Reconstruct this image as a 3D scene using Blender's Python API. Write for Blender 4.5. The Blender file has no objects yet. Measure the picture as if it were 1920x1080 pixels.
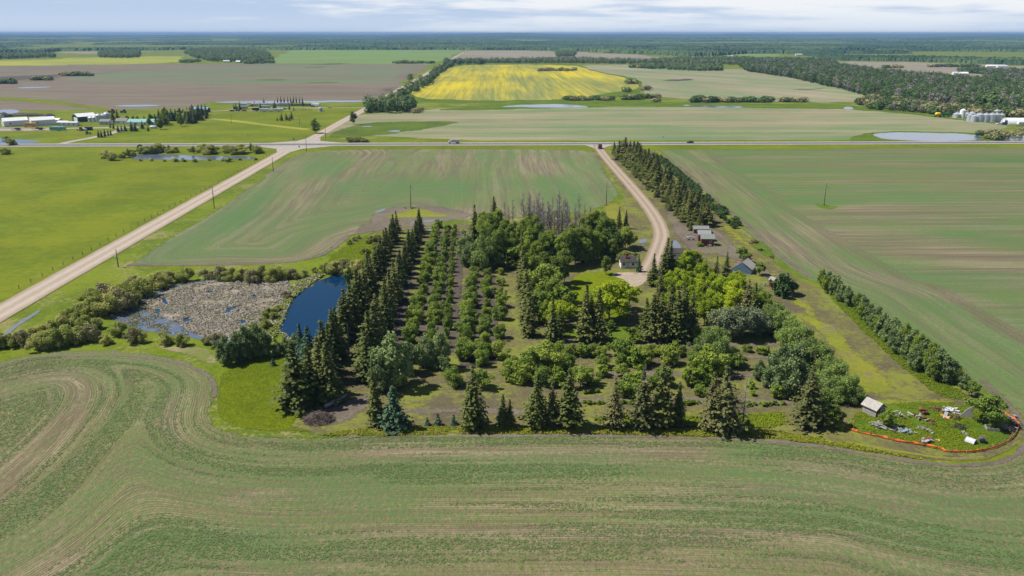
import bpy, math, random
import numpy as np
from mathutils import Vector, Matrix, Euler
from mathutils import noise as mnoise
from mathutils.geometry import delaunay_2d_cdt

R = math.radians
rng = np.random.default_rng(7)
rnd = random.Random(11)
C = bpy.context.scene.collection
SC = bpy.context.scene

# ------------------------------------------------------------------ camera
H = 70.0
F = 1530.0
HORIZON = 62.0
PITCH = math.atan((540 - HORIZON) / F)
YAW = R(1.2)
cam = bpy.data.cameras.new('camera')
cam.sensor_width = 36
cam.lens = 36 * F / 1920
cam.clip_start = 1
cam.clip_end = 120000
cam_o = bpy.data.objects.new('camera', cam)
C.objects.link(cam_o)
cam_o.location = (0, 0, H)
cam_o.rotation_euler = (math.pi / 2 - PITCH, 0, -YAW)
SC.camera = cam_o


def at(px, py, z=0.0):
    """ground point that stands at a place of the survey picture (1920x1080)"""
    u = (px - 960) / F
    v = (540 - py) / F
    up = -math.sin(PITCH) + v * math.cos(PITCH)
    fw = math.cos(PITCH) + v * math.sin(PITCH)
    t = (z - H) / up
    x, y = u * t, fw * t
    return (x * math.cos(YAW) + y * math.sin(YAW), -x * math.sin(YAW) + y * math.cos(YAW))


def mpp(py):
    """metres across one survey pixel at that row"""
    return H / ((py - HORIZON) * math.cos(PITCH))


def hgt(py, top):
    """height of a thing that stands at row py and reaches row top"""
    def tn(y):
        v = (540 - y) / F
        return (math.sin(PITCH) - v * math.cos(PITCH)) / (math.cos(PITCH) + v * math.sin(PITCH))
    return H * (1 - tn(top) / tn(py))


# ------------------------------------------------------------------ tagging
ONES = 'first second third fourth fifth sixth seventh eighth ninth tenth eleventh twelfth thirteenth fourteenth fifteenth sixteenth seventeenth eighteenth nineteenth'.split()
TENS = {20: 'twent', 30: 'thirt', 40: 'fort', 50: 'fift', 60: 'sixt', 70: 'sevent', 80: 'eight', 90: 'ninet'}


def nth(i):
    if i < 20:
        return ONES[i - 1]
    if i >= 100:
        return 'hundredth' if i == 100 else 'hundred and ' + nth(i - 100)
    t, o = i // 10 * 10, i % 10
    return TENS[t] + ('ieth' if o == 0 else 'y-' + ONES[o - 1])


def tag(o, label=None, cat=None, group=None, kind=None):
    if label:
        o['label'] = label
    if cat:
        o['category'] = cat
    if group:
        o['group'] = group
    if kind:
        o['kind'] = kind
    return o


def empty(name, loc, rz=0.0, sc=1.0):
    o = bpy.data.objects.new(name, None)
    C.objects.link(o)
    o.location = loc
    o.rotation_euler = (0, 0, rz)
    o.scale = (sc, sc, sc) if not isinstance(sc, tuple) else sc
    o.empty_display_size = 0.5
    return o


def link(name, me, parent=None, loc=None, rz=0.0, sc=None):
    o = bpy.data.objects.new(name, me)
    C.objects.link(o)
    if parent is not None:
        o.parent = parent
    if loc is not None:
        o.location = loc
        o.rotation_euler = (0, 0, rz)
    if sc is not None:
        o.scale = sc if isinstance(sc, tuple) else (sc, sc, sc)
    return o


def rank(objs, fmt, key):
    """label a family by its order from a landmark: fmt has one {} for the ordinal"""
    for i, o in enumerate(sorted(objs, key=key)):
        o['label'] = fmt.format('' if i == 0 and fmt.startswith('x') else nth(i + 1))


def near(px, py):
    x, y = at(px, py)
    return lambda o: (o.location.x - x) ** 2 + (o.location.y - y) ** 2


# ------------------------------------------------------------------ meshes
def np_mesh(name, verts, faces, mats, smooth=False, attrs=None, mat_idx=None):
    """verts (n,3), faces (m,k) numpy"""
    verts = np.asarray(verts, dtype=np.float32)
    faces = np.asarray(faces, dtype=np.int32)
    m, k = faces.shape
    me = bpy.data.meshes.new(name)
    me.vertices.add(len(verts))
    me.vertices.foreach_set('co', verts.ravel())
    me.loops.add(m * k)
    me.loops.foreach_set('vertex_index', faces.ravel())
    me.polygons.add(m)
    me.polygons.foreach_set('loop_start', np.arange(0, m * k, k, dtype=np.int32))
    me.polygons.foreach_set('use_smooth', np.full(m, smooth, dtype=bool))
    if mat_idx is not None:
        me.polygons.foreach_set('material_index', np.asarray(mat_idx, dtype=np.int32))
    for nm, (dom, arr) in (attrs or {}).items():
        a = me.attributes.new(nm, 'FLOAT', dom)
        a.data.foreach_set('value', np.asarray(arr, dtype=np.float32))
    me.update(calc_edges=True)
    for mt in (mats if isinstance(mats, (list, tuple)) else [mats]):
        me.materials.append(mt)
    return me


class MB:
    """collects simple shaped pieces of one part"""

    def __init__(s):
        s.v, s.f = [], []

    def add(s, vs, fs):
        b = len(s.v)
        s.v += [tuple(v) for v in vs]
        s.f += [tuple(i + b for i in f) for f in fs]
        return s

    def box(s, c, d, rz=0.0, rx=0.0, ry=0.0):
        M = Matrix.Translation(c) @ Euler((rx, ry, rz)).to_matrix().to_4x4()
        vs = [M @ Vector((sx * d[0] / 2, sy * d[1] / 2, sz * d[2] / 2)) for sz in (-1, 1) for sy in (-1, 1) for sx in (-1, 1)]
        return s.add(vs, [(0, 2, 3, 1), (4, 5, 7, 6), (0, 1, 5, 4), (2, 6, 7, 3), (0, 4, 6, 2), (1, 3, 7, 5)])

    def tube(s, pts, rad, n=6, caps=True):
        pts = [Vector(p) for p in pts]
        rad = rad if isinstance(rad, (list, tuple)) else [rad] * len(pts)
        vs, fs = [], []
        for i, p in enumerate(pts):
            d = (pts[min(i + 1, len(pts) - 1)] - pts[max(i - 1, 0)]).normalized()
            a = d.orthogonal().normalized() if abs(d.z) < 0.99 else Vector((1, 0, 0))
            a = (a - d * a.dot(d)).normalized()
            b = d.cross(a)
            for k in range(n):
                t = 2 * math.pi * k / n
                vs.append(p + (a * math.cos(t) + b * math.sin(t)) * rad[i])
        for i in range(len(pts) - 1):
            for k in range(n):
                k2 = (k + 1) % n
                fs.append((i * n + k, i * n + k2, (i + 1) * n + k2, (i + 1) * n + k))
        if caps:
            fs.append(tuple(range(n - 1, -1, -1)))
            fs.append(tuple(range((len(pts) - 1) * n, len(pts) * n)))
        return s.add(vs, fs)

    def lathe(s, prof, n=20, c=(0, 0, 0)):
        vs, fs = [], []
        for r, z in prof:
            for k in range(n):
                t = 2 * math.pi * k / n
                vs.append((c[0] + r * math.cos(t), c[1] + r * math.sin(t), c[2] + z))
        for i in range(len(prof) - 1):
            for k in range(n):
                k2 = (k + 1) % n
                fs.append((i * n + k, i * n + k2, (i + 1) * n + k2, (i + 1) * n + k))
        fs.append(tuple(range(n - 1, -1, -1)))
        fs.append(tuple(range((len(prof) - 1) * n, len(prof) * n)))
        return s.add(vs, fs)

    def prism(s, prof, x0, x1, axis='x'):
        """a closed outline in the plane across the axis, pushed from x0 to x1"""
        n = len(prof)
        if axis == 'x':
            vs = [(x0, a, b) for a, b in prof] + [(x1, a, b) for a, b in prof]
        else:
            vs = [(a, x0, b) for a, b in prof] + [(a, x1, b) for a, b in prof]
        fs = [tuple(range(n - 1, -1, -1)), tuple(range(n, 2 * n))]
        fs += [(i, (i + 1) % n, n + (i + 1) % n, n + i) for i in range(n)]
        return s.add(vs, fs)

    def build(s, name, mat, parent=None, loc=None, rz=0.0, smooth=False, bevel=0.0):
        me = bpy.data.meshes.new(name)
        me.from_pydata(s.v, [], s.f)
        import bmesh
        bm = bmesh.new()
        bm.from_mesh(me)
        bmesh.ops.recalc_face_normals(bm, faces=bm.faces)
        if bevel:
            bmesh.ops.bevel(bm, geom=list(bm.edges), offset=bevel, segments=2, affect='EDGES', clamp_overlap=True)
        bm.to_mesh(me)
        bm.free()
        if smooth:
            for p in me.polygons:
                p.use_smooth = True
        me.materials.append(mat)
        return link(name, me, parent, loc, rz)


# ------------------------------------------------------------------ node helpers
def new_mat(name):
    m = bpy.data.materials.new(name)
    m.use_nodes = True
    nt = m.node_tree
    nt.nodes.clear()
    out = nt.nodes.new('ShaderNodeOutputMaterial')
    return m, nt, out


class NT:
    def __init__(s, nt):
        s.nt = nt

    def n(s, t, **kw):
        nd = s.nt.nodes.new('ShaderNode' + t)
        for k, v in kw.items():
            setattr(nd, k, v)
        return nd

    def l(s, a, b):
        s.nt.links.new(a, b)

    def val(s, x, inp):
        if isinstance(x, (int, float)):
            inp.default_value = x
        elif isinstance(x, (tuple, list)):
            inp.default_value = tuple(x) + ((1,) if len(x) == 3 and inp.type == 'RGBA' else ())
        else:
            s.l(x, inp)

    def math(s, op, a, b=0.0, clamp=False):
        nd = s.n('Math', operation=op, use_clamp=clamp)
        s.val(a, nd.inputs[0])
        s.val(b, nd.inputs[1])
        return nd.outputs[0]

    def noise(s, vec, scale=1.0, detail=3.0, rough=0.55, lac=2.0):
        nd = s.n('TexNoise')
        s.val(vec, nd.inputs['Vector'])
        nd.inputs['Scale'].default_value = scale
        nd.inputs['Detail'].default_value = detail
        nd.inputs['Roughness'].default_value = rough
        return nd.outputs['Fac']

    def mix(s, fac, a, b):
        nd = s.n('Mix', data_type='RGBA')
        s.val(fac, nd.inputs[0])
        s.val(a, nd.inputs[6])
        s.val(b, nd.inputs[7])
        return nd.outputs[2]

    def step(s, x, lo, hi):
        nd = s.n('MapRange', interpolation_type='SMOOTHSTEP')
        s.val(x, nd.inputs[0])
        nd.inputs[1].default_value = lo
        nd.inputs[2].default_value = hi
        return nd.outputs[0]

    def comb(s, x, y, z):
        nd = s.n('CombineXYZ')
        for i, q in enumerate((x, y, z)):
            s.val(q, nd.inputs[i])
        return nd.outputs[0]

    def xyz(s, v):
        nd = s.n('SeparateXYZ')
        s.val(v, nd.inputs[0])
        return nd.outputs

    def bsdf(s, col, rough=0.85, spec=0.25, normal=None, metal=0.0):
        nd = s.n('BsdfPrincipled')
        s.val(col, nd.inputs['Base Color'])
        s.val(rough, nd.inputs['Roughness'])
        nd.inputs['Specular IOR Level'].default_value = spec
        nd.inputs['Metallic'].default_value = metal
        if normal is not None:
            s.l(normal, nd.inputs['Normal'])
        return nd.outputs[0]

    def bump(s, h, dist, strength=1.0):
        nd = s.n('Bump')
        nd.inputs['Distance'].default_value = dist
        nd.inputs['Strength'].default_value = strength
        s.l(h, nd.inputs['Height'])
        return nd.outputs[0]


def plain(name, col, rough=0.6, var=0.18, scale=1.5, spec=0.3, metal=0.0, stain=None, bump=0.0):
    """painted or weathered surface with uneven colour"""
    m, nt, out = new_mat(name)
    N = NT(nt)
    co = N.n('TexCoord').outputs['Object']
    a = N.noise(co, scale, 5.0, 0.65)
    lo = tuple(c * (1 - var) for c in col)
    hi = tuple(min(1, c * (1 + var)) for c in col)
    c = N.mix(N.step(a, 0.3, 0.7), lo, hi)
    if stain:
        b = N.noise(co, scale * 2.7, 4.0, 0.7)
        c = N.mix(N.step(b, 0.52, 0.68), c, stain)
    nrm = N.bump(a, bump) if bump else None
    N.l(N.bsdf(c, rough, spec, nrm, metal), out.inputs['Surface'])
    return m


def feathered(N, surf, out, co):
    """thins out towards the outline of the patch: growth gets sparse and the ground below shows"""
    e = N.n('Attribute', attribute_name='edge', attribute_type='GEOMETRY').outputs['Fac']
    n = N.math('ADD', N.math('MULTIPLY', N.noise(co, .22, 4.0, .65), .9), N.math('MULTIPLY', N.noise(co, 1.3, 3.0, .7), .7))
    fac = N.step(N.math('ADD', e, N.math('MULTIPLY', N.math('SUBTRACT', n, .8), 1.5)), .40, .60)
    tr = N.n('BsdfTransparent')
    ms = N.n('MixShader')
    N.l(fac, ms.inputs[0])
    N.l(tr.outputs[0], ms.inputs[1])
    N.l(surf, ms.inputs[2])
    N.l(ms.outputs[0], out.inputs['Surface'])


def crop_mat(name, soil, straw, green, green2, amount=0.5, line=1.0, grain=1.0, bumpd=0.15, wfine=0.75, wclump=0.95, feather=False, rows=0.0, along=1.0, sharp=0.30, wpass=0.75):
    """seeded field: soil, pale stubble and young crop in long passes along the 'phi' lines"""
    m, nt, out = new_mat(name)
    N = NT(nt)
    co = N.n('TexCoord').outputs['Object']
    x, y, _z = N.xyz(co)
    at_ = N.n('Attribute', attribute_name='phi', attribute_type='GEOMETRY').outputs['Fac']

    def v(a, b):
        return N.comb(N.math('MULTIPLY', x, a), N.math('MULTIPLY', y, a), N.math('MULTIPLY', at_, b))

    patch = N.noise(v(0.012 * grain, 0.06 * grain), 1.0, 3.0, 0.6)
    passes = N.noise(v(0.010 * along, 0.34 * line), 1.0, 3.0, 0.7)
    fine = N.noise(v(0.09 * along, 2.2 * line), 1.0, 2.0, 0.7)
    clump = N.noise(co, 1.15, 4.0, 0.72)
    macro = N.noise(co, 0.018, 3.0, 0.6)
    g = N.math('ADD', N.math('MULTIPLY', patch, 0.95), N.math('MULTIPLY', passes, wpass))
    g = N.math('ADD', g, N.math('MULTIPLY', fine, wfine))
    g = N.math('ADD', g, N.math('MULTIPLY', clump, wclump))
    g = N.math('ADD', g, N.math('MULTIPLY', macro, 0.35))
    g = N.math('ADD', g, N.math('MULTIPLY', N.noise(v(.16, .30), 1.0, 4.0, .7), .45))
    bare = N.n('Attribute', attribute_name='bare', attribute_type='GEOMETRY').outputs['Fac']
    g = N.math('SUBTRACT', g, N.math('MULTIPLY', bare, .62))
    if rows:
        wv = N.math('SINE', N.math('MULTIPLY', N.math('ADD', at_, N.math('MULTIPLY', passes, .6)), 6.283 / .52))
        amp = N.step(N.noise(v(.02, .09), 1.0, 3.0, .6), .40, .62)
        wv = N.math('MULTIPLY', N.math('MULTIPLY', wv, amp), rows)
        g = N.math('ADD', g, wv)
    mid = .875 + .5 * (wfine + wclump + wpass) + (0.5 - amount) * 0.9
    fac = N.step(g, mid - sharp, mid + sharp)
    st = N.math('ADD', N.math('MULTIPLY', fine, 0.7), N.math('MULTIPLY', N.noise(v(0.03 * along, 0.8 * line), 1.0, 3.0, 0.7), 0.7))
    st = N.math('ADD', st, N.math('MULTIPLY', N.noise(co, 2.3, 2.0, 0.6), 0.4))
    if rows:
        st = N.math('SUBTRACT', st, N.math('MULTIPLY', wv, .8))
    ground = N.mix(N.step(st, 0.74, 1.12), soil, straw)
    gr = N.mix(N.step(N.math('ADD', N.math('MULTIPLY', patch, 0.5), N.math('MULTIPLY', clump, 0.5)), 0.42, 0.6), green, green2)
    col = N.mix(fac, ground, gr)
    big = N.noise(co, .0032, 4.0, .6)
    hs = N.n('HueSaturation')
    N.l(col, hs.inputs['Color'])
    N.l(N.math('ADD', .76, N.math('MULTIPLY', big, .48)), hs.inputs['Value'])
    N.l(N.math('ADD', .485, N.math('MULTIPLY', N.noise(co, .0021, 3.0, .6), .03)), hs.inputs['Hue'])
    col = hs.outputs[0]
    hgt_ = N.math('ADD', N.math('MULTIPLY', fac, 0.6), N.math('MULTIPLY', clump, 0.6))
    sf = N.bsdf(col, 0.9, 0.12, N.bump(hgt_, bumpd))
    if feather:
        feathered(N, sf, out, co)
    else:
        N.l(sf, out.inputs['Surface'])
    return m


def grass_mat(name, a, b, c, dry=None, dry_amt=0.0, s=1.0, bumpd=0.12, feather=False):
    """grass in three greens, with optional dry or bare patches"""
    m, nt, out = new_mat(name)
    N = NT(nt)
    co = N.n('TexCoord').outputs['Object']
    n1 = N.noise(co, 0.035 * s, 4.0, 0.62)
    n2 = N.noise(co, 0.35 * s, 4.0, 0.65)
    n3 = N.noise(co, 1.7, 3.0, 0.7)
    f = N.math('ADD', N.math('MULTIPLY', n1, 0.8), N.math('MULTIPLY', n2, 0.6))
    f = N.math('ADD', f, N.math('MULTIPLY', n3, 0.55))
    col = N.mix(N.step(f, 0.85, 1.09), a, b)
    col = N.mix(N.math('MULTIPLY', N.step(n3, 0.55, 0.75), 0.6), col, c)
    hs = N.n('HueSaturation')
    N.l(col, hs.inputs['Color'])
    mow = N.noise(N.comb(N.math('MULTIPLY', N.xyz(co)[0], .012), N.math('MULTIPLY', N.xyz(co)[1], .10), 0), 1.0, 4.0, .65)
    N.l(N.math('ADD', .65, N.math('ADD', N.math('MULTIPLY', N.noise(co, .011, 6.0, .7), .50), N.math('MULTIPLY', mow, .20))), hs.inputs['Value'])
    N.l(N.math('ADD', .468, N.math('MULTIPLY', N.noise(co, .021, 5.0, .7), .060)), hs.inputs['Hue'])
    col = hs.outputs[0]
    if dry:
        d = N.math('ADD', N.math('MULTIPLY', N.noise(co, 0.05 * s, 4.0, 0.65), 0.8), N.math('MULTIPLY', N.noise(co, 0.8, 4.0, 0.75), 0.6))
        t = 0.85 - dry_amt * 0.35
        col = N.mix(N.step(d, t - 0.08, t + 0.08), col, dry)
    sf = N.bsdf(col, 0.9, 0.1, N.bump(N.math('ADD', n3, n2), bumpd))
    if feather:
        feathered(N, sf, out, co)
    else:
        N.l(sf, out.inputs['Surface'])
    return m


def road_mat(name, base, track, edge, half):
    """unpaved road: paler wheel paths, darker loose edges, by distance from the centre line"""
    m, nt, out = new_mat(name)
    N = NT(nt)
    co = N.n('TexCoord').outputs['Object']
    ph = N.n('Attribute', attribute_name='phi', attribute_type='GEOMETRY').outputs['Fac']
    ab = N.math('ABSOLUTE', ph)
    w = N.math('ADD', ab, N.math('MULTIPLY', N.math('SUBTRACT', N.noise(co, 0.25, 4.0, 0.6), 0.5), half * 0.35))
    tr = N.math('SUBTRACT', 1.0, N.step(N.math('ABSOLUTE', N.math('SUBTRACT', w, half * 0.42)), half * 0.08, half * 0.32))
    ed = N.step(w, half * 0.72, half * 0.98)
    col = N.mix(N.math('MULTIPLY', tr, 0.8), base, track)
    col = N.mix(N.math('MULTIPLY', ed, 0.8), col, edge)
    n = N.noise(co, 1.6, 5.0, 0.7)
    col = N.mix(N.math('MULTIPLY', N.step(n, 0.45, 0.7), 0.35), col, tuple(c * 0.7 for c in base))
    N.l(N.bsdf(col, 0.92, 0.15, N.bump(n, 0.05)), out.inputs['Surface'])
    return m


def water_mat(name, deep, shallow=None, rough=0.06, spec=0.5, weed=0.0, ripple=0.012):
    m, nt, out = new_mat(name)
    N = NT(nt)
    co = N.n('TexCoord').outputs['Object']
    col = deep
    if shallow:
        col = N.mix(N.step(N.noise(co, 0.25, 5.0, 0.7), 0.52 - weed * 0.1, 0.62 - weed * 0.1), deep, shallow)
    n = N.noise(co, 1.6, 3.0, 0.6)
    N.l(N.bsdf(col, rough, spec, N.bump(n, ripple)), out.inputs['Surface'])
    return m


LEAF = 1.9


def leaf_mat(name, dark, light, alt, transl=0.3, hue=0.12):
    """leaves: colour varies from leaf clump to leaf clump and from plant to plant"""
    m, nt, out = new_mat(name)
    N = NT(nt)
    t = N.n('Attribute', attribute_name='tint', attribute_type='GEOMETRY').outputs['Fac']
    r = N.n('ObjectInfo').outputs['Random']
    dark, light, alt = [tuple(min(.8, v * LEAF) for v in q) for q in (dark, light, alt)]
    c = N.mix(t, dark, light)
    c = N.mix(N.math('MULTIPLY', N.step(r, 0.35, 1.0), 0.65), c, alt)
    hs = N.n('HueSaturation')
    N.l(c, hs.inputs['Color'])
    N.l(N.math('ADD', 1 - hue, N.math('MULTIPLY', r, 2 * hue)), hs.inputs['Value'])
    d = N.bsdf(hs.outputs[0], 0.65, 0.2)
    tr = N.n('BsdfTranslucent')
    N.l(hs.outputs[0], tr.inputs['Color'])
    ms = N.n('MixShader')
    ms.inputs[0].default_value = transl
    N.l(d, ms.inputs[1])
    N.l(tr.outputs[0], ms.inputs[2])
    N.l(ms.outputs[0], out.inputs['Surface'])
    return m


# ------------------------------------------------------------------ sun and sky
SUN_EL, SUN_AZ = R(54), R(-82)          # bearing clockwise from +Y: the sun stands to the left, a little ahead
sd = bpy.data.lights.new('sun', 'SUN')
sd.energy = 5.0
sd.angle = R(0.5)
sd.color = (1.0, 0.95, 0.88)
so = bpy.data.objects.new('sun', sd)
C.objects.link(so)
sv = Vector((math.sin(SUN_AZ) * math.cos(SUN_EL), math.cos(SUN_AZ) * math.cos(SUN_EL), math.sin(SUN_EL)))
so.rotation_euler = sv.to_track_quat('Z', 'Y').to_euler()
so.location = (0, 0, 60)

w = bpy.data.worlds.new('World')
SC.world = w
w.use_nodes = True
nt = w.node_tree
nt.nodes.clear()
N = NT(nt)
sky = N.n('TexSky', sky_type='NISHITA')
sky.sun_disc = False
sky.sun_elevation = SUN_EL
sky.sun_rotation = SUN_AZ % (2 * math.pi)
sky.altitude = 700
sky.air_density = 1.0
sky.dust_density = 0.6
co = N.n('TexCoord').outputs['Generated']
x, y, z = N.xyz(co)
el = N.math('MAXIMUM', z, 0.0)
cv = N.comb(N.math('MULTIPLY', x, 5.0), N.math('MULTIPLY', y, 5.0), N.math('MULTIPLY', z, 62.0))
c1 = N.noise(cv, 1.0, 7.0, 0.58)
c2 = N.noise(N.comb(N.math('MULTIPLY', x, 1.7), N.math('MULTIPLY', y, 1.7), N.math('MULTIPLY', z, 22.0)), 1.0, 4.0, 0.55)
# high cirrus and cumulus deck low over the horizon, brighter towards the right
side = N.step(x, -0.45, 0.45)
den = N.math('ADD', N.math('ADD', N.math('MULTIPLY', c1, 0.75), N.math('MULTIPLY', c2, 0.55)), N.math('MULTIPLY', side, 0.16))
bright = N.step(den, 0.68, 0.86)
grey = (6.6, 8.3, 11.1)
white = (12.0, 12.4, 13.0)
deck = N.mix(bright, grey, white)
hz = N.math('SUBTRACT', 1.0, N.step(z, 0.004, 0.03))
deck = N.mix(N.math('MULTIPLY', hz, 0.55), deck, (8.4, 10.0, 12.2))
cover = N.math('SUBTRACT', 1.0, N.step(z, 0.07, 0.28))
hi = N.step(N.noise(co, 2.6, 6.0, 0.6), 0.55, 0.75)
cover = N.math('MAXIMUM', N.math('MULTIPLY', cover, 0.94), N.math('MULTIPLY', hi, 0.35))
colr = N.mix(cover, sky.outputs[0], deck)
bg = N.n('Background')
N.l(colr, bg.inputs[0])
bg.inputs[1].default_value = 0.06
wo = N.n('OutputWorld')
N.l(bg.outputs[0], wo.inputs['Surface'])

SC.view_settings.view_transform = 'Standard'
SC.view_settings.look = 'None'
SC.view_settings.exposure = 0.35
SC.view_settings.gamma = 1.0
SC.cycles.max_bounces = 5
SC.cycles.diffuse_bounces = 2
SC.cycles.glossy_bounces = 2
SC.cycles.transmission_bounces = 2
SC.cycles.volume_bounces = 0
SC.cycles.transparent_max_bounces = 12
SC.cycles.use_denoising = True
HAZE = 7.5e-5
# ------------------------------------------------------------------ ground
def chaikin(P, k=2, closed=True):
    P = [tuple(p) for p in P]
    for _ in range(k):
        Q = []
        n = len(P)
        for i in range(n if closed else n - 1):
            a, b = P[i], P[(i + 1) % n]
            Q.append((a[0] * .75 + b[0] * .25, a[1] * .75 + b[1] * .25))
            Q.append((a[0] * .25 + b[0] * .75, a[1] * .25 + b[1] * .75))
        if not closed:
            Q = [P[0]] + Q + [P[-1]]
        P = Q
    return P


def resample(P, step, closed=True, cap=400):
    out = []
    n = len(P)
    per = sum(math.dist(P[i], P[(i + 1) % n]) for i in range(n if closed else n - 1))
    step = max(step, per / cap)
    for i in range(n if closed else n - 1):
        a, b = P[i], P[(i + 1) % n]
        k = max(1, int(math.ceil(math.dist(a, b) / step)))
        out += [(a[0] + (b[0] - a[0]) * j / k, a[1] + (b[1] - a[1]) * j / k) for j in range(k)]
    if not closed:
        out.append(P[-1])
    return out


def inside(P, x, y):
    """numpy even-odd test"""
    P = np.asarray(P)
    x, y = np.asarray(x, float), np.asarray(y, float)
    c = np.zeros(x.shape, bool)
    n = len(P)
    for i in range(n):
        x1, y1 = P[i]
        x2, y2 = P[(i + 1) % n]
        if y1 == y2:
            continue
        k = ((y1 > y) != (y2 > y)) & (x < (x2 - x1) * (y - y1) / (y2 - y1) + x1)
        c ^= k
    return c


def dist_line(P, x, y):
    P = np.asarray(P, float)
    best = np.full(x.shape, 1e18)
    for i in range(len(P) - 1):
        ax, ay = P[i]
        dx, dy = P[i + 1] - P[i]
        L = dx * dx + dy * dy + 1e-9
        t = np.clip(((x - ax) * dx + (y - ay) * dy) / L, 0, 1)
        d = (x - ax - t * dx) ** 2 + (y - ay - t * dy) ** 2
        best = np.minimum(best, d)
    return np.sqrt(best)


def sheet(name, outline, z, mat, phi='y', wig=0.5, step=4.0, smooth=0, guide=None, cell=3.0, world=False, kind='structure', cap=500, fe=0.0, bare=None, bscale=.5):
    P = outline if world else [at(*p) for p in outline]
    if smooth:
        P = chaikin(P, smooth)
    P = resample(P, step, cap=cap)
    Q = []
    for (px_, py_) in P:
        d = math.hypot(px_, py_)
        w_ = wig * max(1.0, d / 300.0)
        f = 0.11 / max(1.0, d / 400.0)
        Q.append((px_ + w_ * mnoise.noise((px_ * f, py_ * f, 3.1)) + w_ * .6 * mnoise.noise((px_ * f * 4, py_ * f * 4, 9.1)),
                  py_ + w_ * mnoise.noise((px_ * f, py_ * f, 7.7)) + w_ * .6 * mnoise.noise((px_ * f * 4, py_ * f * 4, 1.3))))
    pts = [Vector(q) for q in Q]
    if fe and guide is None:
        cell = max(fe * .45, math.sqrt((max(q[0] for q in Q) - min(q[0] for q in Q)) * (max(q[1] for q in Q) - min(q[1] for q in Q)) / 9000))
    if guide is not None or fe:
        A = np.array(Q)
        gx, gy = np.meshgrid(np.arange(A[:, 0].min(), A[:, 0].max(), cell), np.arange(A[:, 1].min(), A[:, 1].max(), cell))
        gx, gy = gx.ravel(), gy.ravel()
        k = inside(A, gx, gy)
        gx, gy = gx[k], gy[k]
        k = dist_line(np.vstack([A, A[:1]]), gx, gy) > cell * .5
        pts += [Vector((a, b)) for a, b in zip(gx[k], gy[k])]
    vs, es, fs, *_r = delaunay_2d_cdt(pts, [], [list(range(len(Q)))], 1, 1e-5)
    V = np.array([(v.x, v.y, z) for v in vs])
    Fc = np.array([f for f in fs if len(f) == 3])
    a, b, c = V[Fc[:, 0]], V[Fc[:, 1]], V[Fc[:, 2]]
    flip = (b[:, 0] - a[:, 0]) * (c[:, 1] - a[:, 1]) - (b[:, 1] - a[:, 1]) * (c[:, 0] - a[:, 0]) < 0
    Fc[flip] = Fc[flip][:, ::-1]
    if guide is not None:
        ph = guide(V[:, 0], V[:, 1])
    elif phi == 'x':
        ph = V[:, 0]
    elif phi == 'y':
        ph = V[:, 1]
    else:
        ph = V[:, 0] * math.cos(phi) + V[:, 1] * math.sin(phi)
    at_ = {'phi': ('POINT', ph)}
    if bare:
        q = np.zeros(len(V))
        for line_, wid_, amp_ in bare:
            q = np.maximum(q, bscale * amp_ * np.exp(-(dist_line([at(*p) for p in line_], V[:, 0], V[:, 1]) / wid_) ** 2))
        at_['bare'] = ('POINT', q)
    if fe:
        A = np.array(Q)
        at_['edge'] = ('POINT', np.clip(dist_line(np.vstack([A, A[:1]]), V[:, 0], V[:, 1]) / fe, 0, 1))
    me = np_mesh(name, V, Fc, mat, attrs=at_)
    return tag(link(name, me), kind=kind)


def strip(name, line, half, z, mat, smooth=2, step=3.0, world=False, wig=0.25, widths=None):
    """road along a centre line, with the distance from the centre in 'phi'"""
    P = line if world else [at(*p) for p in line]
    if smooth:
        P = chaikin(P, smooth, closed=False)
    P = np.array(resample(P, step, closed=False, cap=600))
    T = np.gradient(P, axis=0)
    T /= np.linalg.norm(T, axis=1)[:, None] + 1e-9
    Nn = np.stack([-T[:, 1], T[:, 0]], 1)
    k = np.linspace(0, 1, len(P))
    hw = np.full(len(P), half) if widths is None else np.interp(k, widths[0], widths[1])
    offs = np.array([-1.0, -.5, 0, .5, 1.0])
    V, ph, ed = [], [], []
    for j, o in enumerate(offs):
        jit = np.array([wig * mnoise.noise((p[0] * .15, p[1] * .15, 5 * j)) for p in P]) if abs(o) == 1 else 0
        q = P + Nn * (hw * o + jit)[:, None]
        V.append(np.column_stack([q, np.full(len(q), z)]))
        ph.append(np.full(len(q), o) * half)
        ed.append(np.full(len(q), 1 - abs(o)))
    n = len(P)
    Fc = []
    for j in range(4):
        i = np.arange(n - 1)
        Fc.append(np.stack([j * n + i, (j) * n + i + 1, (j + 1) * n + i + 1, (j + 1) * n + i], 1)[:, ::-1])
    me = np_mesh(name, np.vstack(V), np.vstack(Fc), mat, attrs={'phi': ('POINT', np.concatenate(ph)), 'edge': ('POINT', np.concatenate(ed))})
    nz = me.polygons[0].normal.z
    if nz < 0:
        me.flip_normals()
    return tag(link(name, me), kind='structure')


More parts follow.
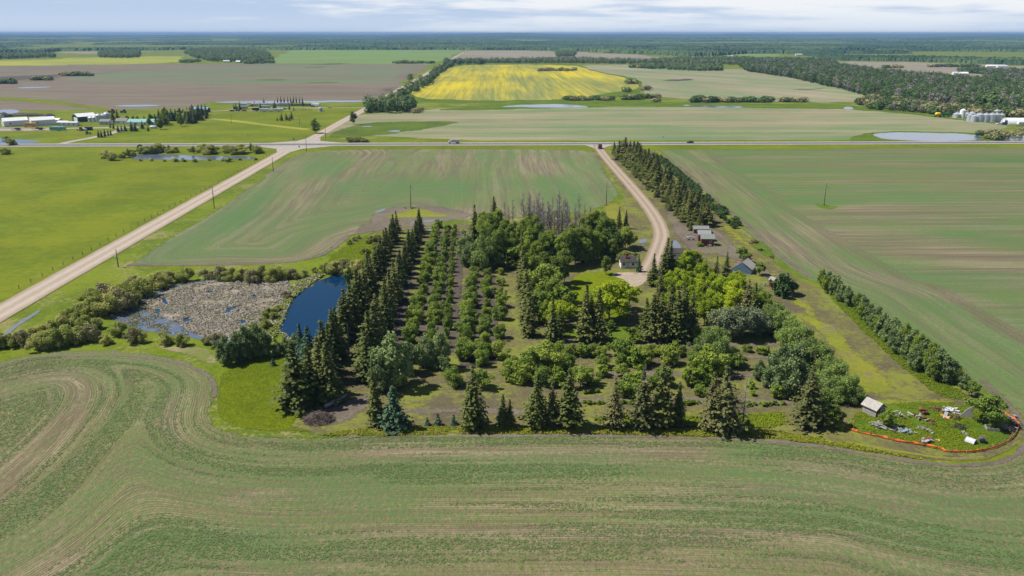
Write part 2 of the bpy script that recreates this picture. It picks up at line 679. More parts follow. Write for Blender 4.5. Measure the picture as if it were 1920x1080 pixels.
# ---- materials of the land
M = {}
M['meadow'] = grass_mat('meadow_grass', (.080, .125, .008), (.135, .175, .010), (.19, .20, .02), dry=(.23, .21, .085), dry_amt=.18)
M['pasture'] = grass_mat('pasture_grass', (.094, .132, .006), (.144, .174, .008), (.185, .195, .014), s=.8)
M['lush'] = grass_mat('lush_grass', (.085, .125, .002), (.128, .168, .003), (.165, .20, .005), s=1.4, bumpd=.2)
M['deep'] = grass_mat('tall_grass', (.075, .135, .012), (.125, .195, .018), (.17, .225, .03), s=1.4, bumpd=.35)
M['wet'] = grass_mat('wet_grass', (.06, .10, .012), (.10, .145, .016), (.14, .18, .03))
M['yard'] = grass_mat('weedy_soil', (.098, .082, .052), (.132, .120, .046), (.165, .17, .035), dry=(.168, .185, .032), dry_amt=.32, s=1.6, bumpd=.06)
M['weeds'] = grass_mat('yellow_weeds', (.20, .215, .030), (.29, .275, .028), (.34, .30, .03), dry=(.21, .175, .10), dry_amt=.42, s=2.2, bumpd=.08)
M['soil'] = grass_mat('bare_soil', (.120, .098, .078), (.165, .138, .105), (.20, .17, .12), dry=(.15, .155, .045), dry_amt=.12, s=2, bumpd=.05)
M['darksoil'] = grass_mat('dark_soil', (.085, .070, .058), (.125, .102, .082), (.15, .125, .095), s=2, bumpd=.06)
M['straw'] = grass_mat('dry_grass', (.24, .21, .10), (.31, .27, .15), (.36, .32, .20), dry=(.16, .19, .05), dry_amt=.3, s=2)
M['puddle'] = water_mat('puddle_water', (.17, .185, .20), (.14, .125, .105), rough=.10, weed=-.3)
M['slough'] = water_mat('slough_water', (.10, .13, .19), (.17, .17, .14), rough=.12)
M['pond'] = water_mat('pond_water', (.0008, .026, .072), rough=.04, spec=.22, ripple=.004)
M['gravel'] = road_mat('gravel', (.335, .275, .215), (.43, .365, .295), (.26, .20, .14), 4.4)
M['lane'] = road_mat('dirt_lane', (.28, .22, .16), (.40, .32, .25), (.20, .165, .095), 3.0)
M['pad'] = grass_mat('gravel_pad', (.30, .245, .18), (.38, .32, .24), (.42, .36, .28), s=3, bumpd=.03)
M['asphalt'] = plain('asphalt', (.125, .125, .15), .85, .10, .3, .2)
M['shoulder'] = plain('gravel_shoulder', (.34, .31, .27), .9, .14, .4, .15)
M['paint'] = plain('road_paint', (.75, .74, .68), .6, .1, 2)
soil, straw = (.165, .125, .085), (.33, .27, .18)
M['crop_front'] = crop_mat('young_crop', (.145, .115, .072), (.30, .25, .155), (.150, .168, .048), (.092, .150, .050), .56, 1.0, 1.0, .18, .8, 1.5, rows=.10, sharp=.36, along=1, wpass=.45, feather=True)
M['crop_mid'] = crop_mat('young_crop_middle', (.135, .110, .075), (.27, .23, .15), (.122, .160, .044), (.085, .155, .052), .58, .40, .7, .12, .85, .9, feather=True, along=.3, sharp=.36, wpass=.5)
M['crop_right'] = crop_mat('young_crop_right', (.125, .100, .068), (.255, .215, .135), (.115, .158, .040), (.078, .150, .046), .61, .36, .6, .12, .85, .9, feather=True, along=.3, sharp=.36, wpass=.5)
M['crop_far'] = crop_mat('young_crop_far', (.235, .200, .125), (.33, .29, .19), (.150, .195, .070), (.120, .195, .080), .46, .10, .5, .1, 1.2, .7, along=.15)
M['crop_pale'] = crop_mat('pale_crop', (.25, .21, .14), (.34, .29, .21), (.155, .205, .075), (.13, .21, .085), .48, .10, .35, .1, 1.2, .6, along=.15)
M['tilled'] = crop_mat('tilled_soil', (.135, .105, .082), (.20, .158, .12), (.155, .14, .085), (.15, .16, .085), .34, .08, .4, .1, 1.2, .7, along=.15)
M['tilled_green'] = crop_mat('tilled_sprouting', (.155, .130, .095), (.20, .165, .12), (.125, .15, .075), (.12, .17, .085), .58, .08, .35, .1, 1.2, .7, along=.15)
M['stubble'] = crop_mat('stubble_field', (.23, .19, .145), (.29, .245, .19), (.20, .19, .12), (.17, .19, .10), .34, .08, .3, .1, 1.2, .7, along=.15)
M['canola'] = crop_mat('canola_field', (.15, .19, .05), (.24, .24, .08), (.46, .37, .012), (.54, .43, .010), .50, .10, .25, .1, 1.1, .6, along=.06, sharp=.5)
M['canola_thin'] = crop_mat('canola_thin', (.16, .20, .05), (.20, .22, .06), (.30, .31, .02), (.36, .34, .02), .5, .10, .4, .1, 1.2, .6, along=.2)
M['green_far'] = crop_mat('green_field', (.15, .20, .06), (.22, .24, .09), (.125, .205, .055), (.13, .23, .05), .6, .3, .3, .1)


for k_, args in dict(soil=((.120, .098, .078), (.165, .138, .105), (.20, .17, .12), (.15, .155, .045), .12, 2, .05), darksoil=((.070, .058, .048), (.105, .086, .070), (.13, .11, .085), None, 0, 2, .06), weeds=((.150, .172, .022), (.205, .208, .022), (.25, .23, .025), (.16, .14, .075), .22, 2.2, .08),
                     lush=((.096, .136, .002), (.142, .180, .003), (.18, .21, .005), None, 0, 1.4, .2), deep=((.065, .115, .010), (.105, .160, .012), (.14, .18, .022), None, 0, 1.4, .3), wet=((.06, .10, .012), (.10, .145, .016), (.14, .18, .03), None, 0, 1, .1), straw=((.20, .175, .085), (.26, .225, .125), (.31, .27, .17), (.14, .165, .04), .35, 2, .1)).items():
    M['f_' + k_] = grass_mat('patchy_' + k_, *args[:3], dry=args[3], dry_amt=args[4], s=args[5], bumpd=args[6], feather=True)


# ---- the great ground sheet, with low hills far away
def relief(x, y):
    r = np.hypot(x, y)
    a = np.arctan2(x, y)
    k = np.clip((r - 5200) / 9000, 0, 1)
    k = k * k * (3 - 2 * k)
    b = 26 + 12 * np.sin(a * 9 + 1.0) + 9 * np.sin(a * 23 + 2) + 5 * np.sin(a * 51)
    far = np.clip((r - 15000) / 6000, 0, 1)
    hill = 34 * np.exp(-((a - .015) / .055) ** 2) + 26 * np.exp(-((a - .42) / .25) ** 2) + 5 * np.exp(-((a + .3) / .1) ** 2)
    return k * b * .55 + .5 * far * far * (24 + hill + 2.5 * np.sin(a * 70) + 2 * np.sin(a * 31 + 1))


nr, na = 90, 220
rr = np.concatenate([np.linspace(0, 3000, 16), np.geomspace(3100, 26000, nr - 16)])
aa = np.linspace(-math.pi, math.pi, na)
RR, AA = np.meshgrid(rr, aa, indexing='ij')
X, Y = RR * np.sin(AA), RR * np.cos(AA)
Z = relief(X, Y)
idx = np.arange(nr * na).reshape(nr, na)
Fq = np.stack([idx[:-1, :-1], idx[:-1, 1:], idx[1:, 1:], idx[1:, :-1]], -1).reshape(-1, 4)[:, ::-1]
me = np_mesh('ground', np.stack([X, Y, Z], -1).reshape(-1, 3), Fq, M['meadow'], smooth=True)
if me.polygons[na * 40].normal.z < 0:
    me.flip_normals()
tag(link('ground', me), kind='structure')

# ---- fields near the farm
front_edge = [(-260, 790), (-120, 712), (0, 676), (60, 663), (130, 656), (220, 655), (300, 664), (360, 678), (398, 697), (411, 718), (407, 750), (402, 778), (416, 797), (455, 811), (520, 818), (600, 820),
              (700, 815), (820, 813), (960, 813), (1100, 812), (1300, 815), (1450, 820), (1560, 830), (1620, 842), (1680, 854), (1740, 863), (1800, 867), (1850, 862), (1890, 848), (1916, 826)]
G_front = chaikin([at(*p) for p in front_edge], 2, closed=False)
# two more passes of the seeder sweep round the bend on the left
G_bend = chaikin([at(*p) for p in [(-200, 1010), (-60, 960), (40, 880), (120, 800), (158, 745), (150, 715), (110, 705), (0, 730), (-120, 780)]], 2, closed=False)


def phi_front(x, y):
    a = dist_line(G_front, x, y)
    b = dist_line(G_bend, x, y)
    k = 1 / (1 + np.exp(np.clip((b - a) / 5.0, -50, 50)))
    # long passes run parallel to the edge, with a slow wander
    wob = np.array([mnoise.noise((p * .02, q * .02, 0)) for p, q in zip(x, y)])
    return a * (1 - k) + b * k + wob * .8


sheet('crop_field', [(-330, 800)] + front_edge + [(1925, 800), (1912, 780), (1890, 765), (2100, 800), (2420, 900), (2420, 1330), (-400, 1330)], .04, M['crop_front'], guide=phi_front, cell=2.2, wig=.35, step=2.0, fe=1.6, bare=[([(700, 845), (1000, 850), (1300, 842)], 3.5, .7), ([(100, 1065), (130, 1050)], 2.5, 1.2), ([(440, 935), (520, 925)], 2, .8), ([(60, 700), (120, 705), (160, 745), (110, 800), (20, 900)], 4, .6), ([(330, 745), (310, 800), (335, 830)], 2.5, .7), ([(700, 1000), (1200, 1010), (1700, 1000)], 2.5, .6), ([(1250, 930), (1800, 920)], 3, .5), ([(1500, 880), (1900, 900), (2100, 880)], 4, .6)])
right_edge = [(1228, 280), (1262, 310), (1302, 348), (1350, 395), (1402, 442), (1440, 478), (1462, 500), (1500, 523), (1540, 540), (1590, 560), (1660, 615), (1730, 668), (1790, 715), (1840, 750), (1880, 768)]
G_right = [at(*p) for p in right_edge]


def phi_right(x, y):
    a = dist_line(G_right, x, y)
    k = np.clip((a - 26) / 14, 0, 1)
    return np.where(a < 30, a * 1.0, y + 200)


sheet('crop_field', right_edge + [(1912, 782), (1935, 800), (2100, 803), (2420, 905), (2700, 600), (2700, 276), (1960, 276)], .046, M['crop_right'], guide=phi_right, cell=5, wig=.4, step=3, fe=2.2, bare=[([(1440, 438), (1540, 490), (1640, 520), (1720, 545), (1800, 560)], 7, 1.1), ([(1560, 440), (1700, 455), (1900, 500), (2050, 520)], 24, .95), ([(1700, 385), (1900, 390), (2050, 395)], 16, .6), ([(1262, 290), (1290, 310), (1330, 355)], 6, .6), ([(1330, 300), (1350, 300)], 6, .8), ([(1650, 400), (1900, 430)], 18, .5), ([(1850, 610), (1950, 650)], 9, .5)])
mid_edge = [(1112, 281), (1128, 300), (1150, 332), (1168, 358), (1164, 374), (1130, 392), (1080, 402), (980, 410), (870, 412), (800, 428), (752, 427), (700, 433), (655, 447), (622, 472), (580, 493), (500, 499), (400, 499), (300, 503), (250, 502), (238, 491), (258, 474),
            (330, 437), (400, 395), (470, 345), (520, 309), (548, 291), (580, 283), (700, 279), (1000, 279)]
G_mid = [at(*p) for p in mid_edge[8:26]]


def phi_mid(x, y):
    a = dist_line(G_mid, x, y)
    k = np.clip((x + 60) / 40, 0, 1)
    wob = np.array([mnoise.noise((p * .008, q * .008, 4)) for p, q in zip(x, y)])
    return a * (1 - k) + (x + 60) * k + wob * 5


sheet('crop_field', mid_edge, .04, M['crop_mid'], guide=phi_mid, cell=4, wig=.4, step=3, smooth=1, fe=2.5, bare=[([(995, 298), (1020, 310), (1020, 325)], 9, 1.0), ([(640, 465), (700, 430), (760, 415), (880, 400)], 9, 1.0), ([(245, 495), (280, 470), (400, 402), (540, 300)], 4, .6), ([(450, 440), (600, 360), (720, 290)], 12, .35), ([(560, 282), (800, 280), (1100, 284)], 9, .7)])
sheet('bare_soil', [(640, 440), (690, 412), (678, 408), (712, 388), (790, 383), (860, 388), (900, 402), (880, 414), (835, 418), (800, 428), (740, 430), (680, 440), (640, 456)], .07, M['f_soil'], smooth=1, wig=2.0, fe=5)
sheet('weed_patch', [(706, 411), (745, 399), (772, 389), (800, 393), (850, 403), (845, 408), (780, 409)], .085, M['f_weeds'], smooth=2, fe=2.4)
sheet('bare_soil', [(640, 462), (690, 436), (760, 425), (820, 424), (815, 430), (755, 433), (700, 441), (652, 466)], .075, M['f_soil'], smooth=2, wig=.8, fe=2.6)
sheet('pasture', [(-900, 278), (480, 278), (528, 281), (538, 287), (500, 306), (400, 363), (300, 420), (180, 487), (60, 554), (-5, 588), (-140, 662), (-500, 862), (-1100, 862), (-1400, 400)], .03, M['pasture'], wig=.4)
# right field: tractor headland of bare soil, a rank green patch round the pole
sheet('weed_patch', [(1522, 384), (1530, 378), (1560, 386), (1578, 387), (1565, 394), (1545, 393)], .08, M['f_deep'], smooth=2, fe=2.4)
# yard ground
yard = [(1110, 283), (1150, 335), (1172, 365), (1166, 380), (1130, 397), (1085, 406), (980, 413), (870, 417), (800, 432), (752, 434), (735, 455), (690, 530), (668, 590), (640, 650), (596, 745), (560, 775), (545, 800), (600, 815),
        (700, 813), (900, 812), (1100, 811), (1300, 814), (1450, 818), (1560, 829), (1620, 841), (1680, 853), (1740, 862), (1800, 866), (1850, 861), (1890, 847), (1915, 825), (1921, 800), (1908, 780), (1886, 764), (1840, 748), (1790, 712), (1730, 666), (1660, 613), (1590, 560), (1540, 542), (1500, 525), (1462, 502), (1440, 480),
        (1402, 444), (1350, 397), (1302, 350), (1262, 312), (1226, 282)]
sheet('yard_ground', yard, .05, M['yard'], wig=.6, step=2.5)
sheet('weed_strip', [(600, 818), (660, 806), (760, 800), (900, 801), (1100, 801), (1300, 805), (1440, 806), (1480, 816), (1560, 824), (1640, 843), (1740, 861), (1730, 865), (1620, 846), (1450, 823), (1300, 819), (1100, 815), (900, 815), (700, 819)], .075, M['f_weeds'], wig=.8, step=2, fe=1.2)
sheet('weed_patch', [(1120, 385), (1150, 372), (1170, 378), (1190, 410), (1195, 440), (1160, 432), (1128, 415), (1115, 398)], .08, M['f_weeds'], smooth=1, fe=6)
sheet('weed_patch', [(1118, 290), (1136, 318), (1165, 360), (1180, 385), (1172, 386), (1150, 345), (1126, 308)], .08, M['f_weeds'], fe=2.4)
sheet('weed_patch', [(1330, 400), (1360, 392), (1400, 440), (1440, 475), (1470, 505), (1500, 540), (1490, 548), (1440, 512), (1390, 470), (1350, 440)], .08, M['f_weeds'], smooth=1, wig=1.5, fe=6)
sheet('weed_patch', [(1470, 560), (1500, 552), (1580, 620), (1650, 690), (1700, 728), (1650, 745), (1600, 735), (1560, 680), (1510, 610)], .08, M['f_weeds'], smooth=1, wig=2.2, fe=3.5)
sheet('weed_patch', [(1600, 745), (1680, 745), (1760, 742), (1830, 752), (1800, 760), (1700, 762), (1640, 765)], .082, M['f_weeds'], smooth=1, wig=1, fe=2.4)
sheet('bare_soil', [(1500, 545), (1525, 545), (1580, 600), (1650, 670), (1730, 735), (1690, 740), (1640, 700), (1570, 640)], .095, M['f_soil'], smooth=1, wig=2, fe=8)
sheet('bare_soil', [(1180, 300), (1150, 286), (1163, 282), (1290, 432), (1345, 440), (1380, 455), (1370, 475), (1300, 480), (1262, 445), (1225, 365)], .085, M['f_soil'], smooth=1, wig=1.2, fe=3)
sheet('bare_soil', [(786, 436), (806, 434), (792, 480), (775, 560), (768, 620), (760, 660), (745, 690), (690, 735), (664, 735), (690, 690), (715, 620), (745, 520), (770, 470)], .085, M['f_darksoil'], smooth=1, wig=.8, fe=3)
for a, b in [((829, 436), (790, 650)), ((845, 436), (822, 650)), ((863, 436), (852, 660)), ((880, 520), (872, 690)), ((905, 520), (893, 690)), ((926, 520), (920, 680))]:
    strip('bare_soil', [a, b], 2.4, .085, M['f_darksoil'], smooth=0, wig=1.0)
sheet('bare_soil', [(545, 790), (560, 772), (610, 765), (650, 745), (700, 735), (720, 740), (690, 780), (650, 800), (560, 806)], .09, M['f_soil'], smooth=1, wig=1.2, fe=3)
for (x0, x1, yy) in [(1040, 1460, 644), (1050, 1440, 668), (1060, 1440, 703), (1060, 1480, 752), (700, 1060, 772)]:
    strip('bare_soil', [(x0, yy), ((x0 + x1) / 2, yy - 2), (x1, yy + 2)], 2.0, .085, M['f_soil'], smooth=1, wig=1.2)
sheet('lawn', [(1068, 520), (1085, 512), (1160, 508), (1200, 512), (1190, 530), (1170, 545), (1190, 590), (1170, 606), (1090, 606), (1060, 560)], .09, M['f_lush'], smooth=2, fe=1.5)
sheet('lawn', [(1040, 612), (1100, 606), (1230, 608), (1310, 634), (1200, 642), (1060, 642)], .088, M['f_deep'], smooth=1, fe=1.5)
sheet('grass_meadow', [(412, 700), (432, 690), (470, 670), (520, 660), (600, 660), (640, 672), (620, 740), (560, 772), (548, 800), (600, 812), (520, 812), (455, 806), (414, 790), (404, 770)], .06, M['f_lush'], wig=.7, step=2, fe=1.2)
sheet('grass_meadow', [(600, 505), (625, 475), (660, 450), (700, 434), (742, 432), (735, 455), (700, 500), (670, 510), (640, 505)], .06, M['f_lush'], wig=.6, step=2, smooth=1, fe=1.2)
sheet('dry_bank', [(250, 640), (320, 648), (400, 650), (415, 668), (405, 690), (360, 672), (300, 658)], .055, M['f_straw'], smooth=1, wig=1, fe=2)
sheet('tall_grass_bank', [(1110, 782), (1250, 780), (1400, 775), (1470, 772), (1480, 795), (1440, 806), (1300, 803), (1130, 800)], .09, M['f_deep'], smooth=1, wig=1.2, fe=1.5)
sheet('junkyard_grass', [(1585, 802), (1600, 775), (1640, 760), (1720, 752), (1790, 755), (1850, 765), (1895, 780), (1908, 800), (1898, 825), (1866, 842), (1830, 850), (1772, 850), (1722, 837), (1650, 822), (1600, 812)], .10, M['f_deep'], smooth=1, wig=.6, step=1.5, fe=1.2)
sheet('hedge_grass', [(1528, 525), (1545, 528), (1600, 572), (1680, 640), (1760, 710), (1820, 742), (1815, 755), (1760, 745), (1690, 690), (1610, 615), (1550, 560)], .10, M['f_deep'], smooth=1, wig=.7, fe=1.2)
sheet('scrub_grass', [(1400, 455), (1425, 448), (1450, 468), (1458, 485), (1435, 483), (1415, 470)], .10, M['f_deep'], smooth=2, fe=1.5)

# tractor-worn edges of the fields
strip('bare_soil', [(-60, 716), (0, 690), (60, 674), (130, 667), (220, 666), (300, 674), (360, 687), (392, 704), (404, 722), (402, 745)], 1.0, .075, M['f_soil'], smooth=2, wig=.8)
strip('bare_soil', [(640, 819), (900, 817), (1100, 816), (1300, 820), (1450, 826), (1600, 846), (1740, 871), (1840, 874), (1900, 860), (1925, 835), (1928, 805), (1905, 775), (1880, 748), (1840, 712)], 1.2, .075, M['f_soil'], smooth=2, wig=.8)
strip('bare_soil', [(240, 496), (300, 498), (400, 494), (500, 494), (580, 487), (622, 468), (655, 440)], 2.2, .075, M['f_soil'], smooth=2, wig=1)
strip('bare_soil', [(1245, 290), (1310, 345), (1370, 400), (1420, 440), (1470, 485), (1520, 520)], 1.6, .08, M['f_soil'], smooth=2, wig=1)
sheet('weed_strip', [(1540, 824), (1600, 828), (1700, 846), (1780, 858), (1850, 853), (1885, 840), (1915, 812), (1900, 770), (1921, 800), (1915, 826), (1890, 846), (1850, 860), (1800, 865), (1740, 861), (1680, 852), (1600, 836)], .075, M['f_weeds'], smooth=0, wig=.5, fe=.8)
sheet('bare_soil', [(1150, 330), (1172, 362), (1200, 400), (1222, 430), (1222, 470), (1195, 500), (1180, 470), (1200, 440), (1190, 410), (1165, 370)], .082, M['f_soil'], smooth=1, wig=1.5, fe=5)
sheet('bare_soil', [(1300, 445), (1345, 440), (1400, 470), (1440, 510), (1480, 530), (1440, 540), (1400, 505), (1370, 490), (1330, 475)], .082, M['f_soil'], smooth=1, wig=1.5, fe=5)
# marsh and pond
sheet('pond', [(522, 622), (532, 590), (548, 560), (575, 540), (605, 522), (650, 508), (668, 510), (668, 540), (656, 590), (640, 620), (610, 640), (575, 655), (535, 640)], .075, M['pond'], smooth=2, wig=1.3, step=1.0)
sheet('marsh_water', [(190, 590), (230, 575), (262, 556), (330, 532), (430, 520), (545, 525), (550, 545), (528, 580), (500, 612), (470, 640), (400, 645), (330, 628), (250, 615)], .06, M['slough'], smooth=1, wig=1.2, step=2)
M['marsh_mat'] = grass_mat('marsh_litter', (.19, .165, .12), (.29, .25, .20), (.34, .30, .25), dry=(.11, .125, .05), dry_amt=.25, s=3, bumpd=.25)
sheet('marsh_bed', [(262, 572), (300, 548), (352, 536), (430, 524), (540, 527), (545, 540), (522, 578), (492, 608), (462, 632), (400, 636), (352, 622), (330, 600), (290, 590)], .10, M['marsh_mat'], smooth=1, wig=1.6, step=1.5)
M['openpool'] = water_mat('marsh_pool', (.006, .045, .12), rough=.05, spec=.4, ripple=.004)
for q in [[(303, 558), (310, 557), (314, 567), (320, 574), (313, 575), (306, 568)], [(416, 590), (428, 578), (440, 577), (462, 575), (440, 580), (430, 588)], [(330, 525), (352, 522), (350, 527), (334, 530)], [(420, 572), (424, 570), (432, 578), (426, 579)], [(355, 560), (362, 556), (366, 560), (360, 563)], [(386, 548), (398, 546), (402, 550), (390, 551)], [(470, 556), (480, 552), (484, 558), (474, 560)], [(340, 600), (356, 596), (362, 602), (346, 606)], [(288, 582), (300, 578), (306, 586), (294, 590)], [(448, 604), (458, 600), (464, 606), (452, 609)]]:
    sheet('marsh_pool', q, .12, M['openpool'], smooth=2, wig=.3, step=1)
sheet('puddle', [(0, 634), (30, 608), (70, 582), (78, 582), (38, 610), (4, 637), (-30, 655)], .07, M['puddle'], smooth=1, wig=.7, step=1.0)
sheet('puddle', [(1258, 455), (1266, 449), (1278, 462), (1272, 471), (1262, 470)], .11, M['puddle'], smooth=2)
sheet('puddle', [(1194, 452), (1212, 446), (1211, 455), (1198, 457)], .11, M['puddle'], smooth=2)
sheet('puddle', [(1148, 298), (1152, 300), (1162, 312), (1158, 312)], .11, M['puddle'], smooth=1)
for q in [[(798, 433), (808, 429), (814, 433), (806, 435)], [(828, 431), (836, 429), (838, 432)], [(700, 397), (722, 391), (724, 393), (704, 400)], [(770, 416), (835, 411), (836, 413), (772, 419)]]:
    sheet('puddle', q, .10, M['puddle'], smooth=1, wig=.8)

# ---- roads
hy = at(960, 270)[1]
xg = at(510, 298)[0]
strip('gravel_road', [(xg, -60), (xg, hy - 40), (xg, hy)], 4.4, .12, M['gravel'], smooth=0, world=True, step=6)
n1, n2 = at(688, 203), at(868, 98.5)
strip('gravel_road', [(at(600, 252)[0] - 1, hy), at(600, 252), at(640, 229), n1, ((n1[0] + n2[0]) / 2, (n1[1] + n2[1]) / 2), n2], 4.4, .12, M['gravel'], smooth=0, world=True, step=8)
strip('road_shoulder', [(-2600, hy), (2600, hy)], 7.6, .13, M['shoulder'], smooth=0, world=True, step=12, wig=.3)
strip('highway', [(-2600, hy), (2600, hy)], 4.3, .16, M['asphalt'], smooth=0, world=True, step=20, wig=0)
for off, hw in [(-3.75, .10), (3.75, .10)]:
    strip('road_marking', [(-2600, hy + off), (2600, hy + off)], hw, .18, M['paint'], smooth=0, world=True, step=40, wig=0)
strip('road_marking', [(-2600, hy), (2600, hy)], .10, .18, plain('yellow_paint', (.62, .42, .05), .6), smooth=0, world=True, step=40, wig=0)
# junction aprons
sheet('junction_apron', [(xg - 5, hy - 34), (xg - 8, hy - 22), (xg - 26, hy - 8), (xg + 26, hy - 8), (xg + 8, hy - 22), (xg + 5, hy - 34)], .125, M['shoulder'], world=True, wig=.2)
xn = at(600, 252)[0]
sheet('junction_apron', [(xn - 26, hy + 7), (xn - 8, hy + 18), (xn - 4, hy + 34), (xn + 5, hy + 34), (xn + 8, hy + 18), (xn + 26, hy + 7)], .125, M['shoulder'], world=True, wig=.2)
lane = [(1120, 272), (1126, 284), (1150, 312), (1184, 350), (1212, 384), (1232, 412), (1241, 436), (1238, 455), (1230, 475), (1220, 500), (1206, 516)]
sheet('junction_apron', [(1096, 272), (1112, 277), (1121, 285), (1132, 285), (1134, 277), (1150, 272)], .125, M['shoulder'], wig=.2)
strip('dirt_lane', lane, 3.0, .13, M['lane'], smooth=2, step=2)
sheet('dirt_turnaround', [(1140, 516), (1160, 511), (1215, 512), (1212, 530), (1195, 541), (1178, 540), (1176, 526)], .12, M['pad'], smooth=2)
strip('dirt_track', [(1262, 440), (1290, 440), (1310, 425), (1340, 432), (1390, 480), (1440, 515)], 2.4, .105, M['f_soil'], smooth=2, wig=1.0)
strip('farm_lane', [(105, 273), (130, 266), (160, 261), (190, 255), (220, 247), (232, 240)], 2.8, .14, M['shoulder'], smooth=1)
strip('farm_lane', [(-60, 243), (60, 244), (120, 241), (175, 240), (232, 240), (260, 239)], 3.2, .14, M['shoulder'], smooth=1)
sheet('farm_lane', [(-60, 238), (80, 240), (110, 236), (112, 242), (90, 246), (-60, 247)], .135, M['stubble'], smooth=1)
strip('farm_lane', [(392, 223), (440, 227), (500, 235), (577, 243)], 4.5, .12, M['canola_thin'], smooth=1)
strip('camp_lane', [(690, 202), (620, 202), (560, 201.5), (480, 201.5), (445, 203), (432, 206), (440, 208), (500, 207.5), (560, 206), (600, 203)], 1.8, .15, M['shoulder'], smooth=2)
strip('camp_lane', [(392, 209), (415, 208), (436, 206)], 2, .15, M['shoulder'], smooth=1)

# ---- fields beyond the highway
Z2 = .05
sheet('roadside_verge', [(-1200, 264.5), (2800, 258.5), (2800, 279), (-1200, 283)], .02, M['pasture'], wig=.5, step=12)
sheet('farm_pasture', [(-900, 206), (0, 211), (220, 206), (392, 205), (400, 193), (690, 192), (680, 203), (560, 268), (-900, 274)], Z2, M['pasture'], wig=1.0, step=10)
sheet('crop_field', [(575, 264), (650, 218), (690, 213), (790, 207), (900, 197), (1100, 194), (1330, 199), (1600, 203), (1700, 215), (1840, 225), (1905, 236), (1860, 247), (1900, 262)], Z2, M['crop_far'], smooth=1, wig=1.5, step=10)
sheet('wet_meadow', [(590, 262), (640, 236), (700, 228), (800, 226), (880, 228), (840, 236), (760, 250), (660, 258)], .09, M['f_wet'], smooth=2, wig=2, fe=8)
sheet('meadow_strip', [(790, 208), (900, 196), (1000, 190), (1180, 188), (1260, 192), (1400, 194), (1600, 195), (1730, 215), (1900, 232), (1860, 234), (1640, 206), (1400, 203), (1200, 200), (1050, 203), (900, 207)], .08, M['f_deep'], smooth=1, wig=2, fe=6)
for q in [[(925, 199.5), (1000, 196), (1050, 194.5), (1075, 197), (1110, 200), (1090, 202), (1000, 201.5)], [(1276, 196.5), (1310, 198), (1395, 199), (1388, 203), (1330, 202), (1290, 199)], [(668, 238), (690, 236), (700, 239)], [(720, 246), (745, 243), (748, 248)]]:
    sheet('slough', q, .12, M['slough'], smooth=2, wig=1.5)
sheet('slough', [(1628, 252), (1650, 249), (1760, 249), (1825, 252), (1842, 260), (1815, 265), (1690, 264.5), (1650, 259)], .12, M['slough'], smooth=2, wig=1.5)
sheet('slough', [(1862, 262), (1880, 256), (1990, 252), (1990, 264), (1880, 264)], .12, M['slough'], smooth=2)
sheet('slough', [(1578, 203), (1592, 199), (1606, 205), (1590, 206)], .12, M['slough'], smooth=2)
sheet('slough_bank', [(1590, 262), (1610, 250), (1640, 246), (1760, 246), (1830, 249), (1870, 256), (1900, 250), (1990, 248), (1990, 267), (1600, 267)], .10, M['f_deep'], smooth=1, wig=2, fe=5)
sheet('slough', [(240, 294), (262, 289), (330, 291), (420, 293), (470, 293), (480, 298), (420, 300), (300, 300), (252, 299)], .08, M['slough'], smooth=2, wig=1)
sheet('slough', [(-60, 258), (-20, 258), (40, 262), (86, 266), (40, 270), (-60, 271)], .12, M['pond'], smooth=2)
sheet('camp_pond', [(393, 192), (440, 190), (560, 189.5), (692, 188.5), (690, 191.5), (560, 193), (440, 193.5)], .16, M['slough'], smooth=1, wig=2)
sheet('slough', [(212, 199), (230, 197), (280, 196.5), (302, 198), (280, 200), (230, 200)], .14, M['slough'], smooth=2)
sheet('slough', [(-10, 207), (22, 205), (38, 208), (30, 213), (-20, 215)], .14, M['slough'], smooth=2)
sheet('slough', [(18, 165), (60, 163), (104, 163), (60, 166)], .14, M['slough'], smooth=1)
sheet('tilled_field', [(-900, 162), (0, 157.5), (150, 139), (640, 119), (806, 120.5), (765, 152), (700, 188), (395, 191), (368, 205), (215, 206), (-900, 213)], Z2, M['tilled'], phi='y', wig=3, step=25)
sheet('tilled_field', [(-900, 132), (0, 122.5), (300, 121), (640, 119), (640, 120), (150, 139), (0, 157.5), (-900, 162)], Z2, M['tilled'], wig=4, step=25)
sheet('sprouting_field', [(120, 146), (260, 131), (500, 121), (795, 122), (770, 140), (740, 156), (500, 157), (300, 156), (120, 152)], .10, M['tilled_green'], smooth=1, wig=6, step=25)
sheet('grass_waterway', [(-400, 176), (0, 182), (110, 190), (218, 205), (190, 207), (90, 195), (-20, 187), (-400, 182)], .12, M['pasture'], smooth=1, wig=2)
sheet('canola_field', [(-700, 125), (0, 114.5), (130, 108.5), (340, 104.5), (372, 111), (330, 118), (200, 121), (0, 124), (-700, 135)], .10, M['canola_thin'], smooth=1, wig=8, step=25)
sheet('green_field', [(505, 119), (520, 103), (545, 94), (868, 94), (845, 107), (806, 120.5)], .09, M['green_far'], smooth=0, wig=4, step=25)
sheet('stubble_field', [(846, 110), (872, 95), (960, 94.5), (1100, 98), (1190, 103), (1280, 112), (1200, 115), (1050, 116), (860, 117)], .09, M['stubble'], smooth=0, wig=5, step=25)
sheet('canola_field', [(762, 184), (800, 154), (846, 122), (960, 121), (1068, 121.5), (1110, 131), (1182, 148), (1194, 162), (1186, 168), (1120, 179), (1050, 187), (900, 188.5)], .11, M['canola'], phi='x', smooth=1, wig=3, step=12, fe=9, bare=[([(1000, 150), (1060, 165), (960, 185)], 60, .75), ([(1080, 150), (1130, 160), (1100, 180)], 60, .7), ([(900, 186), (1040, 184)], 25, .7)])
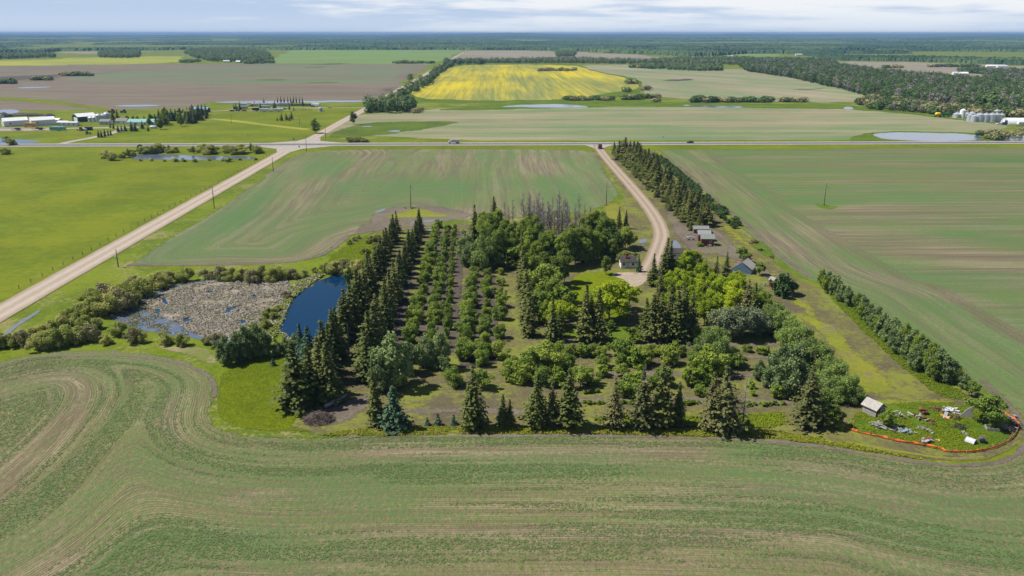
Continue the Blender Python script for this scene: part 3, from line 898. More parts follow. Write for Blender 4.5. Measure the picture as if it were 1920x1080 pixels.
sheet('green_margin', [(740, 192), (762, 182), (846, 120), (960, 119), (1072, 119.5), (1120, 130), (1200, 148), (1215, 165), (1190, 180), (1100, 190), (900, 193)], .07, M['f_deep'], smooth=0, wig=3, step=15, fe=10)
sheet('crop_field', [(1075, 121), (1200, 122), (1400, 131), (1450, 136), (1560, 161), (1640, 181), (1712, 187), (1600, 193), (1400, 190), (1240, 184), (1196, 172), (1200, 150), (1120, 131)], .09, M['crop_pale'], phi=R(25), smooth=1, wig=4, step=20)
sheet('stubble_field', [(1558, 115), (1700, 116), (1960, 126), (2400, 135), (2400, 165), (1960, 156), (1760, 153), (1640, 142), (1560, 130)], .09, M['stubble'], smooth=1, wig=5, step=25)
sheet('stubble_field', [(1285, 106), (1400, 107), (1410, 112), (1300, 112)], .09, M['stubble'], wig=5)
sheet('green_field', [(1340, 100), (1360, 97), (1500, 98), (1470, 106), (1360, 107)], .09, M['green_far'], wig=6)
sheet('stubble_field', [(80, 99), (200, 96), (270, 96), (180, 102)], .10, M['stubble'], wig=6)

for q in [[(460, 150.5), (500, 147.5), (545, 149), (520, 152), (480, 152)], [(560, 155.5), (600, 153.5), (640, 154.5), (620, 157)], [(575, 125.5), (610, 124.5), (612, 127), (580, 127.5)]]:
    sheet('green_patch', q, .14, M['f_deep'], smooth=1, wig=3, fe=12)
for q in [[(640, 188), (700, 165), (755, 157), (740, 170), (700, 187)], [(-100, 150), (60, 140), (150, 139), (60, 150), (-100, 160)]]:
    sheet('dark_soil', q, .13, M['f_darksoil'], smooth=1, wig=5, fe=30)
sheet('bare_soil', [(1230, 150), (1290, 147), (1320, 149), (1290, 152), (1240, 152.5)], .13, M['f_darksoil'], smooth=1, wig=3, fe=10)
sheet('bare_soil', [(1480, 168), (1560, 163), (1570, 166), (1500, 170)], .13, M['f_soil'], smooth=1, wig=3, fe=10)
# ------------------------------------------------------------------ plants
def unit(v):
    return v / (np.linalg.norm(v, axis=1, keepdims=True) + 1e-9)


def cards(cen, nor, size, r, aspect=(.55, .95)):
    """leaf clumps: kite-shaped faces facing roughly along nor"""
    n = len(cen)
    nor = unit(nor)
    t = unit(np.cross(nor, unit(r.normal(size=(n, 3)))))
    b = np.cross(nor, t)
    s = np.asarray(size).reshape(-1, 1) * np.ones((n, 1))
    q = r.uniform(*aspect, size=(n, 1))
    k = r.uniform(.15, .5, size=(n, 1))
    v = np.stack([cen + t * s, cen + b * s * q + t * s * (k - .3), cen - t * s + nor * s * .25, cen - b * s * q + t * s * (k - .3)], 1)
    return v.reshape(-1, 3)


def card_mesh(name, cen, nor, size, mat, tint, r, aspect=(.55, .95)):
    v = cards(cen, nor, size, r, aspect)
    n = len(cen)
    return np_mesh(name, v, np.arange(4 * n).reshape(n, 4), mat, attrs={'tint': ('FACE', np.clip(tint, 0, 1))})


BARK = plain('bark', (.16, .13, .105), .9, .3, 3)
PALEBARK = plain('pale_bark', (.38, .36, .32), .85, .3, 3)
GREYWOOD = plain('grey_dead_wood', (.30, .275, .26), .9, .25, 3)
TWIGWOOD = plain('grey_twigs', (.25, .225, .21), .9, .3, 3)


def spruce(name, mat, h=12.0, rad=2.3, layers=30, seed=1, ragged=.2, bare=.05, card=.42, top=.9):
    r = np.random.default_rng(seed)
    cen, nor, siz, tin = [], [], [], []
    for i in range(layers):
        f = (i + r.uniform(0, .6)) / layers
        z = h * (bare + (1 - bare) * f)
        rr = rad * ((1 - f) ** top) * r.uniform(1 - ragged, 1 + ragged) + .10
        if f < .12:
            rr *= .75 + f * 2
        nb = max(4, int(6 + 9 * (1 - f)))
        a0 = r.uniform(0, 6.28)
        for k in range(nb):
            a = a0 + 6.283 * k / nb + r.uniform(-.25, .25)
            if r.random() < .12:
                continue
            L = rr * r.uniform(.6, 1.25)
            m = max(2, int(L / (card * .42)))
            for j in range(m):
                t = (j + .6) / m
                p = np.array([math.cos(a) * L * t, math.sin(a) * L * t, z - L * (.30 * t - .18 * t * t) + r.uniform(-.12, .12)])
                p[:2] += r.normal(0, .10 + .10 * t * L / rad, 2)
                cen.append(p)
                d = np.array([math.cos(a), math.sin(a), 0])
                nor.append(np.array([0, 0, 1.0]) + d * .6 + r.normal(0, .38, 3))
                siz.append(card * (1.0 - .38 * t) * (.65 + .5 * (1 - f)) * r.uniform(.75, 1.2))
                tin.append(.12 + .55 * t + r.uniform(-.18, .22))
    for i in range(14):
        cen.append([0, 0, h * (.93 + .075 * i / 14)])
        nor.append(r.normal(0, 1, 3) * [1, 1, .2])
        siz.append(.30 * (1 - i / 20))
        tin.append(.6)
    return card_mesh(name, np.array(cen), np.array(nor), np.array(siz), mat, np.array(tin), r)


def blobby(name, mat, h, rx, seed, nb=18, leaves=2600, card=.26, base=.12, lump=.34, open_=0.0, droop=0.0, flat=1.0, shape=.5, jit=.6):
    """broad-leaved crown: leaf clumps gathered in uneven boughs. returns mesh and bough centres"""
    r = np.random.default_rng(seed)
    zc, rz = h * (base + 1) / 2, h * (1 - base) / 2
    low = base < .08
    if low:
        zc, rz = h * .38, h * .52
    B = []
    while len(B) < nb:
        p = r.uniform(-1, 1, 3)
        q = np.linalg.norm(p)
        if .30 < q < .92:
            wz = 1 - abs(p[2]) ** 2 * .35 - shape * .35 * max(0, p[2])
            B.append([p[0] * rx * wz, p[1] * rx * wz, zc + p[2] * rz, r.uniform(.7, 1.3) * lump * (.6 + .4 * (1 - q))])
    B.append([0, 0, zc, lump * 1.3])
    B = np.array(B)
    if low:
        B[:, 2] = np.maximum(B[:, 2], h * .10)
        B[:, 2] *= (h * .86) / B[:, 2].max()
    per = leaves // len(B)
    cen, nor, siz, tin = [], [], [], []
    for b in B:
        R_ = b[3] * (rx + rz) * .62
        d = unit(r.normal(size=(per, 3)))
        if not low:
            d[:, 2] = np.where(d[:, 2] < -.35, -d[:, 2], d[:, 2])
        rad = R_ * (1 - .45 * r.random((per, 1)) ** 2)
        lump_ = 1 + .28 * np.sin(d[:, :1] * 5 + b[0]) * np.cos(d[:, 1:2] * 6 + b[1])
        c = b[:3] + d * rad * lump_ * [1, 1, flat]
        if open_:
            c += r.normal(0, open_, c.shape)
        cen.append(c)
        nor.append(d + r.normal(0, jit, d.shape) + [0, 0, .6 - droop])
        siz.append(card * r.uniform(.6, 1.35, per))
        tin.append(.5 + r.uniform(-.3, .3) + r.normal(0, .2, per))
    cen = np.concatenate(cen)
    k = cen[:, 2] > .05
    cen, nor, siz, tin = cen[k], np.concatenate(nor)[k], np.concatenate(siz)[k], np.concatenate(tin)[k]
    return card_mesh(name, cen, nor, siz, mat, tin, r), B


def trunk_mesh(name, h, r0, mat, boughs=None, seed=0, n=6, stems=1, top=.02):
    r = random.Random(seed)
    mb = MB()
    for s in range(stems):
        a = 6.283 * s / stems + r.random()
        sp = .25 if stems > 1 else 0
        ln = h * .16 if stems > 1 else 0
        mb.tube([(math.cos(a) * sp, math.sin(a) * sp, -.15), (math.cos(a) * (sp + ln * .3), math.sin(a) * (sp + ln * .3), h * .35), (math.cos(a) * (sp + ln), math.sin(a) * (sp + ln), h * .72)],
                [r0, r0 * .7, max(top, r0 * .25)], n)
    if boughs is not None and len(boughs):
        for b in list(boughs)[:8]:
            z0 = min(h * .55, max(h * .15, b[2] * .55))
            mb.tube([(0, 0, z0), (b[0] * .5, b[1] * .5, (z0 + b[2]) * .5 + .1 * h * .2), (b[0] * .95, b[1] * .95, b[2])], [r0 * .5, r0 * .32, r0 * .1], 5)
    me = bpy.data.meshes.new(name)
    me.from_pydata(mb.v, [], mb.f)
    for p in me.polygons:
        p.use_smooth = True
    me.materials.append(mat)
    return me


def bare_tree(name, h, seed, mat, twig=1.0, r0=.13):
    r = random.Random(seed)
    mb = MB()
    lean = (r.uniform(-.05, .05) * h, r.uniform(-.05, .05) * h)
    P = lambda t: Vector((lean[0] * t + .06 * math.sin(t * 7 + seed), lean[1] * t, h * t - .1))
    mb.tube([P(k / 6) for k in range(7)], [r0 * (1 - .8 * k / 6) for k in range(7)], 6)
    for i in range(int(22 * twig)):
        t = r.uniform(.25, .97)
        a = r.uniform(0, 6.283)
        L = h * .15 * (1.15 - t) * r.uniform(.5, 1.5) + .3
        d = Vector((math.cos(a), math.sin(a), r.uniform(.3, 1.1))).normalized()
        p0 = P(t)
        p1 = p0 + d * L * .6
        p2 = p1 + (d + Vector((r.uniform(-.3, .3), r.uniform(-.3, .3), .35))).normalized() * L * .5
        w_ = r0 * .42 * (1.15 - t) + .012
        mb.tube([p0, p1, p2], [w_, w_ * .6, w_ * .25], 4, caps=False)
        for k in range(2):
            q0 = p0 + (p1 - p0) * r.uniform(.4, 1)
            q1 = q0 + (d + Vector((r.uniform(-1, 1), r.uniform(-1, 1), r.uniform(0, .8)))).normalized() * L * .4
            mb.tube([q0, q1], [w_ * .45, w_ * .15], 3, caps=False)
    me = bpy.data.meshes.new(name)
    me.from_pydata(mb.v, [], mb.f)
    me.materials.append(mat)
    return me


def dead_spruce_mesh(name, h, seed, mat):
    r = random.Random(seed)
    mb = MB()
    mb.tube([(0, 0, -.1), (.05, 0, h * .5), (0, 0, h)], [.16, .10, .02], 6)
    for i in range(70):
        t = r.uniform(.08, .97)
        a = r.uniform(0, 6.283)
        L = (1 - t) * h * .2 + .25
        L *= r.uniform(.5, 1.1)
        mb.tube([(0, 0, h * t), (math.cos(a) * L * .5, math.sin(a) * L * .5, h * t - L * .08), (math.cos(a) * L, math.sin(a) * L, h * t - L * .2)], [.035, .024, .012], 4, caps=False)
    me = bpy.data.meshes.new(name)
    me.from_pydata(mb.v, [], mb.f)
    me.materials.append(mat)
    return me


L = {}
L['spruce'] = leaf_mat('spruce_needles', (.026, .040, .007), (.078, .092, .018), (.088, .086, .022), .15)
L['bluespruce'] = leaf_mat('young_spruce_needles', (.016, .040, .022), (.046, .085, .042), (.055, .080, .035), .15)
L['oldspruce'] = leaf_mat('browning_spruce_needles', (.034, .041, .012), (.088, .092, .028), (.098, .088, .032), .15)
L['orchard'] = leaf_mat('orchard_leaves', (.058, .100, .014), (.155, .205, .030), (.165, .195, .026), .35)
L['lime'] = leaf_mat('lime_leaves', (.090, .145, .006), (.215, .268, .010), (.225, .255, .010), .4)
L['limebush'] = leaf_mat('bush_leaves', (.062, .105, .010), (.150, .198, .020), (.14, .19, .02), .35)
L['aspen'] = leaf_mat('aspen_leaves', (.050, .082, .010), (.142, .180, .028), (.14, .185, .022), .36)
L['poplar'] = leaf_mat('poplar_leaves', (.050, .084, .026), (.165, .202, .080), (.135, .175, .058), .3)
L['willow'] = leaf_mat('willow_leaves', (.110, .140, .026), (.235, .255, .062), (.25, .24, .08), .4)
L['brownwillow'] = leaf_mat('budding_willow_twigs', (.105, .098, .042), (.185, .170, .080), (.16, .15, .07), .2)
L['feather'] = leaf_mat('narrow_leaves', (.060, .098, .020), (.140, .180, .048), (.13, .18, .04), .35)
L['silver'] = leaf_mat('silver_leaves', (.058, .078, .040), (.135, .156, .085), (.12, .14, .07), .25)
L['hedge'] = leaf_mat('hedge_needles', (.018, .040, .010), (.050, .085, .020), (.05, .08, .02), .2)
L['far'] = leaf_mat('far_leaves', (.026, .054, .013), (.074, .115, .028), (.07, .10, .035), .25)
L['fargrey'] = leaf_mat('far_bare_twigs', (.095, .084, .072), (.165, .150, .130), (.12, .125, .085), .15)

TWIGWOOD = plain('grey_twigs', (.25, .225, .21), .9, .3, 3)
K = {}          # kind -> dict(h, r, variants [(crown, trunk)])


def kind(key, name, h, variants, pname='trunk'):
    K[key] = dict(name=name, h=h, v=variants, part=pname)


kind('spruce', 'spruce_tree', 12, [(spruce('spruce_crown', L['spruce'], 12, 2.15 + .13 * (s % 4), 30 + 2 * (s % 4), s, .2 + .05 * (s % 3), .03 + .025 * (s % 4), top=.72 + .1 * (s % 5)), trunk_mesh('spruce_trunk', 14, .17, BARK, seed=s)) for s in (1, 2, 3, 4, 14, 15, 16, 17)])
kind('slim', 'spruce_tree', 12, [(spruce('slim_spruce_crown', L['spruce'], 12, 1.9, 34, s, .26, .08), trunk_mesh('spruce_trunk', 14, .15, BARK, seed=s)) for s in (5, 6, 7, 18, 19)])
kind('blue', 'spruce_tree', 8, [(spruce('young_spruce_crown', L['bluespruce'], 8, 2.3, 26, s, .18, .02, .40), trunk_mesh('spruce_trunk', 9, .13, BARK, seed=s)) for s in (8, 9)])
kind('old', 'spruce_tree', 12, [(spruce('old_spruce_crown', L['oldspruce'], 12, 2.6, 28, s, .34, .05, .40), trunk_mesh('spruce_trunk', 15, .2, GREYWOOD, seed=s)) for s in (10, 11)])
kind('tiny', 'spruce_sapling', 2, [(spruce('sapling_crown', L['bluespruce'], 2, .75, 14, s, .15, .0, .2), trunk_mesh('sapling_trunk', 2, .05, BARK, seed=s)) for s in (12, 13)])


def broad(key, name, lk, h, rx, seeds, bark=BARK, r0=.14, stems=1, pname='trunk', **kw):
    vs = []
    for s in seeds:
        me, B = blobby(name + '_crown', L[lk], h, rx, s, **kw)
        vs.append((me, trunk_mesh(name + '_' + pname, h, r0, bark, B if stems == 1 else B[:5], s, stems=stems)))
    kind(key, name, h, vs, pname)


broad('orchard', 'fruit_bush', 'orchard', 3.4, 2.0, (21, 22, 23), r0=.07, stems=4, pname='stem', nb=22, leaves=5200, card=.115, base=.03, lump=.30, open_=.08, jit=.75)
broad('orchtree', 'fruit_tree', 'orchard', 4.2, 2.2, (24, 25), r0=.10, nb=22, leaves=5200, card=.125, base=.16, lump=.30, open_=.08, jit=.75)
broad('lime', 'maple_tree', 'lime', 7.5, 3.8, (31, 32, 33), r0=.16, nb=36, leaves=8500, card=.165, base=.08, lump=.22, open_=.14, jit=.75)
broad('limebush', 'maple_bush', 'limebush', 3.0, 1.7, (34, 35), r0=.06, stems=4, pname='stem', nb=14, leaves=1900, card=.17, base=.04)
broad('aspen', 'aspen_tree', 'aspen', 10, 2.9, (41, 42, 43, 44), bark=PALEBARK, r0=.15, nb=34, leaves=8500, card=.165, base=.09, lump=.20, open_=.2, shape=.9, jit=.8)
broad('poplar', 'poplar_tree', 'poplar', 8, 3.0, (51, 52, 53), bark=PALEBARK, r0=.16, nb=36, leaves=6500, card=.20, base=.03, lump=.19, open_=.2, jit=1.0)
broad('willow', 'willow_shrub', 'willow', 4, 2.6, (61, 62, 63), r0=.06, stems=6, pname='stem', nb=26, leaves=6500, card=.12, base=.0, lump=.28, open_=.10, jit=.8)
broad('brownwillow', 'willow_shrub', 'brownwillow', 3.6, 2.6, (64, 65), r0=.06, stems=6, pname='stem', nb=20, leaves=3600, card=.13, base=.0, lump=.30, open_=.10, jit=.9)
broad('feather', 'buckthorn_tree', 'feather', 7, 3.6, (71, 72, 73), r0=.12, stems=4, pname='stem', nb=30, leaves=8500, card=.14, base=.03, lump=.27, open_=.13, jit=.8)
broad('silver', 'silver_willow', 'silver', 6.5, 2.9, (74, 75), bark=PALEBARK, r0=.13, nb=28, leaves=6500, card=.15, base=.085, lump=.28, open_=.16, jit=.9)
broad('hedge', 'hedge_shrub', 'hedge', 2.0, 1.25, (81, 82), r0=.04, stems=3, pname='stem', nb=12, leaves=900, card=.16, base=.0, lump=.4)
DEAD = [bare_tree('dead_trunk', 10, s, TWIGWOOD, 3.2, .19) for s in (1, 2, 3, 4)]
DEADTOP = [dead_spruce_mesh('dead_spruce', 9, s, GREYWOOD) for s in (1, 2)]


def plant(key, px, py, h, label=None, group=None, cat='tree', wf=1.0, world=None, z=.06):
    k = K[key]
    wf *= {'spruce': 1.3, 'slim': 1.25, 'old': 1.12, 'blue': 1.05, 'orchard': 1.0, 'orchtree': 1.0, 'willow': 1.1, 'aspen': .88, 'poplar': .92}.get(key, 1.0)
    x, y = world if world else at(px, py)
    crown, trunk = k['v'][rnd.randrange(len(k['v']))]
    s = h / k['h']
    o = empty(k['name'], (x, y, z), rnd.uniform(0, 6.28), (s * wf, s * wf, s))
    o.rotation_euler = (rnd.gauss(0, .022), rnd.gauss(0, .022), o.rotation_euler.z)
    tag(o, label, cat, group)
    link('crown', crown, o)
    link(k['part'], trunk, o)
    return o


def lerp_row(a, b, n, jit=.25, skip=()):
    """n places along a straight planted row between two survey points"""
    A, B = at(*a), at(*b)
    for i in range(n):
        if i in skip:
            continue
        t = (i + rnd.uniform(-jit, jit) * .8) / max(1, n - 1)
        yield (A[0] + (B[0] - A[0]) * t + rnd.uniform(-jit, jit), A[1] + (B[1] - A[1]) * t + rnd.uniform(-jit, jit))


def row(key, a, b, n, h0, h1, jit=.4, wf=1.0, skip=(), cat='tree', group=None, hv=.15):
    out = []
    for i, p in enumerate(lerp_row(a, b, n, jit, skip)):
        t = i / max(1, n - 1)
        kk = key if isinstance(key, str) else rnd.choice(key)
        out.append(plant(kk, 0, 0, (h0 + (h1 - h0) * t) * rnd.uniform(1 - hv, 1 + hv), None, group, cat, wf * rnd.uniform(.9, 1.12), world=p))
    return out
# ------------------------------------------------------------------ trees of the farm
PX = lambda px, py, w: w * mpp(py)
# two long spruce rows east of the pond
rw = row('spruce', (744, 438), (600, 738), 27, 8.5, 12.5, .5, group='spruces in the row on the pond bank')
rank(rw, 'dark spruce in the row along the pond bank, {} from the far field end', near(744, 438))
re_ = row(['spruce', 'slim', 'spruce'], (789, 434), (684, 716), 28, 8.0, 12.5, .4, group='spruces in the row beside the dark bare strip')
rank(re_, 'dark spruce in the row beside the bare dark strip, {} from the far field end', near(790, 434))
# front row of old spruces, each described by itself
front = [('slim', 706, 797, 690, 'thin ragged spruce with a bare reddish trunk beside a bluish spruce', .8), ('blue', 740, 802, 722, 'broad bluish spruce at the left end of the front row', 1.15),
         ('spruce', 886, 803, 684, 'tall lone dark spruce between three saplings and a pair of small spruces', .95), ('slim', 942, 800, 738, 'taller one of the pair of small spruces in the front row', 1.0),
         ('slim', 956, 799, 748, 'shorter one of the pair of small spruces in the front row', 1.0), ('spruce', 1003, 800, 698, 'dark full spruce, left one of three close together in the front row', .95),
         ('old', 1034, 799, 708, 'thin brownish spruce, middle one of three close together in the front row', .8), ('spruce', 1065, 801, 692, 'olive spruce, right one of three close together in the front row', 1.0),
         ('old', 1150, 802, 706, 'olive brown spruce standing alone with a gap on either side in the front row', 1.0), ('old', 1205, 803, 688, 'spruce with a long bare grey top in the front row', 1.0),
         ('slim', 1242, 800, 684, 'tall thin olive spruce right of the bare topped spruce', 1.1), ('spruce', 1270, 796, 716, 'short dark spruce at the right end of a group of three', .8),
         ('old', 1332, 806, 696, 'olive spruce at the left side of the big front clump', .9), ('old', 1362, 810, 684, 'tallest olive brown spruce of the big front clump', 1.1),
         ('old', 1512, 798, 684, 'big brownish dying spruce beside a dark round bush near the grey shed', 1.15),
         ('spruce', 556, 764, 640, 'wide dark spruce at the edge of the bright grass meadow', 1.2), ('spruce', 584, 752, 650, 'dark spruce squeezed behind the wide one at the meadow', 1.1), ('spruce', 620, 752, 642, 'olive dark spruce behind the brush pile', 1.15),
         ('blue', 566, 672, 606, 'small bluish spruce at the near pond bank', .8), ('blue', 580, 676, 612, 'wider bluish spruce at the near pond bank', 1.1), ('blue', 596, 690, 640, 'low bluish spruce between the pond bank and the meadow', .8),
         ('slim', 1244, 522, 446, 'tall dark spruce at the bend of the dirt lane, left of a pair', .9), ('spruce', 1256, 520, 452, 'tall dark spruce at the bend of the dirt lane, right of a pair', .8), ('spruce', 1224, 536, 476, 'shorter dark spruce below the pair at the lane bend', .9),
         ('spruce', 1360, 518, 472, 'lone spruce left of the collapsed barn', .9), ('slim', 1160, 429, 388, 'taller spruce of the pair in the yellow weeds by the lane', .9), ('slim', 1173, 429, 394, 'shorter spruce of the pair in the yellow weeds by the lane', .9),
         ('blue', 1197, 510, 476, 'small bright spruce at the right corner of the white cabin', .7), ('spruce', 892, 450, 384, 'narrow dark spruce at the far left of the aspen grove', .9), ('spruce', 927, 440, 368, 'narrow dark spruce with its top above the aspen grove', .9),
         ('old', 1398, 602, 522, 'olive spruce in the lime maples below the collapsed barn', 1.0), ('spruce', 1412, 606, 530, 'dark spruce right of the olive one below the collapsed barn', 1.0), ('old', 1340, 530, 480, 'olive spruce among lime maples behind the cabin turnaround', .9),
         ('old', 1236, 566, 508, 'olive grey spruce right of the dirt turnaround', .9)]
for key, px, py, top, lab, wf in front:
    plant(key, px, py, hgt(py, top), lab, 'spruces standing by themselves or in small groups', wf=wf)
for px, py, top, lab in [(801, 797, 783, 'spruce sapling, leftmost of the row left of the lone tall spruce'), (821, 797, 777, 'spruce sapling, middle one of the row left of the lone tall spruce'), (851, 796, 779, 'spruce sapling closest to the lone tall spruce on its left'),
                         (913, 792, 780, 'tiny spruce sapling between the lone tall spruce and the small pair'), (512, 686, 672, 'spruce sapling alone in the bright grass meadow'), (525, 752, 742, 'low sapling at the foot of the wide meadow spruce')]:
    plant('tiny', px, py, hgt(py, top), lab, 'spruce saplings')
# interior column of spruces, west of the yard
ci = []
for px, py, top in [(977, 505, 446), (980, 530, 462), (983, 556, 482), (986, 582, 505), (989, 608, 530), (991, 630, 556)]:
    ci.append(plant('slim', px, py, hgt(py, top), None, 'spruces in the short column west of the lawn', wf=1.1))
rank(ci, 'spruce in the short column beside the weedy lane, {} from its far end', near(977, 505))
cy = []
for px, py, top in [(1036, 640, 562), (1048, 632, 575), (1096, 640, 534), (1108, 636, 552), (1120, 640, 538), (1212, 634, 560), (1226, 637, 552), (1240, 638, 548), (1252, 634, 556), (1266, 640, 545), (1280, 638, 540), (1293, 634, 548), (1258, 622, 532), (1275, 620, 535), (1230, 620, 540)]:
    cy.append(plant(rnd.choice(['spruce', 'slim', 'slim']), px, py, hgt(py, top), None, 'yard spruces along the near side of the lawn', wf=1.0))
rank(cy, 'tall yard spruce on the near side of the lawn, {} from the weedy lane', near(1000, 640))
# block of spruces beside the dirt lane
blk = []
for f, n in ((.0, 30), (.36, 35), (.72, 34), (1.0, 22)):
    for i, p in enumerate(lerp_row((1153 + f * 30, 292 + f * 2), (1296 + f * 36, 433 - f * 10), n, .9)):
        t = i / (n - 1)
        if .60 < t < .68 and f < .6:
            continue
        if f == 0 and t > .1:
            hh = rnd.uniform(2.6, 5.5)
        else:
            hh = (13.5 - 4.5 * t) * rnd.uniform(.72, 1.1)
        if t < .05:
            hh *= .7
        blk.append(plant(rnd.choice(['spruce', 'slim', 'spruce']), 0, 0, hh, None, 'spruces in the dense block beside the dirt lane', wf=1.5, world=p))
rank(blk, 'spruce in the dense block beside the dirt lane, {} from the red sheds', near(1310, 440))
hd = []
for a, b, n in (((1226, 292), (1375, 427), 50), ((1238, 296), (1388, 424), 50)):
    for i, p in enumerate(lerp_row(a, b, n, .3)):
        if a[0] == 1238 and i in (31, 32, 37, 38, 44, 45, 46):
            continue
        hd.append(plant('hedge', 0, 0, rnd.uniform(1.5, 2.4), None, 'low dark shrubs of the double hedge by the right field', 'shrub', wf=1.3, world=p))
rank(hd, 'low dark shrub of the double hedge by the right field, {} from the red sheds', near(1320, 445))
# orchard rows running away from the front
ro = []
names = ['leftmost', 'second', 'third thin', 'fourth', 'fifth', 'sixth']
rows = [((820, 428), (770, 645), 19, 3.0, 4.2, 'orchard', 1.0), ((838, 436), (806, 660), 19, 2.8, 4.0, 'orchard', .95), ((853, 430), (836, 650), 24, 2.2, 3.0, 'orchard', .72),
        ((888, 520), (868, 672), 12, 3.4, 4.2, 'orchard', 1.05), ((916, 520), (904, 690), 11, 3.0, 3.6, 'orchard', .95), ((940, 515), (938, 668), 7, 2.6, 3.8, 'orchard', 1.05)]
for nm, (a, b, n, h0, h1, k, wf) in zip(names, rows):
    oo = row(k, a, b, n, h0, h1, .35, wf, cat='bush', group='fruit bushes in the orchard rows', hv=.2)
    rank(oo, 'fruit bush in the ' + nm + ' orchard row from the pond, {} from the far end', near(*a))
# cross rows of the near orchard
oo = []
for px, py, top, k in [(852, 722, 690, 'orchard'), (904, 728, 694, 'orchtree'), (962, 712, 674, 'orchard'), (975, 716, 680, 'orchard'), (985, 704, 660, 'orchard'), (1010, 690, 650, 'orchtree'), (1028, 694, 644, 'orchard'), (1062, 690, 662, 'orchard'), (1046, 664, 640, 'orchard'),
                       (1066, 668, 645, 'orchard'), (1092, 668, 645, 'limebush'), (1112, 667, 646, 'orchard'), (1126, 668, 648, 'orchard'), (1130, 690, 664, 'orchtree'), (1128, 705, 684, 'limebush'), (1165, 706, 682, 'orchtree'), (1165, 678, 636, 'orchard'), (1190, 688, 652, 'limebush'),
                       (1206, 684, 656, 'orchard'), (1210, 668, 646, 'orchard'), (1226, 666, 646, 'orchard'), (1250, 682, 648, 'orchard'), (1265, 664, 642, 'limebush'), (1276, 668, 648, 'orchard'), (1020, 722, 690, 'orchard'), (1048, 722, 690, 'limebush'), (1088, 728, 690, 'orchtree'),
                       (1105, 720, 692, 'orchard'), (1180, 744, 708, 'orchard'), (1192, 730, 698, 'limebush'), (1240, 724, 690, 'orchard'), (1302, 726, 690, 'limebush'), (1320, 716, 682, 'limebush'), (1312, 742, 722, 'orchard'), (1336, 700, 650, 'orchard'), (1306, 698, 666, 'orchard'),
                       (1384, 690, 664, 'orchtree'), (1362, 690, 672, 'limebush'), (1400, 660, 646, 'orchard'), (1425, 665, 650, 'limebush'), (1438, 664, 650, 'limebush'), (1408, 728, 714, 'limebush'), (1412, 742, 732, 'limebush'), (1460, 748, 724, 'limebush'), (950, 690, 678, 'orchard'),
                       (1145, 620, 600, 'aspen'), (1186, 642, 612, 'aspen'), (1300, 640, 610, 'aspen'), (1322, 640, 616, 'orchard')]:
    oo.append(plant(k, px, py, hgt(py, top), None, 'bushes and small trees of the near cross rows', 'bush', wf=1.15 if k != 'aspen' else 1.6))
rank(oo, 'bush of the cross rows behind the front spruces, {} from the brush pile', near(598, 787))
lw = []
for x0, x1, yy, n in ((1085, 1200, 757, 13), (1390, 1475, 760, 10), (1280, 1316, 758, 6), (1450, 1480, 741, 4), (1100, 1130, 738, 3)):
    for i in range(n):
        px = x0 + (x1 - x0) * (i + rnd.uniform(-.3, .3)) / n
        lw.append(plant('limebush', px, yy + rnd.uniform(-2, 2), rnd.uniform(.5, 1.0), None, 'knee high bright bushes planted in low rows', 'bush', wf=1.4))
rank(lw, 'knee high bright bush in the low planted rows, {} from the lone tall spruce', near(886, 803))
# poplars at the near end of the orchard
for px, py, top, lab, wf in [(735, 726, 622, 'big silvery green poplar with large leaves behind the pair of front spruces', 1.05), (716, 735, 660, 'lower silvery poplar at the left foot of the big one', .9), (764, 700, 636, 'silvery poplar right of the big one', .95),
                             (796, 690, 626, 'pale poplar at the near end of the second orchard row', .9), (826, 690, 616, 'pale poplar at the near end of the thin orchard row', .8), (838, 700, 668, 'small green poplar right of the thin orchard row', .9)]:
    plant('poplar', px, py, hgt(py, top), lab, 'silvery poplars at the near end of the orchard', wf=wf)
pl = []
for px, py, top in [(428, 684, 628), (446, 678, 622), (466, 672, 606), (482, 668, 604), (498, 668, 618), (520, 668, 634), (538, 664, 628), (556, 662, 624), (598, 672, 640), (612, 656, 618), (596, 680, 648)]:
    pl.append(plant('poplar', px, py, hgt(py, top), None, 'blue green poplars between marsh and meadow', wf=.9))
rank(pl, 'blue green poplar between the marsh and the bright meadow, {} from the crop field', near(410, 700))
# willows round the marsh
wl = []
wil = [(270, 556, 508), (298, 540, 500), (318, 530, 502), (350, 528, 494), (336, 526, 505), (385, 524, 500), (412, 524, 492), (432, 526, 496), (455, 526, 495), (474, 530, 498), (492, 524, 490), (508, 528, 496), (525, 524, 492), (548, 522, 498), (570, 520, 500), (240, 572, 520), (226, 582, 530), (205, 590, 540),
       (186, 586, 535), (170, 592, 548), (150, 590, 560), (132, 600, 570), (215, 575, 525), (195, 570, 520), (176, 575, 530), (255, 545, 510), (120, 622, 582), (100, 630, 590), (80, 640, 600), (62, 640, 608), (42, 648, 612), (22, 650, 620), (5, 652, 622), (130, 645, 600), (112, 650, 606),
       (92, 652, 610), (150, 640, 602), (168, 640, 600), (72, 656, 618), (200, 645, 622), (224, 628, 596), (255, 642, 606), (310, 645, 616), (340, 648, 620), (404, 650, 618), (386, 646, 628), (182, 616, 590), (160, 618, 584), (142, 615, 580), (497, 616, 590), (480, 628, 600), (536, 560, 542), (506, 598, 570), (520, 585, 568), (470, 636, 612),
       (612, 512, 486), (628, 514, 482), (645, 512, 480), (660, 516, 484), (672, 520, 478), (590, 512, 498), (-20, 655, 620), (-45, 660, 628), (-12, 640, 612)]
for i, (px, py, top) in enumerate(wil):
    br = (i % 7 == 2) or px in (385, 412, 255, 548, 645)
    wl.append(plant('brownwillow' if br else 'willow', px, py, hgt(py, top) * .78, None, 'willow shrubs round the marsh', 'shrub', wf=1.0))
rank(wl, 'willow shrub on the marsh bank, {} from the power pole by the road', near(222, 502))
gb = []
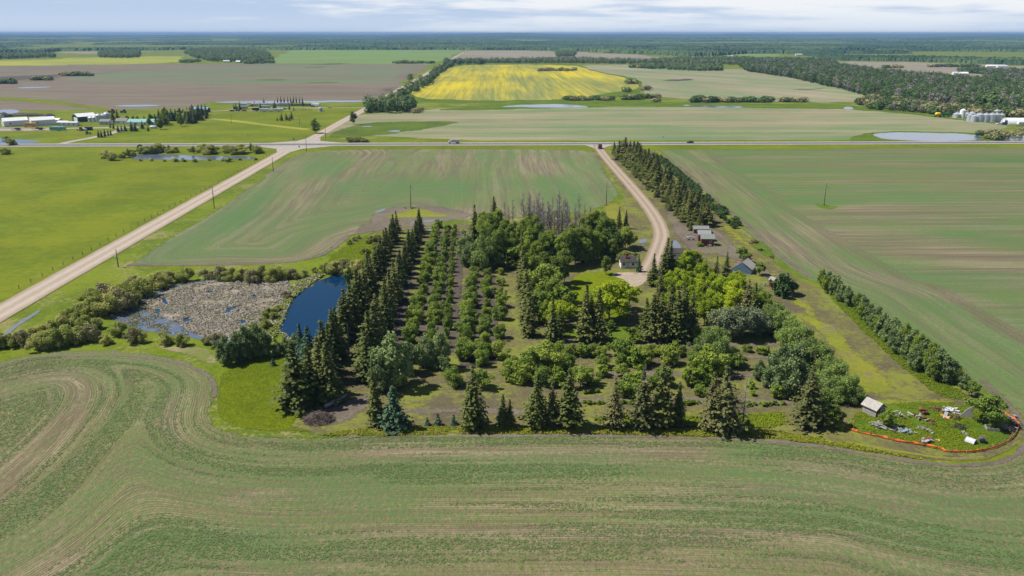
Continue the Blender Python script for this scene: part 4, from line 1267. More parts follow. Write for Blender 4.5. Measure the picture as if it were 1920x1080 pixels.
for px, py, top in [(695, 456, 442), (706, 455, 438), (718, 452, 440), (682, 476, 464), (690, 474, 466), (664, 452, 444), (672, 448, 440), (655, 458, 449), (703, 466, 455)]:
    gb.append(plant('willow', px, py, hgt(py, top), None, 'bushes on the bright grass behind the pond', 'shrub'))
rank(gb, 'small bush on the bright grass behind the pond, {} from the pond bank row', near(744, 438))
bm = []
for px, py, top in [(668, 556, 520), (660, 590, 548), (655, 540, 500), (690, 505, 470)]:
    bm.append(plant('aspen', px, py, hgt(py, top), None, 'aspens on the pond bank'))
rank(bm, 'aspen leaning over the pond water in front of spruces, {} from the marsh', near(500, 560))
# aspen grove and dead trunks
ag = []
for px, py, top, k in [(872, 478, 428, 'poplar'), (882, 492, 440, 'poplar'), (896, 498, 450, 'poplar'), (876, 500, 462, 'poplar'), (905, 502, 445, 'aspen'), (918, 470, 400, 'aspen'), (934, 465, 388, 'aspen'), (910, 455, 392, 'aspen'), (948, 478, 412, 'aspen'), (962, 485, 420, 'aspen'), (940, 498, 448, 'aspen'), (925, 498, 455, 'willow'),
                       (915, 478, 440, 'lime'), (955, 505, 464, 'limebush'), (975, 480, 410, 'aspen'), (990, 478, 408, 'aspen'), (1000, 490, 425, 'aspen'), (985, 505, 440, 'aspen'), (1005, 512, 450, 'aspen'), (1020, 505, 435, 'aspen'), (1035, 500, 430, 'aspen'), (1050, 505, 440, 'aspen'), (1064, 500, 425, 'aspen'), (1078, 495, 422, 'aspen'),
                       (1090, 490, 425, 'aspen'), (1022, 535, 470, 'aspen'), (1040, 540, 478, 'aspen'), (1058, 530, 465, 'aspen'), (1020, 570, 500, 'orchtree'), (1035, 585, 520, 'aspen'), (1010, 560, 500, 'aspen'), (1050, 590, 535, 'limebush'), (1100, 470, 400, 'aspen'), (1112, 462, 390, 'aspen'), (1125, 470, 395, 'aspen'),
                       (1138, 476, 408, 'aspen'), (1130, 486, 440, 'aspen'), (1118, 488, 432, 'aspen'), (1155, 482, 435, 'aspen'), (1148, 488, 445, 'aspen'), (1172, 468, 428, 'orchtree'), (1180, 464, 434, 'orchtree'), (1136, 515, 478, 'aspen'), (1106, 500, 462, 'aspen'), (1170, 492, 470, 'willow'), (1180, 490, 472, 'willow'),
                       (1062, 600, 545, 'aspen'), (1050, 615, 560, 'lime'), (1010, 600, 545, 'orchtree'), (1022, 610, 560, 'aspen')]:
    ag.append(plant(k, px, py, hgt(py, top), None, 'trees of the grove between orchard and cabin', wf=(1.15 if px < 1012 else 1.08) if k == 'aspen' else 1.05))
for i in range(34):
    px, py = (rnd.uniform(905, 1010), rnd.uniform(455, 505)) if i < 20 else (rnd.uniform(1005, 1145), rnd.uniform(470, 500))
    ag.append(plant('aspen' if rnd.random() < .8 else 'feather', px, py, rnd.uniform(8.5, 13.5), None, 'trees of the grove between orchard and cabin', wf=rnd.uniform(.75, 1.0)))
rank(ag, 'leafy tree of the grove left of the white cabin, {} from the cabin door', near(1176, 508))
dd = []
for i in range(46):
    px, py = 975 + 114 * rnd.random(), 420 + 30 * rnd.random()
    x_, y_ = at(px, py)
    o = link('dead_tree', rnd.choice(DEAD), None, (x_, y_, .05), rnd.uniform(0, 6), rnd.uniform(.65, 1.45))
    dd.append(tag(o, None, 'tree', 'bare grey trunks behind the grove'))
for px, py, s in [(948, 420, .9), (955, 424, .8), (962, 420, .95), (1096, 425, .9), (1105, 430, .9), (1108, 420, .7)]:
    x_, y_ = at(px, py)
    dd.append(tag(link('dead_tree', rnd.choice(DEAD), None, (x_, y_, .05), 1, s), None, 'tree', 'bare grey trunks behind the grove'))
rank(dd, 'bare grey dead trunk behind the aspen grove, {} from the power pole at its right', near(1136, 386))
for px, py, h_, lab in [(1206, 790, 11.5, 'dead grey spruce top rising through the bare topped spruce'), (1392, 806, 11, 'dead grey spruce standing at the right of the big front clump'), (1775, 718, 5.2, 'small dead grey spruce in the hedge of the right field'), (655, 668, 8, 'dead grey spruce in the pond bank row')]:
    x_, y_ = at(px, py)
    tag(link('dead_spruce', rnd.choice(DEADTOP), None, (x_, y_, .05), rnd.uniform(0, 6), h_ / 9), lab, 'tree', 'dead spruces')
# lime maples of the yard
lm = []
for px, py, top in [(1142, 606, 522), (1162, 598, 520), (1168, 580, 530), (1282, 520, 470), (1300, 515, 470), (1318, 530, 490), (1270, 540, 500), (1290, 555, 510), (1312, 565, 515), (1335, 560, 508), (1352, 575, 520), (1370, 590, 528), (1340, 605, 555), (1320, 610, 560), (1360, 612, 565),
                    (1385, 570, 520), (1250, 560, 515), (1305, 590, 545), (1425, 600, 550), (1380, 545, 505), (1255, 590, 545), (1404, 585, 545), (1330, 590, 540)]:
    lm.append(plant('lime', px, py, hgt(py, top), None, 'bright lime maples round the yard', wf=.95))
rank(lm, 'bright lime green maple of the yard, {} from the dirt turnaround', near(1195, 526))
ft = []
for px, py, top, k in [(1416, 585, 535, 'feather'), (1436, 600, 548, 'feather'), (1452, 615, 562, 'feather'), (1440, 625, 575, 'feather'), (1468, 632, 580, 'feather'), (1484, 650, 590, 'feather'), (1500, 668, 610, 'feather'), (1516, 690, 628, 'feather'), (1535, 705, 645, 'feather'), (1552, 722, 662, 'feather'), (1572, 740, 680, 'feather'),
                       (1590, 752, 700, 'feather'), (1548, 745, 690, 'feather'), (1566, 754, 705, 'feather'), (1325, 680, 618, 'feather'), (1350, 684, 628, 'feather'), (1338, 668, 610, 'feather'), (1372, 686, 650, 'feather'), (1305, 672, 632, 'feather'), (1600, 756, 720, 'feather'), (1520, 700, 650, 'feather'), (1500, 690, 640, 'feather')]:
    ft.append(plant(k, px, py, hgt(py, top), None, 'feathery olive trees at the right border of the yard', wf=1.05))
rank(ft, 'feathery olive green tree at the right yard border, {} from the collapsed barn', near(1395, 512))
sl = []
for px, py, top in [(1352, 632, 575), (1370, 636, 574), (1392, 634, 572), (1412, 628, 576), (1384, 628, 580), (1425, 632, 590)]:
    sl.append(plant('silver', px, py, hgt(py, top), None, 'silvery grey willows below the lime maples'))
rank(sl, 'silvery grey willow tree below the lime maples, {} from the front clump', near(1362, 810))
pr = []
for px, py, top in [(1478, 742, 648), (1466, 720, 640), (1494, 700, 638), (1442, 724, 672), (1425, 712, 672), (1488, 740, 690), (1455, 700, 650)]:
    pr.append(plant('poplar', px, py, hgt(py, top), None, 'silvery poplars beside the dying spruce', wf=1.0))
rank(pr, 'silvery poplar behind the dying brown spruce, {} from the grey plank shed', near(1637, 782))
for px, py, top, k, lab, wf in [(1545, 800, 752, 'aspen', 'dark round bush at the right foot of the dying brown spruce', 1.9), (1565, 796, 760, 'aspen', 'dark bush next to the end of the orange netting', 1.7), (1466, 554, 513, 'hedge', 'dark round tree standing alone in the weeds by the outhouse', .95), (1482, 552, 526, 'orchtree', 'small leaning tree right of the dark round tree by the outhouse', .9),
                                (1391, 492, 464, 'orchtree', 'round green bush behind the collapsed barn with rusty iron beside it', 1.0), (1424, 516, 492, 'orchtree', 'small bush at the right wall of the collapsed barn', .9), (1312, 462, 454, 'orchard', 'low bush at the corner of the nearer red shed', 1.4),
                                (1846, 796, 744, 'orchtree', 'big round leafy bush in the scrap yard', 1.25), (1866, 802, 778, 'orchard', 'small leafy bush at the right of the big round bush', 1.0), (1664, 802, 772, 'orchtree', 'leafy bush beside the grey plank shed', 1.1), (1821, 742, 716, 'orchtree', 'round bush at the near end of the field hedge', 1.1),
                                (1379, 816, 786, 'poplar', 'low leafy bush at the foot of the big front clump', 1.0), (1402, 812, 788, 'aspen', 'dark low bush right of the big front clump', 1.6), (1658, 778, 770, 'orchard', 'low shrub growing by the roof corner of the plank shed', 1.2),
                                (1574, 806, 794, 'orchard', 'low shrub at the left end of the orange netting', 1.2), (592, 250, 222, 'aspen', 'round dark tree alone beside the gravel road beyond the highway', 1.5), (663, 233, 208, 'aspen', 'grey green tree at the right of the gravel road beyond the highway', 1.2),
                                (386, 149, 136, 'aspen', 'unused', 1)][:-1]:
    plant(k, px, py, hgt(py, top), lab, None, 'bush' if 'bush' in lab or 'shrub' in lab else 'tree', wf=wf)
# hedge between the lane and the right field
hr = []
for i, (px, py, top) in enumerate([(1538, 536, 502), (1552, 545, 506), (1564, 552, 512), (1546, 550, 515), (1576, 566, 528), (1590, 574, 536), (1604, 588, 548), (1618, 594, 552), (1630, 610, 566), (1612, 600, 566), (1644, 622, 572), (1655, 634, 585), (1640, 630, 590), (1668, 645, 592), (1680, 652, 598), (1694, 662, 606), (1682, 664, 620), (1706, 674, 614),
                                   (1718, 684, 622), (1730, 690, 630), (1715, 694, 645), (1742, 704, 640), (1752, 708, 650), (1764, 714, 652), (1748, 716, 668), (1776, 718, 664), (1788, 720, 676), (1796, 724, 690), (1806, 730, 698), (1660, 642, 610), (1700, 676, 640)]):
    hr.append(plant('poplar' if i % 3 else 'aspen', px, py, hgt(py, top), None, 'poplars of the hedge along the right field', wf=.9))
rank(hr, 'poplar of the hedge between dirt track and right field, {} from its far end', near(1530, 530))
# ------------------------------------------------------------------ buildings
M['white'] = plain('white_siding', (.72, .72, .70), .6, .06, 1.2)
M['whitemetal'] = plain('white_metal_roof', (.78, .79, .80), .4, .05, .6, .4)
M['greymetal'] = plain('galvanised_steel', (.46, .49, .52), .42, .12, 1.0, .5, metal=.35)
M['palegrey'] = plain('pale_grey_siding', (.48, .50, .53), .6, .08, 1)
M['darkshingle'] = plain('dark_shingles', (.060, .050, .046), .85, .3, 2.5)
M['greyshingle'] = plain('grey_shingles', (.21, .21, .20), .85, .2, 2.5)
M['greenshingle'] = plain('green_grey_shingles', (.205, .235, .205), .85, .2, 2.5)
M['greenroof'] = plain('green_metal_roof', (.20, .42, .36), .45, .08, .7, .4)
M['darkgreen'] = plain('dark_green_siding', (.03, .085, .065), .6, .12, 1)
M['red'] = plain('faded_red_boards', (.15, .045, .036), .85, .3, 2.5, stain=(.12, .06, .05))
M['greywood'] = plain('weathered_boards', (.30, .28, .26), .9, .25, 3.0, stain=(.16, .14, .125))
M['palewood'] = plain('bleached_boards', (.37, .35, .32), .9, .2, 3.0, stain=(.30, .27, .25))
M['darkwood'] = plain('dark_boards', (.095, .080, .07), .9, .25, 3)
M['rust'] = plain('rusty_iron', (.20, .075, .035), .85, .35, 3.0, stain=(.10, .045, .03))
M['roofgrey'] = plain('pale_grey_shingles', (.27, .27, .265), .85, .15, 3)
M['brick'] = plain('red_brick', (.34, .10, .06), .9, .2, 6)
M['glass'] = plain('window_glass', (.04, .05, .065), .12, .1, 1, .6)
M['tyre'] = plain('rubber', (.025, .025, .025), .8, .2, 4)
M['orange'] = plain('orange_netting', (.72, .15, .035), .6, .15, 1.5)
M['blue'] = plain('blue_paint', (.03, .09, .30), .35, .1, 2, .5)
M['darkpaint'] = plain('dark_paint', (.022, .026, .04), .3, .1, 2, .5)
M['yellow'] = plain('yellow_paint', (.80, .56, .02), .4, .08, 2, .4)
M['green'] = plain('green_paint', (.02, .22, .04), .4, .1, 2, .4)
M['busorange'] = plain('orange_paint', (.70, .32, .06), .45, .08, 1, .4)
M['redpaint'] = plain('red_paint', (.45, .02, .02), .4, .1, 2, .4)
M['teal'] = plain('teal_paint', (.16, .38, .46), .5, .1, 1)
M['dullblue'] = plain('dull_blue', (.17, .25, .30), .6, .15, 2)
M['tan'] = plain('tan_shingles', (.27, .165, .095), .9, .3, 3, stain=(.16, .10, .065))
M['bluegable'] = plain('blue_grey_boards', (.10, .17, .24), .85, .2, 2)
M['pole'] = plain('pole_wood', (.17, .125, .095), .9, .25, 4)
M['ceramic'] = plain('white_ceramic', (.34, .34, .33), .3, .05, 5, .5)
M['twig'] = plain('grey_brush', (.16, .125, .105), .95, .35, 5)
M['rubble'] = plain('earth_heap', (.075, .062, .052), .95, .25, .8)
M['fencewire'] = plain('fence_wire', (.4, .4, .4), .5, .1, 5)


def house(name, label, cat, px, py, w, l, h, rise, wall, roof, rz=0.0, door=None, windows=(), chimney=False, over=.35, group=None, big_door=False, z=.05):
    """gabled building: ridge along its local y, gable wall of width w at the front (local -y)"""
    x, y = at(px, py)
    o = empty(name, (x, y, z), rz)
    tag(o, label, cat, group)
    wb = MB()
    wb.prism([(-w / 2, 0), (w / 2, 0), (w / 2, h), (0, h + rise), (-w / 2, h)], -l / 2, l / 2, 'y')
    wb.build('wall', wall, o)
    rb = MB()
    t = .14
    s = rise / (w / 2)
    ex = w / 2 + over
    for sg in (-1, 1):
        rb.prism([(0, h + rise + .02), (sg * ex, h - over * s + .02), (sg * ex, h - over * s + t), (0, h + rise + t + .02)], -l / 2 - over, l / 2 + over, 'y')
    r_ = rb.build('roof', roof, o)
    if chimney:
        MB().box((-w * .18, l * .2 - .3, h + rise + .35), (.5, .5, 1.5)).build('chimney', M['brick'], r_)
    if door:
        dw, dh = (w * .55, h * .85) if big_door else (.95, 2.05)
        MB().box((door[0], -l / 2 - .03, dh / 2), (dw, .08, dh), 0).build('door', door[1], o)
    for (side, u, zz, ww, hh) in windows:
        c, d = {'f': ((u, -l / 2 - .02, zz), (ww, .08, hh)), 'l': ((-w / 2 - .02, u, zz), (.08, ww, hh)), 'r': ((w / 2 + .02, u, zz), (.08, ww, hh))}[side]
        MB().box(c, (d[0] * 1.0 + (.16 if side == 'f' else 0), d[1] + (.16 if side != 'f' else 0), d[2] + .16)).build('window', M['white'] if wall is not M['white'] else M['palegrey'], o)
        k = o.children[-1] if o.children else None
        wn = [q for q in C.objects if q.parent is o and q.name.startswith('window')][-1] if k is None else k
        MB().box(c, tuple(v + (.03 if v < .1 else 0) for v in d)).build('pane', M['glass'], wn)
    return o


# cabin of the yard: the long wall faces the turnaround
house('cabin', 'white cabin with dark shingled roof and a red brick chimney', 'cabin', 1176, 500, 3.8, 4.5, 2.1, 1.2, M['white'], M['darkshingle'], R(90), windows=[('l', -1.5, 1.3, .7, .7), ('l', 1.4, 1.3, .8, .7), ('f', 0, 1.3, .7, .8)], chimney=True)
cabin = C.objects['cabin']
MB().box((-1.93, .15, 1.02), (.09, .9, 2.0)).build('door', M['palegrey'], cabin)
house('shed', 'pale roofed red shed standing behind the nearer red shed', 'shed', 1319, 451, 3.2, 4.0, 2.6, 1.0, M['red'], M['roofgrey'], R(84), windows=[('l', .6, 1.5, .6, .6)], door=(.3, M['darkwood']))
house('shed', 'nearer red shed with a green grey shingled roof', 'shed', 1325, 459, 3.4, 4.2, 2.6, 1.1, M['red'], M['greenshingle'], R(84), windows=[('l', -1.0, 1.5, .7, .7), ('f', .8, 1.5, .6, .6)], door=(-.6, M['darkwood']))
house('shed', 'low old shed with a sagging grey roof, farthest of the three by the spruce block', 'shed', 1313, 436, 3.6, 5.2, 1.7, .7, M['darkwood'], M['greyshingle'], R(86), door=(.2, M['greywood']))
house('shed', 'dark roofed shed half hidden behind the pair of spruces at the lane bend', 'shed', 1268, 484, 3.6, 4.4, 2.2, 1.0, M['palegrey'], M['darkshingle'], R(80), door=(0, M['white']), windows=[('l', .5, 1.3, .7, .6)])
house('outhouse', 'small leaning grey and red outhouse beside the dark round tree', 'outhouse', 1449, 538, 1.7, 1.7, 2.1, .7, M['red'], M['greywood'], R(25), door=(0, M['greywood']), over=.2)
# plank shed at the scrap yard
house('shed', 'small grey plank shed with bleached wooden roof at the edge of the scrap yard', 'shed', 1637, 776, 2.6, 3.0, 1.75, .95, M['greywood'], M['palewood'], R(28), windows=[('f', .35, 1.05, .6, .6)], door=(-.7, M['darkwood']), over=.3)

# collapsed barn
x, y = at(1394, 508)
bo = tag(empty('barn', (x, y, .05), R(-30)), 'collapsed old barn with a fallen orange brown roof and a pale grey roof half', 'barn')
MB().prism([(-3.2, 0), (3.0, 0), (3.1, 1.5), (.3, 3.6), (-3.0, 1.2)], -3.0, -2.85, 'y').build('gable', M['bluegable'], bo)
mb = MB()
mb.box((2.9, 0, .8), (.2, 5.6, 1.6), ry=R(8)).box((-3.1, .2, .5), (.2, 5.2, 1.0), ry=R(-22)).box((0, 2.8, 1.0), (5.6, .16, 2.0), rx=R(-10))
mb.build('wall', M['greywood'], bo)
mb = MB()
for k in range(9):
    mb.box((1.75 + .02 * (k % 2), -2.95 + k * .74, 2.55 - .09 * k * .3), (3.7, .70, .09), ry=R(34 + 1.5 * math.sin(k * 2)))
mb.build('roof', M['palewood'], bo)
mb = MB()
for k in range(8):
    mb.box((-2.2 - .05 * (k % 3), -2.2 + k * .70, 1.45 + .14 * math.sin(k)), (3.4, .66, .10), ry=R(-28 - 4 * math.sin(k * 1.7)), rz=R(3 * math.sin(k * 3)))
for k in range(10):
    mb.box((-3.5 + rnd.uniform(-.7, .8), rnd.uniform(-2.6, 2.8), .5 + rnd.random() * .5), (2.2, .16, .07), rz=rnd.uniform(-.8, .8), ry=R(-20))
mb.build('roof', M['tan'], bo)
mb = MB()
for k in range(6):
    mb.box((-1.2 + rnd.uniform(-.5, .9), -2.6 + k * .95, 2.4), (.09, .09, 3.0), ry=R(40 + rnd.uniform(-8, 8)))
mb.build('rafter', M['greywood'], bo)

# ---- power poles
def pole(px, py, top, label, rz=0.0, trans=False, simple=False, lean=0.0, world=None):
    x, y = world or at(px, py)
    h = hgt(py, top)
    o = tag(empty('power_pole', (x, y, 0), rz), label, 'power pole', 'wooden power poles')
    o.rotation_euler = (0, lean, rz)
    MB().tube([(0, 0, -.2), (0, 0, h * .5), (0, 0, h)], [.17, .15, .11], 8).build('post', M['pole'], o, smooth=True)
    if not simple:
        MB().box((0, .12, h - 1.2), (.12, .10, .14)).box((.75, .12, h - 1.9), (1.9, .09, .11), ry=R(48)).build('crossarm', M['palewood'], o)
        for q in ((1.35, .12, h - 2.9), (.1, .12, h + .15), (0, .25, h - .8)):
            MB().lathe([(.05, 0), (.09, .08), (.06, .16), (.09, .24), (.04, .34)], 8, q).build('insulator', M['ceramic'], o)
        MB().box((-.45, .1, h - 4.2), (1.0, .08, .1), ry=R(-35)).build('brace', M['palewood'], o)
    if trans:
        MB().lathe([(.25, 0), (.27, .05), (.27, .85), (.2, .95)], 12, (-.36, 0, h - 3.0)).build('transformer', M['greymetal'], o, smooth=True)
    return o, Vector((x, y, h))


P1, t1 = pole(402, 390.5, 345, 'tall wooden power pole beside the gravel road in the middle of its length', R(170))
P2, t2 = pole(770.5, 389.5, 344, 'wooden power pole on the weedy island in the middle field', R(0))
P3, t3 = pole(1136.5, 386, 340, 'reddish wooden power pole between the middle field and the yellow weeds', R(0))
P4, t4 = pole(1545, 385.5, 341, 'wooden power pole standing alone in the right field', R(0))
P5, t5 = pole(222, 501, 467, 'shorter power pole with a transformer at the marsh end of the gravel road', R(60), trans=True, simple=True)
P6, t6 = pole(512.5, 322, 294, 'plain power pole by the gravel road close to the highway junction', R(60), simple=True)
P7, t7 = pole(575, 284, 254, 'plain power pole right at the highway junction', R(60), simple=True)
P8, t8 = pole(434, 232.5, 215, 'plain power pole in the pasture below the campground', R(60), simple=True)
P9, t9 = pole(562, 233, 218, 'plain power pole in the pasture near the round dark tree', R(60), simple=True)
P10, t10 = pole(611, 262, 236, 'plain power pole beside the gravel road beyond the highway', R(60), simple=True)
for (a, b, lab) in ((t1, Vector((t1.x - 150, t1.y, t1.z)), 'upper wire over the left pasture'), (t1, t2, 'wire across the middle field'), (t2, t3, 'wire above the dead trunks'), (t3, t4, 'wire over the spruce block'), (t4, Vector((t4.x + 160, t4.y, t4.z)), 'wire over the right field')):
    for dz in (-.4, -2.6):
        pts = [a.lerp(b, k / 10) + Vector((0, 0, dz - 1.4 * (1 - (2 * k / 10 - 1) ** 2))) for k in range(11)]
        w_ = MB().tube(pts, .022, 4).build('power_line', M['fencewire'])
        tag(w_, ('high ' if dz > -1 else 'lower ') + lab + ' running from pole to pole', 'power line', 'wires between the poles')

# ---- vehicles
def wheel(parent, x, y, r, w=.24):
    o = MB().tube([(x - w / 2, y, r), (x + w / 2, y, r)], r, 14).build('wheel', M['tyre'], parent)
    MB().tube([(x - w / 2 - .02, y, r), (x + w / 2 + .02, y, r)], r * .55, 10).build('rim', M['greymetal'], o)
    return o


def car(px, py, rz, label, paint, cat='car', name='parked_car', world=None, z=.17, l=4.5, h=1.45, group=None):
    x, y = world or at(px, py)
    o = tag(empty(name, (x, y, z), rz), label, cat, group)
    a = l / 2
    MB().prism([(-a, .35), (-a, .85), (-a * .72, .98), (a * .45, .98), (a * .95, .82), (a, .4), (a * .9, .28), (-a * .9, .28)], -.87, .87, 'x').build('body', paint, o, bevel=.06)
    MB().prism([(-a * .74, .95), (-a * .50, h), (a * .12, h), (a * .46, .95)], -.74, .74, 'x').build('cabin', M['glass'], o, bevel=.05)
    MB().prism([(-a * .50, h - .01), (-a * .47, h + .05), (a * .09, h + .05), (a * .12, h - .01)], -.72, .72, 'x').build('roof', paint, o)
    for sx in (-1, 1):
        for yy in (-a * .62, a * .62):
            wheel(o, sx * .78, yy, .33)
        MB().box((sx * .6, a * .985, .68), (.34, .08, .16)).build('headlight', M['ceramic'], o)
        MB().box((sx * .66, -a * .995, .74), (.30, .06, .15)).build('tail_light', M['redpaint'], o)
    return o


car(1294, 268.6, R(90), 'black car driving on the highway right of the spruce block', M['darkpaint'], 'car', 'car')
# grain truck
x, y = at(851, 269.5)
o = tag(empty('grain_truck', (x, y, .17), R(90)), 'white grain truck with a grey box driving on the highway', 'truck')
MB().prism([(1.4, .7), (1.4, 2.5), (2.2, 2.55), (2.6, 1.75), (3.5, 1.6), (3.6, .7)], -1.05, 1.05, 'x').build('cab', M['white'], o, bevel=.06)
MB().prism([(2.17, 1.78), (2.2, 2.4), (2.3, 2.4), (2.58, 1.8)], -.95, .95, 'x').build('windshield', M['glass'], o)
MB().prism([(-3.6, 1.1), (-3.8, 2.7), (1.2, 2.7), (1.2, 1.1)], -1.2, 1.2, 'x').build('box', M['greymetal'], o, bevel=.03)
MB().box((0, -.3, .85), (.9, 6.6, .3)).build('chassis', M['darkpaint'], o)
for sx in (-1, 1):
    for yy in (2.7, -1.9, -3.0):
        wheel(o, sx * .98, yy, .5, .3)
# dark truck turning out of the lane
x, y = at(1125, 279)
o = tag(empty('tow_truck', (x, y, .2), R(-12)), 'dark blue truck with a red load turning off the lane at the highway', 'truck')
MB().prism([(-3.4, .75), (-3.4, 1.15), (.4, 1.15), (.4, .75)], -1.15, 1.15, 'x').build('deck', M['darkpaint'], o, bevel=.03)
MB().prism([(.5, .7), (.5, 2.6), (1.5, 2.65), (1.9, 1.8), (2.9, 1.6), (3.0, .7)], -1.1, 1.1, 'x').build('cab', M['blue'], o, bevel=.06)
MB().prism([(1.46, 1.85), (1.5, 2.5), (1.6, 2.5), (1.88, 1.85)], -.95, .95, 'x').build('windshield', M['glass'], o)
MB().box((0, -1.3, 1.95), (1.7, 2.8, 1.0)).box((0, -1.4, 2.7), (1.4, 1.4, .6)).build('load', M['rust'], o, bevel=.1)
for sx in (-1, 1):
    for yy in (2.1, -1.6, -2.7):
        wheel(o, sx * .95, yy, .5, .3)


def trailer(px, py, l, label, body=None, stripe=None, rz=R(90), group='trailers and motorhomes of the campground', h=2.4, cab=False, name='camper_trailer', cat='camper'):
    x, y = at(px, py)
    o = tag(empty(name, (x, y, .12), rz), label, cat, group)
    a = l / 2
    MB().prism([(-a, .55), (-a, h + .35), (-a + .25, h + .55), (a - .4, h + .55), (a, h - .2), (a, 1.2), (a - .45, .55)], -1.2, 1.2, 'x').build('body', body or M['white'], o, bevel=.08)
    for yy in (-a * .5, a * .15, a * .6):
        MB().box((-1.21, yy, 1.75), (.06, .9, .55)).build('window', M['glass'], o)
        MB().box((1.21, yy, 1.75), (.06, .9, .55)).build('window', M['glass'], o)
    MB().box((1.22, -a * .18, 1.45), (.06, .65, 1.75)).build('door', M['palegrey'], o)
    if stripe:
        MB().box((0, 0, 1.1), (2.44, l * .94, .22)).build('stripe', stripe, o)
    for sx in (-1, 1):
        wheel(o, sx * 1.0, -a * .2, .36)
        wheel(o, sx * 1.0, -a * .2 + .85, .36)
    if cab:
        MB().box((0, a + .05, 1.9), (1.9, .06, .8)).build('windshield', M['glass'], o)
    else:
        MB().tube([(-.6, a - .4, .55), (0, a + .9, .5)], .05, 5).tube([(.6, a - .4, .55), (0, a + .9, .5)], .05, 5).build('hitch', M['darkpaint'], o)
    return o


for px, py, l, lab, kw in [(457, 199.4, 6.5, 'white camper at the left end of the far camp row', {}), (479, 199.2, 9, 'large white camper with a small red car at its left', dict(stripe=M['darkpaint'])), (494, 199.2, 7.5, 'white camper between the large camper and the pair in the far row', {}),
                           (508, 199, 8, 'white camper, left one of a touching pair in the far row', {}), (519, 199, 9, 'white camper, right one of a touching pair in the far row', dict(stripe=M['blue'])), (533.5, 199.6, 11, 'long dark motorhome at the right end of the far camp row', dict(body=M['palegrey'], stripe=M['darkpaint'], cab=True, h=2.9)),
                           (592.5, 199, 10, 'white camper standing apart beside the pond with a dark pickup', dict(stripe=M['teal'], rz=R(60))), (452, 205, 13, 'long dark grey camper behind slim spruces in the middle row', dict(body=M['palegrey'], stripe=M['darkpaint'])), (498, 204.2, 9, 'pale blue grey camper in the middle of the campground', dict(body=M['palegrey'])),
                           (481, 208.3, 7.5, 'dark grey camper in the near camp row', dict(body=M['darkpaint'])), (495, 209.6, 8.5, 'white camper with rounded front, leftmost white one of the near row', {}), (507, 209.6, 9, 'cream white flat camper in the middle of the near row', dict(h=1.9)), (522, 209.6, 9, 'white camper at the right end of the near row', dict(stripe=M['palegrey']))]:
    trailer(px, py, l, lab, **kw)
for px, py, rz, lab, p, n in [(471, 199.6, R(90), 'small red and white car between two campers of the far row', M['redpaint'], 'parked_car'), (435, 209, R(80), 'dark car at the left end of the camp lane', M['darkpaint'], 'parked_car'), (446, 208.6, R(90), 'small dark car left of the red car on the camp lane', M['blue'], 'parked_car'),
                              (458, 208.8, R(90), 'red car parked in the near camp row', M['redpaint'], 'parked_car'), (533, 206, R(90), 'blue car right of the near camp row', M['blue'], 'parked_car'), (586, 200.5, R(100), 'dark pickup in front of the camper by the pond', M['darkpaint'], 'parked_car'), (618.5, 202.4, R(90), 'white car leaving the campground along the lane', M['white'], 'parked_car')]:
    car(px, py, rz, lab, p, 'car', n, z=.17, group='cars at the campground')
house('hut', 'tiny white hut with a blue roof right of the campground', 'hut', 602, 208.6, 4, 4, 2.6, 1.2, M['white'], M['palegrey'], R(15), door=(0, M['blue']), windows=[('l', 0, 1.5, .8, .8)])
cs = []
for px in (520.5, 527, 533, 540, 545.5, 550.5, 556, 562, 567):
    cs.append(plant('slim', px, 193.8, rnd.uniform(6.5, 8.5), None, 'slim spruces in a row before the camp pond', wf=.6))
rank(cs, 'slim spruce in the row before the camp pond, {} from the left', lambda q: q.location.x)
cs = []
for px, py, h_ in [(439, 206, 6), (443, 206, 7), (450, 206.6, 9), (489, 207.3, 8), (495, 194.5, 6), (513, 208, 7), (516, 206, 9), (542.5, 206.2, 6.5), (568, 199.2, 8), (548, 199, 6), (551, 208, 4), (477, 195, 4)]:
    cs.append(plant('slim', px, py, h_, None, 'spruces between the campers', wf=.9))
rank(cs, 'spruce between the campers, {} from the left', lambda q: q.location.x)
cs = []
for px, py, h_ in [(520, 227, 3.5), (528, 227, 7), (537, 225.5, 6), (540, 226, 4), (543, 227, 5), (547, 224, 7), (525, 226, 3)]:
    cs.append(plant('slim', px, py, h_, None, 'young trees in the pasture below the camp', wf=1.1))
rank(cs, 'young tree in the pasture below the campground, {} from the left', lambda q: q.location.x)
for q, (px, w_) in enumerate([(545, 5), (557.5, 12), (575, 12)]):
    x, y = at(px, 198.2)
    o = MB().box((0, 0, .55), (w_, 1.2, 1.1)).box((w_ * .1, .2, 1.2), (w_ * .7, .8, .5), rz=.03).build('firewood_stack', M['darkwood'], None, (x, y, .1), bevel=.12)
    tag(o, ['short', 'longest', 'right'][q] + ' dark firewood stack between spruces and the pond', 'firewood')
x, y = at(567, 207.2)
o = tag(empty('rail_fence', (x, y, .1)), 'reddish brown rail fence piece beside the near camp lane', 'fence')
for k in range(7):
    MB().box((-9 + 3 * k, 0, .6), (.3, .3, 1.4)).build('post', M['rust'], o)
for k in range(2):
    MB().box((0, .18, .5 + .5 * k), (18.4, .08, .18)).build('rail', M['rust'], o)
house('shop', 'long building with a teal blue roof at the left of the campground', 'building', 379, 210, 7, 13, 2.6, 1.6, M['darkwood'], M['teal'], R(84), windows=[('l', -3, 1.5, 1.2, .8), ('l', 3, 1.5, 1.2, .8)])

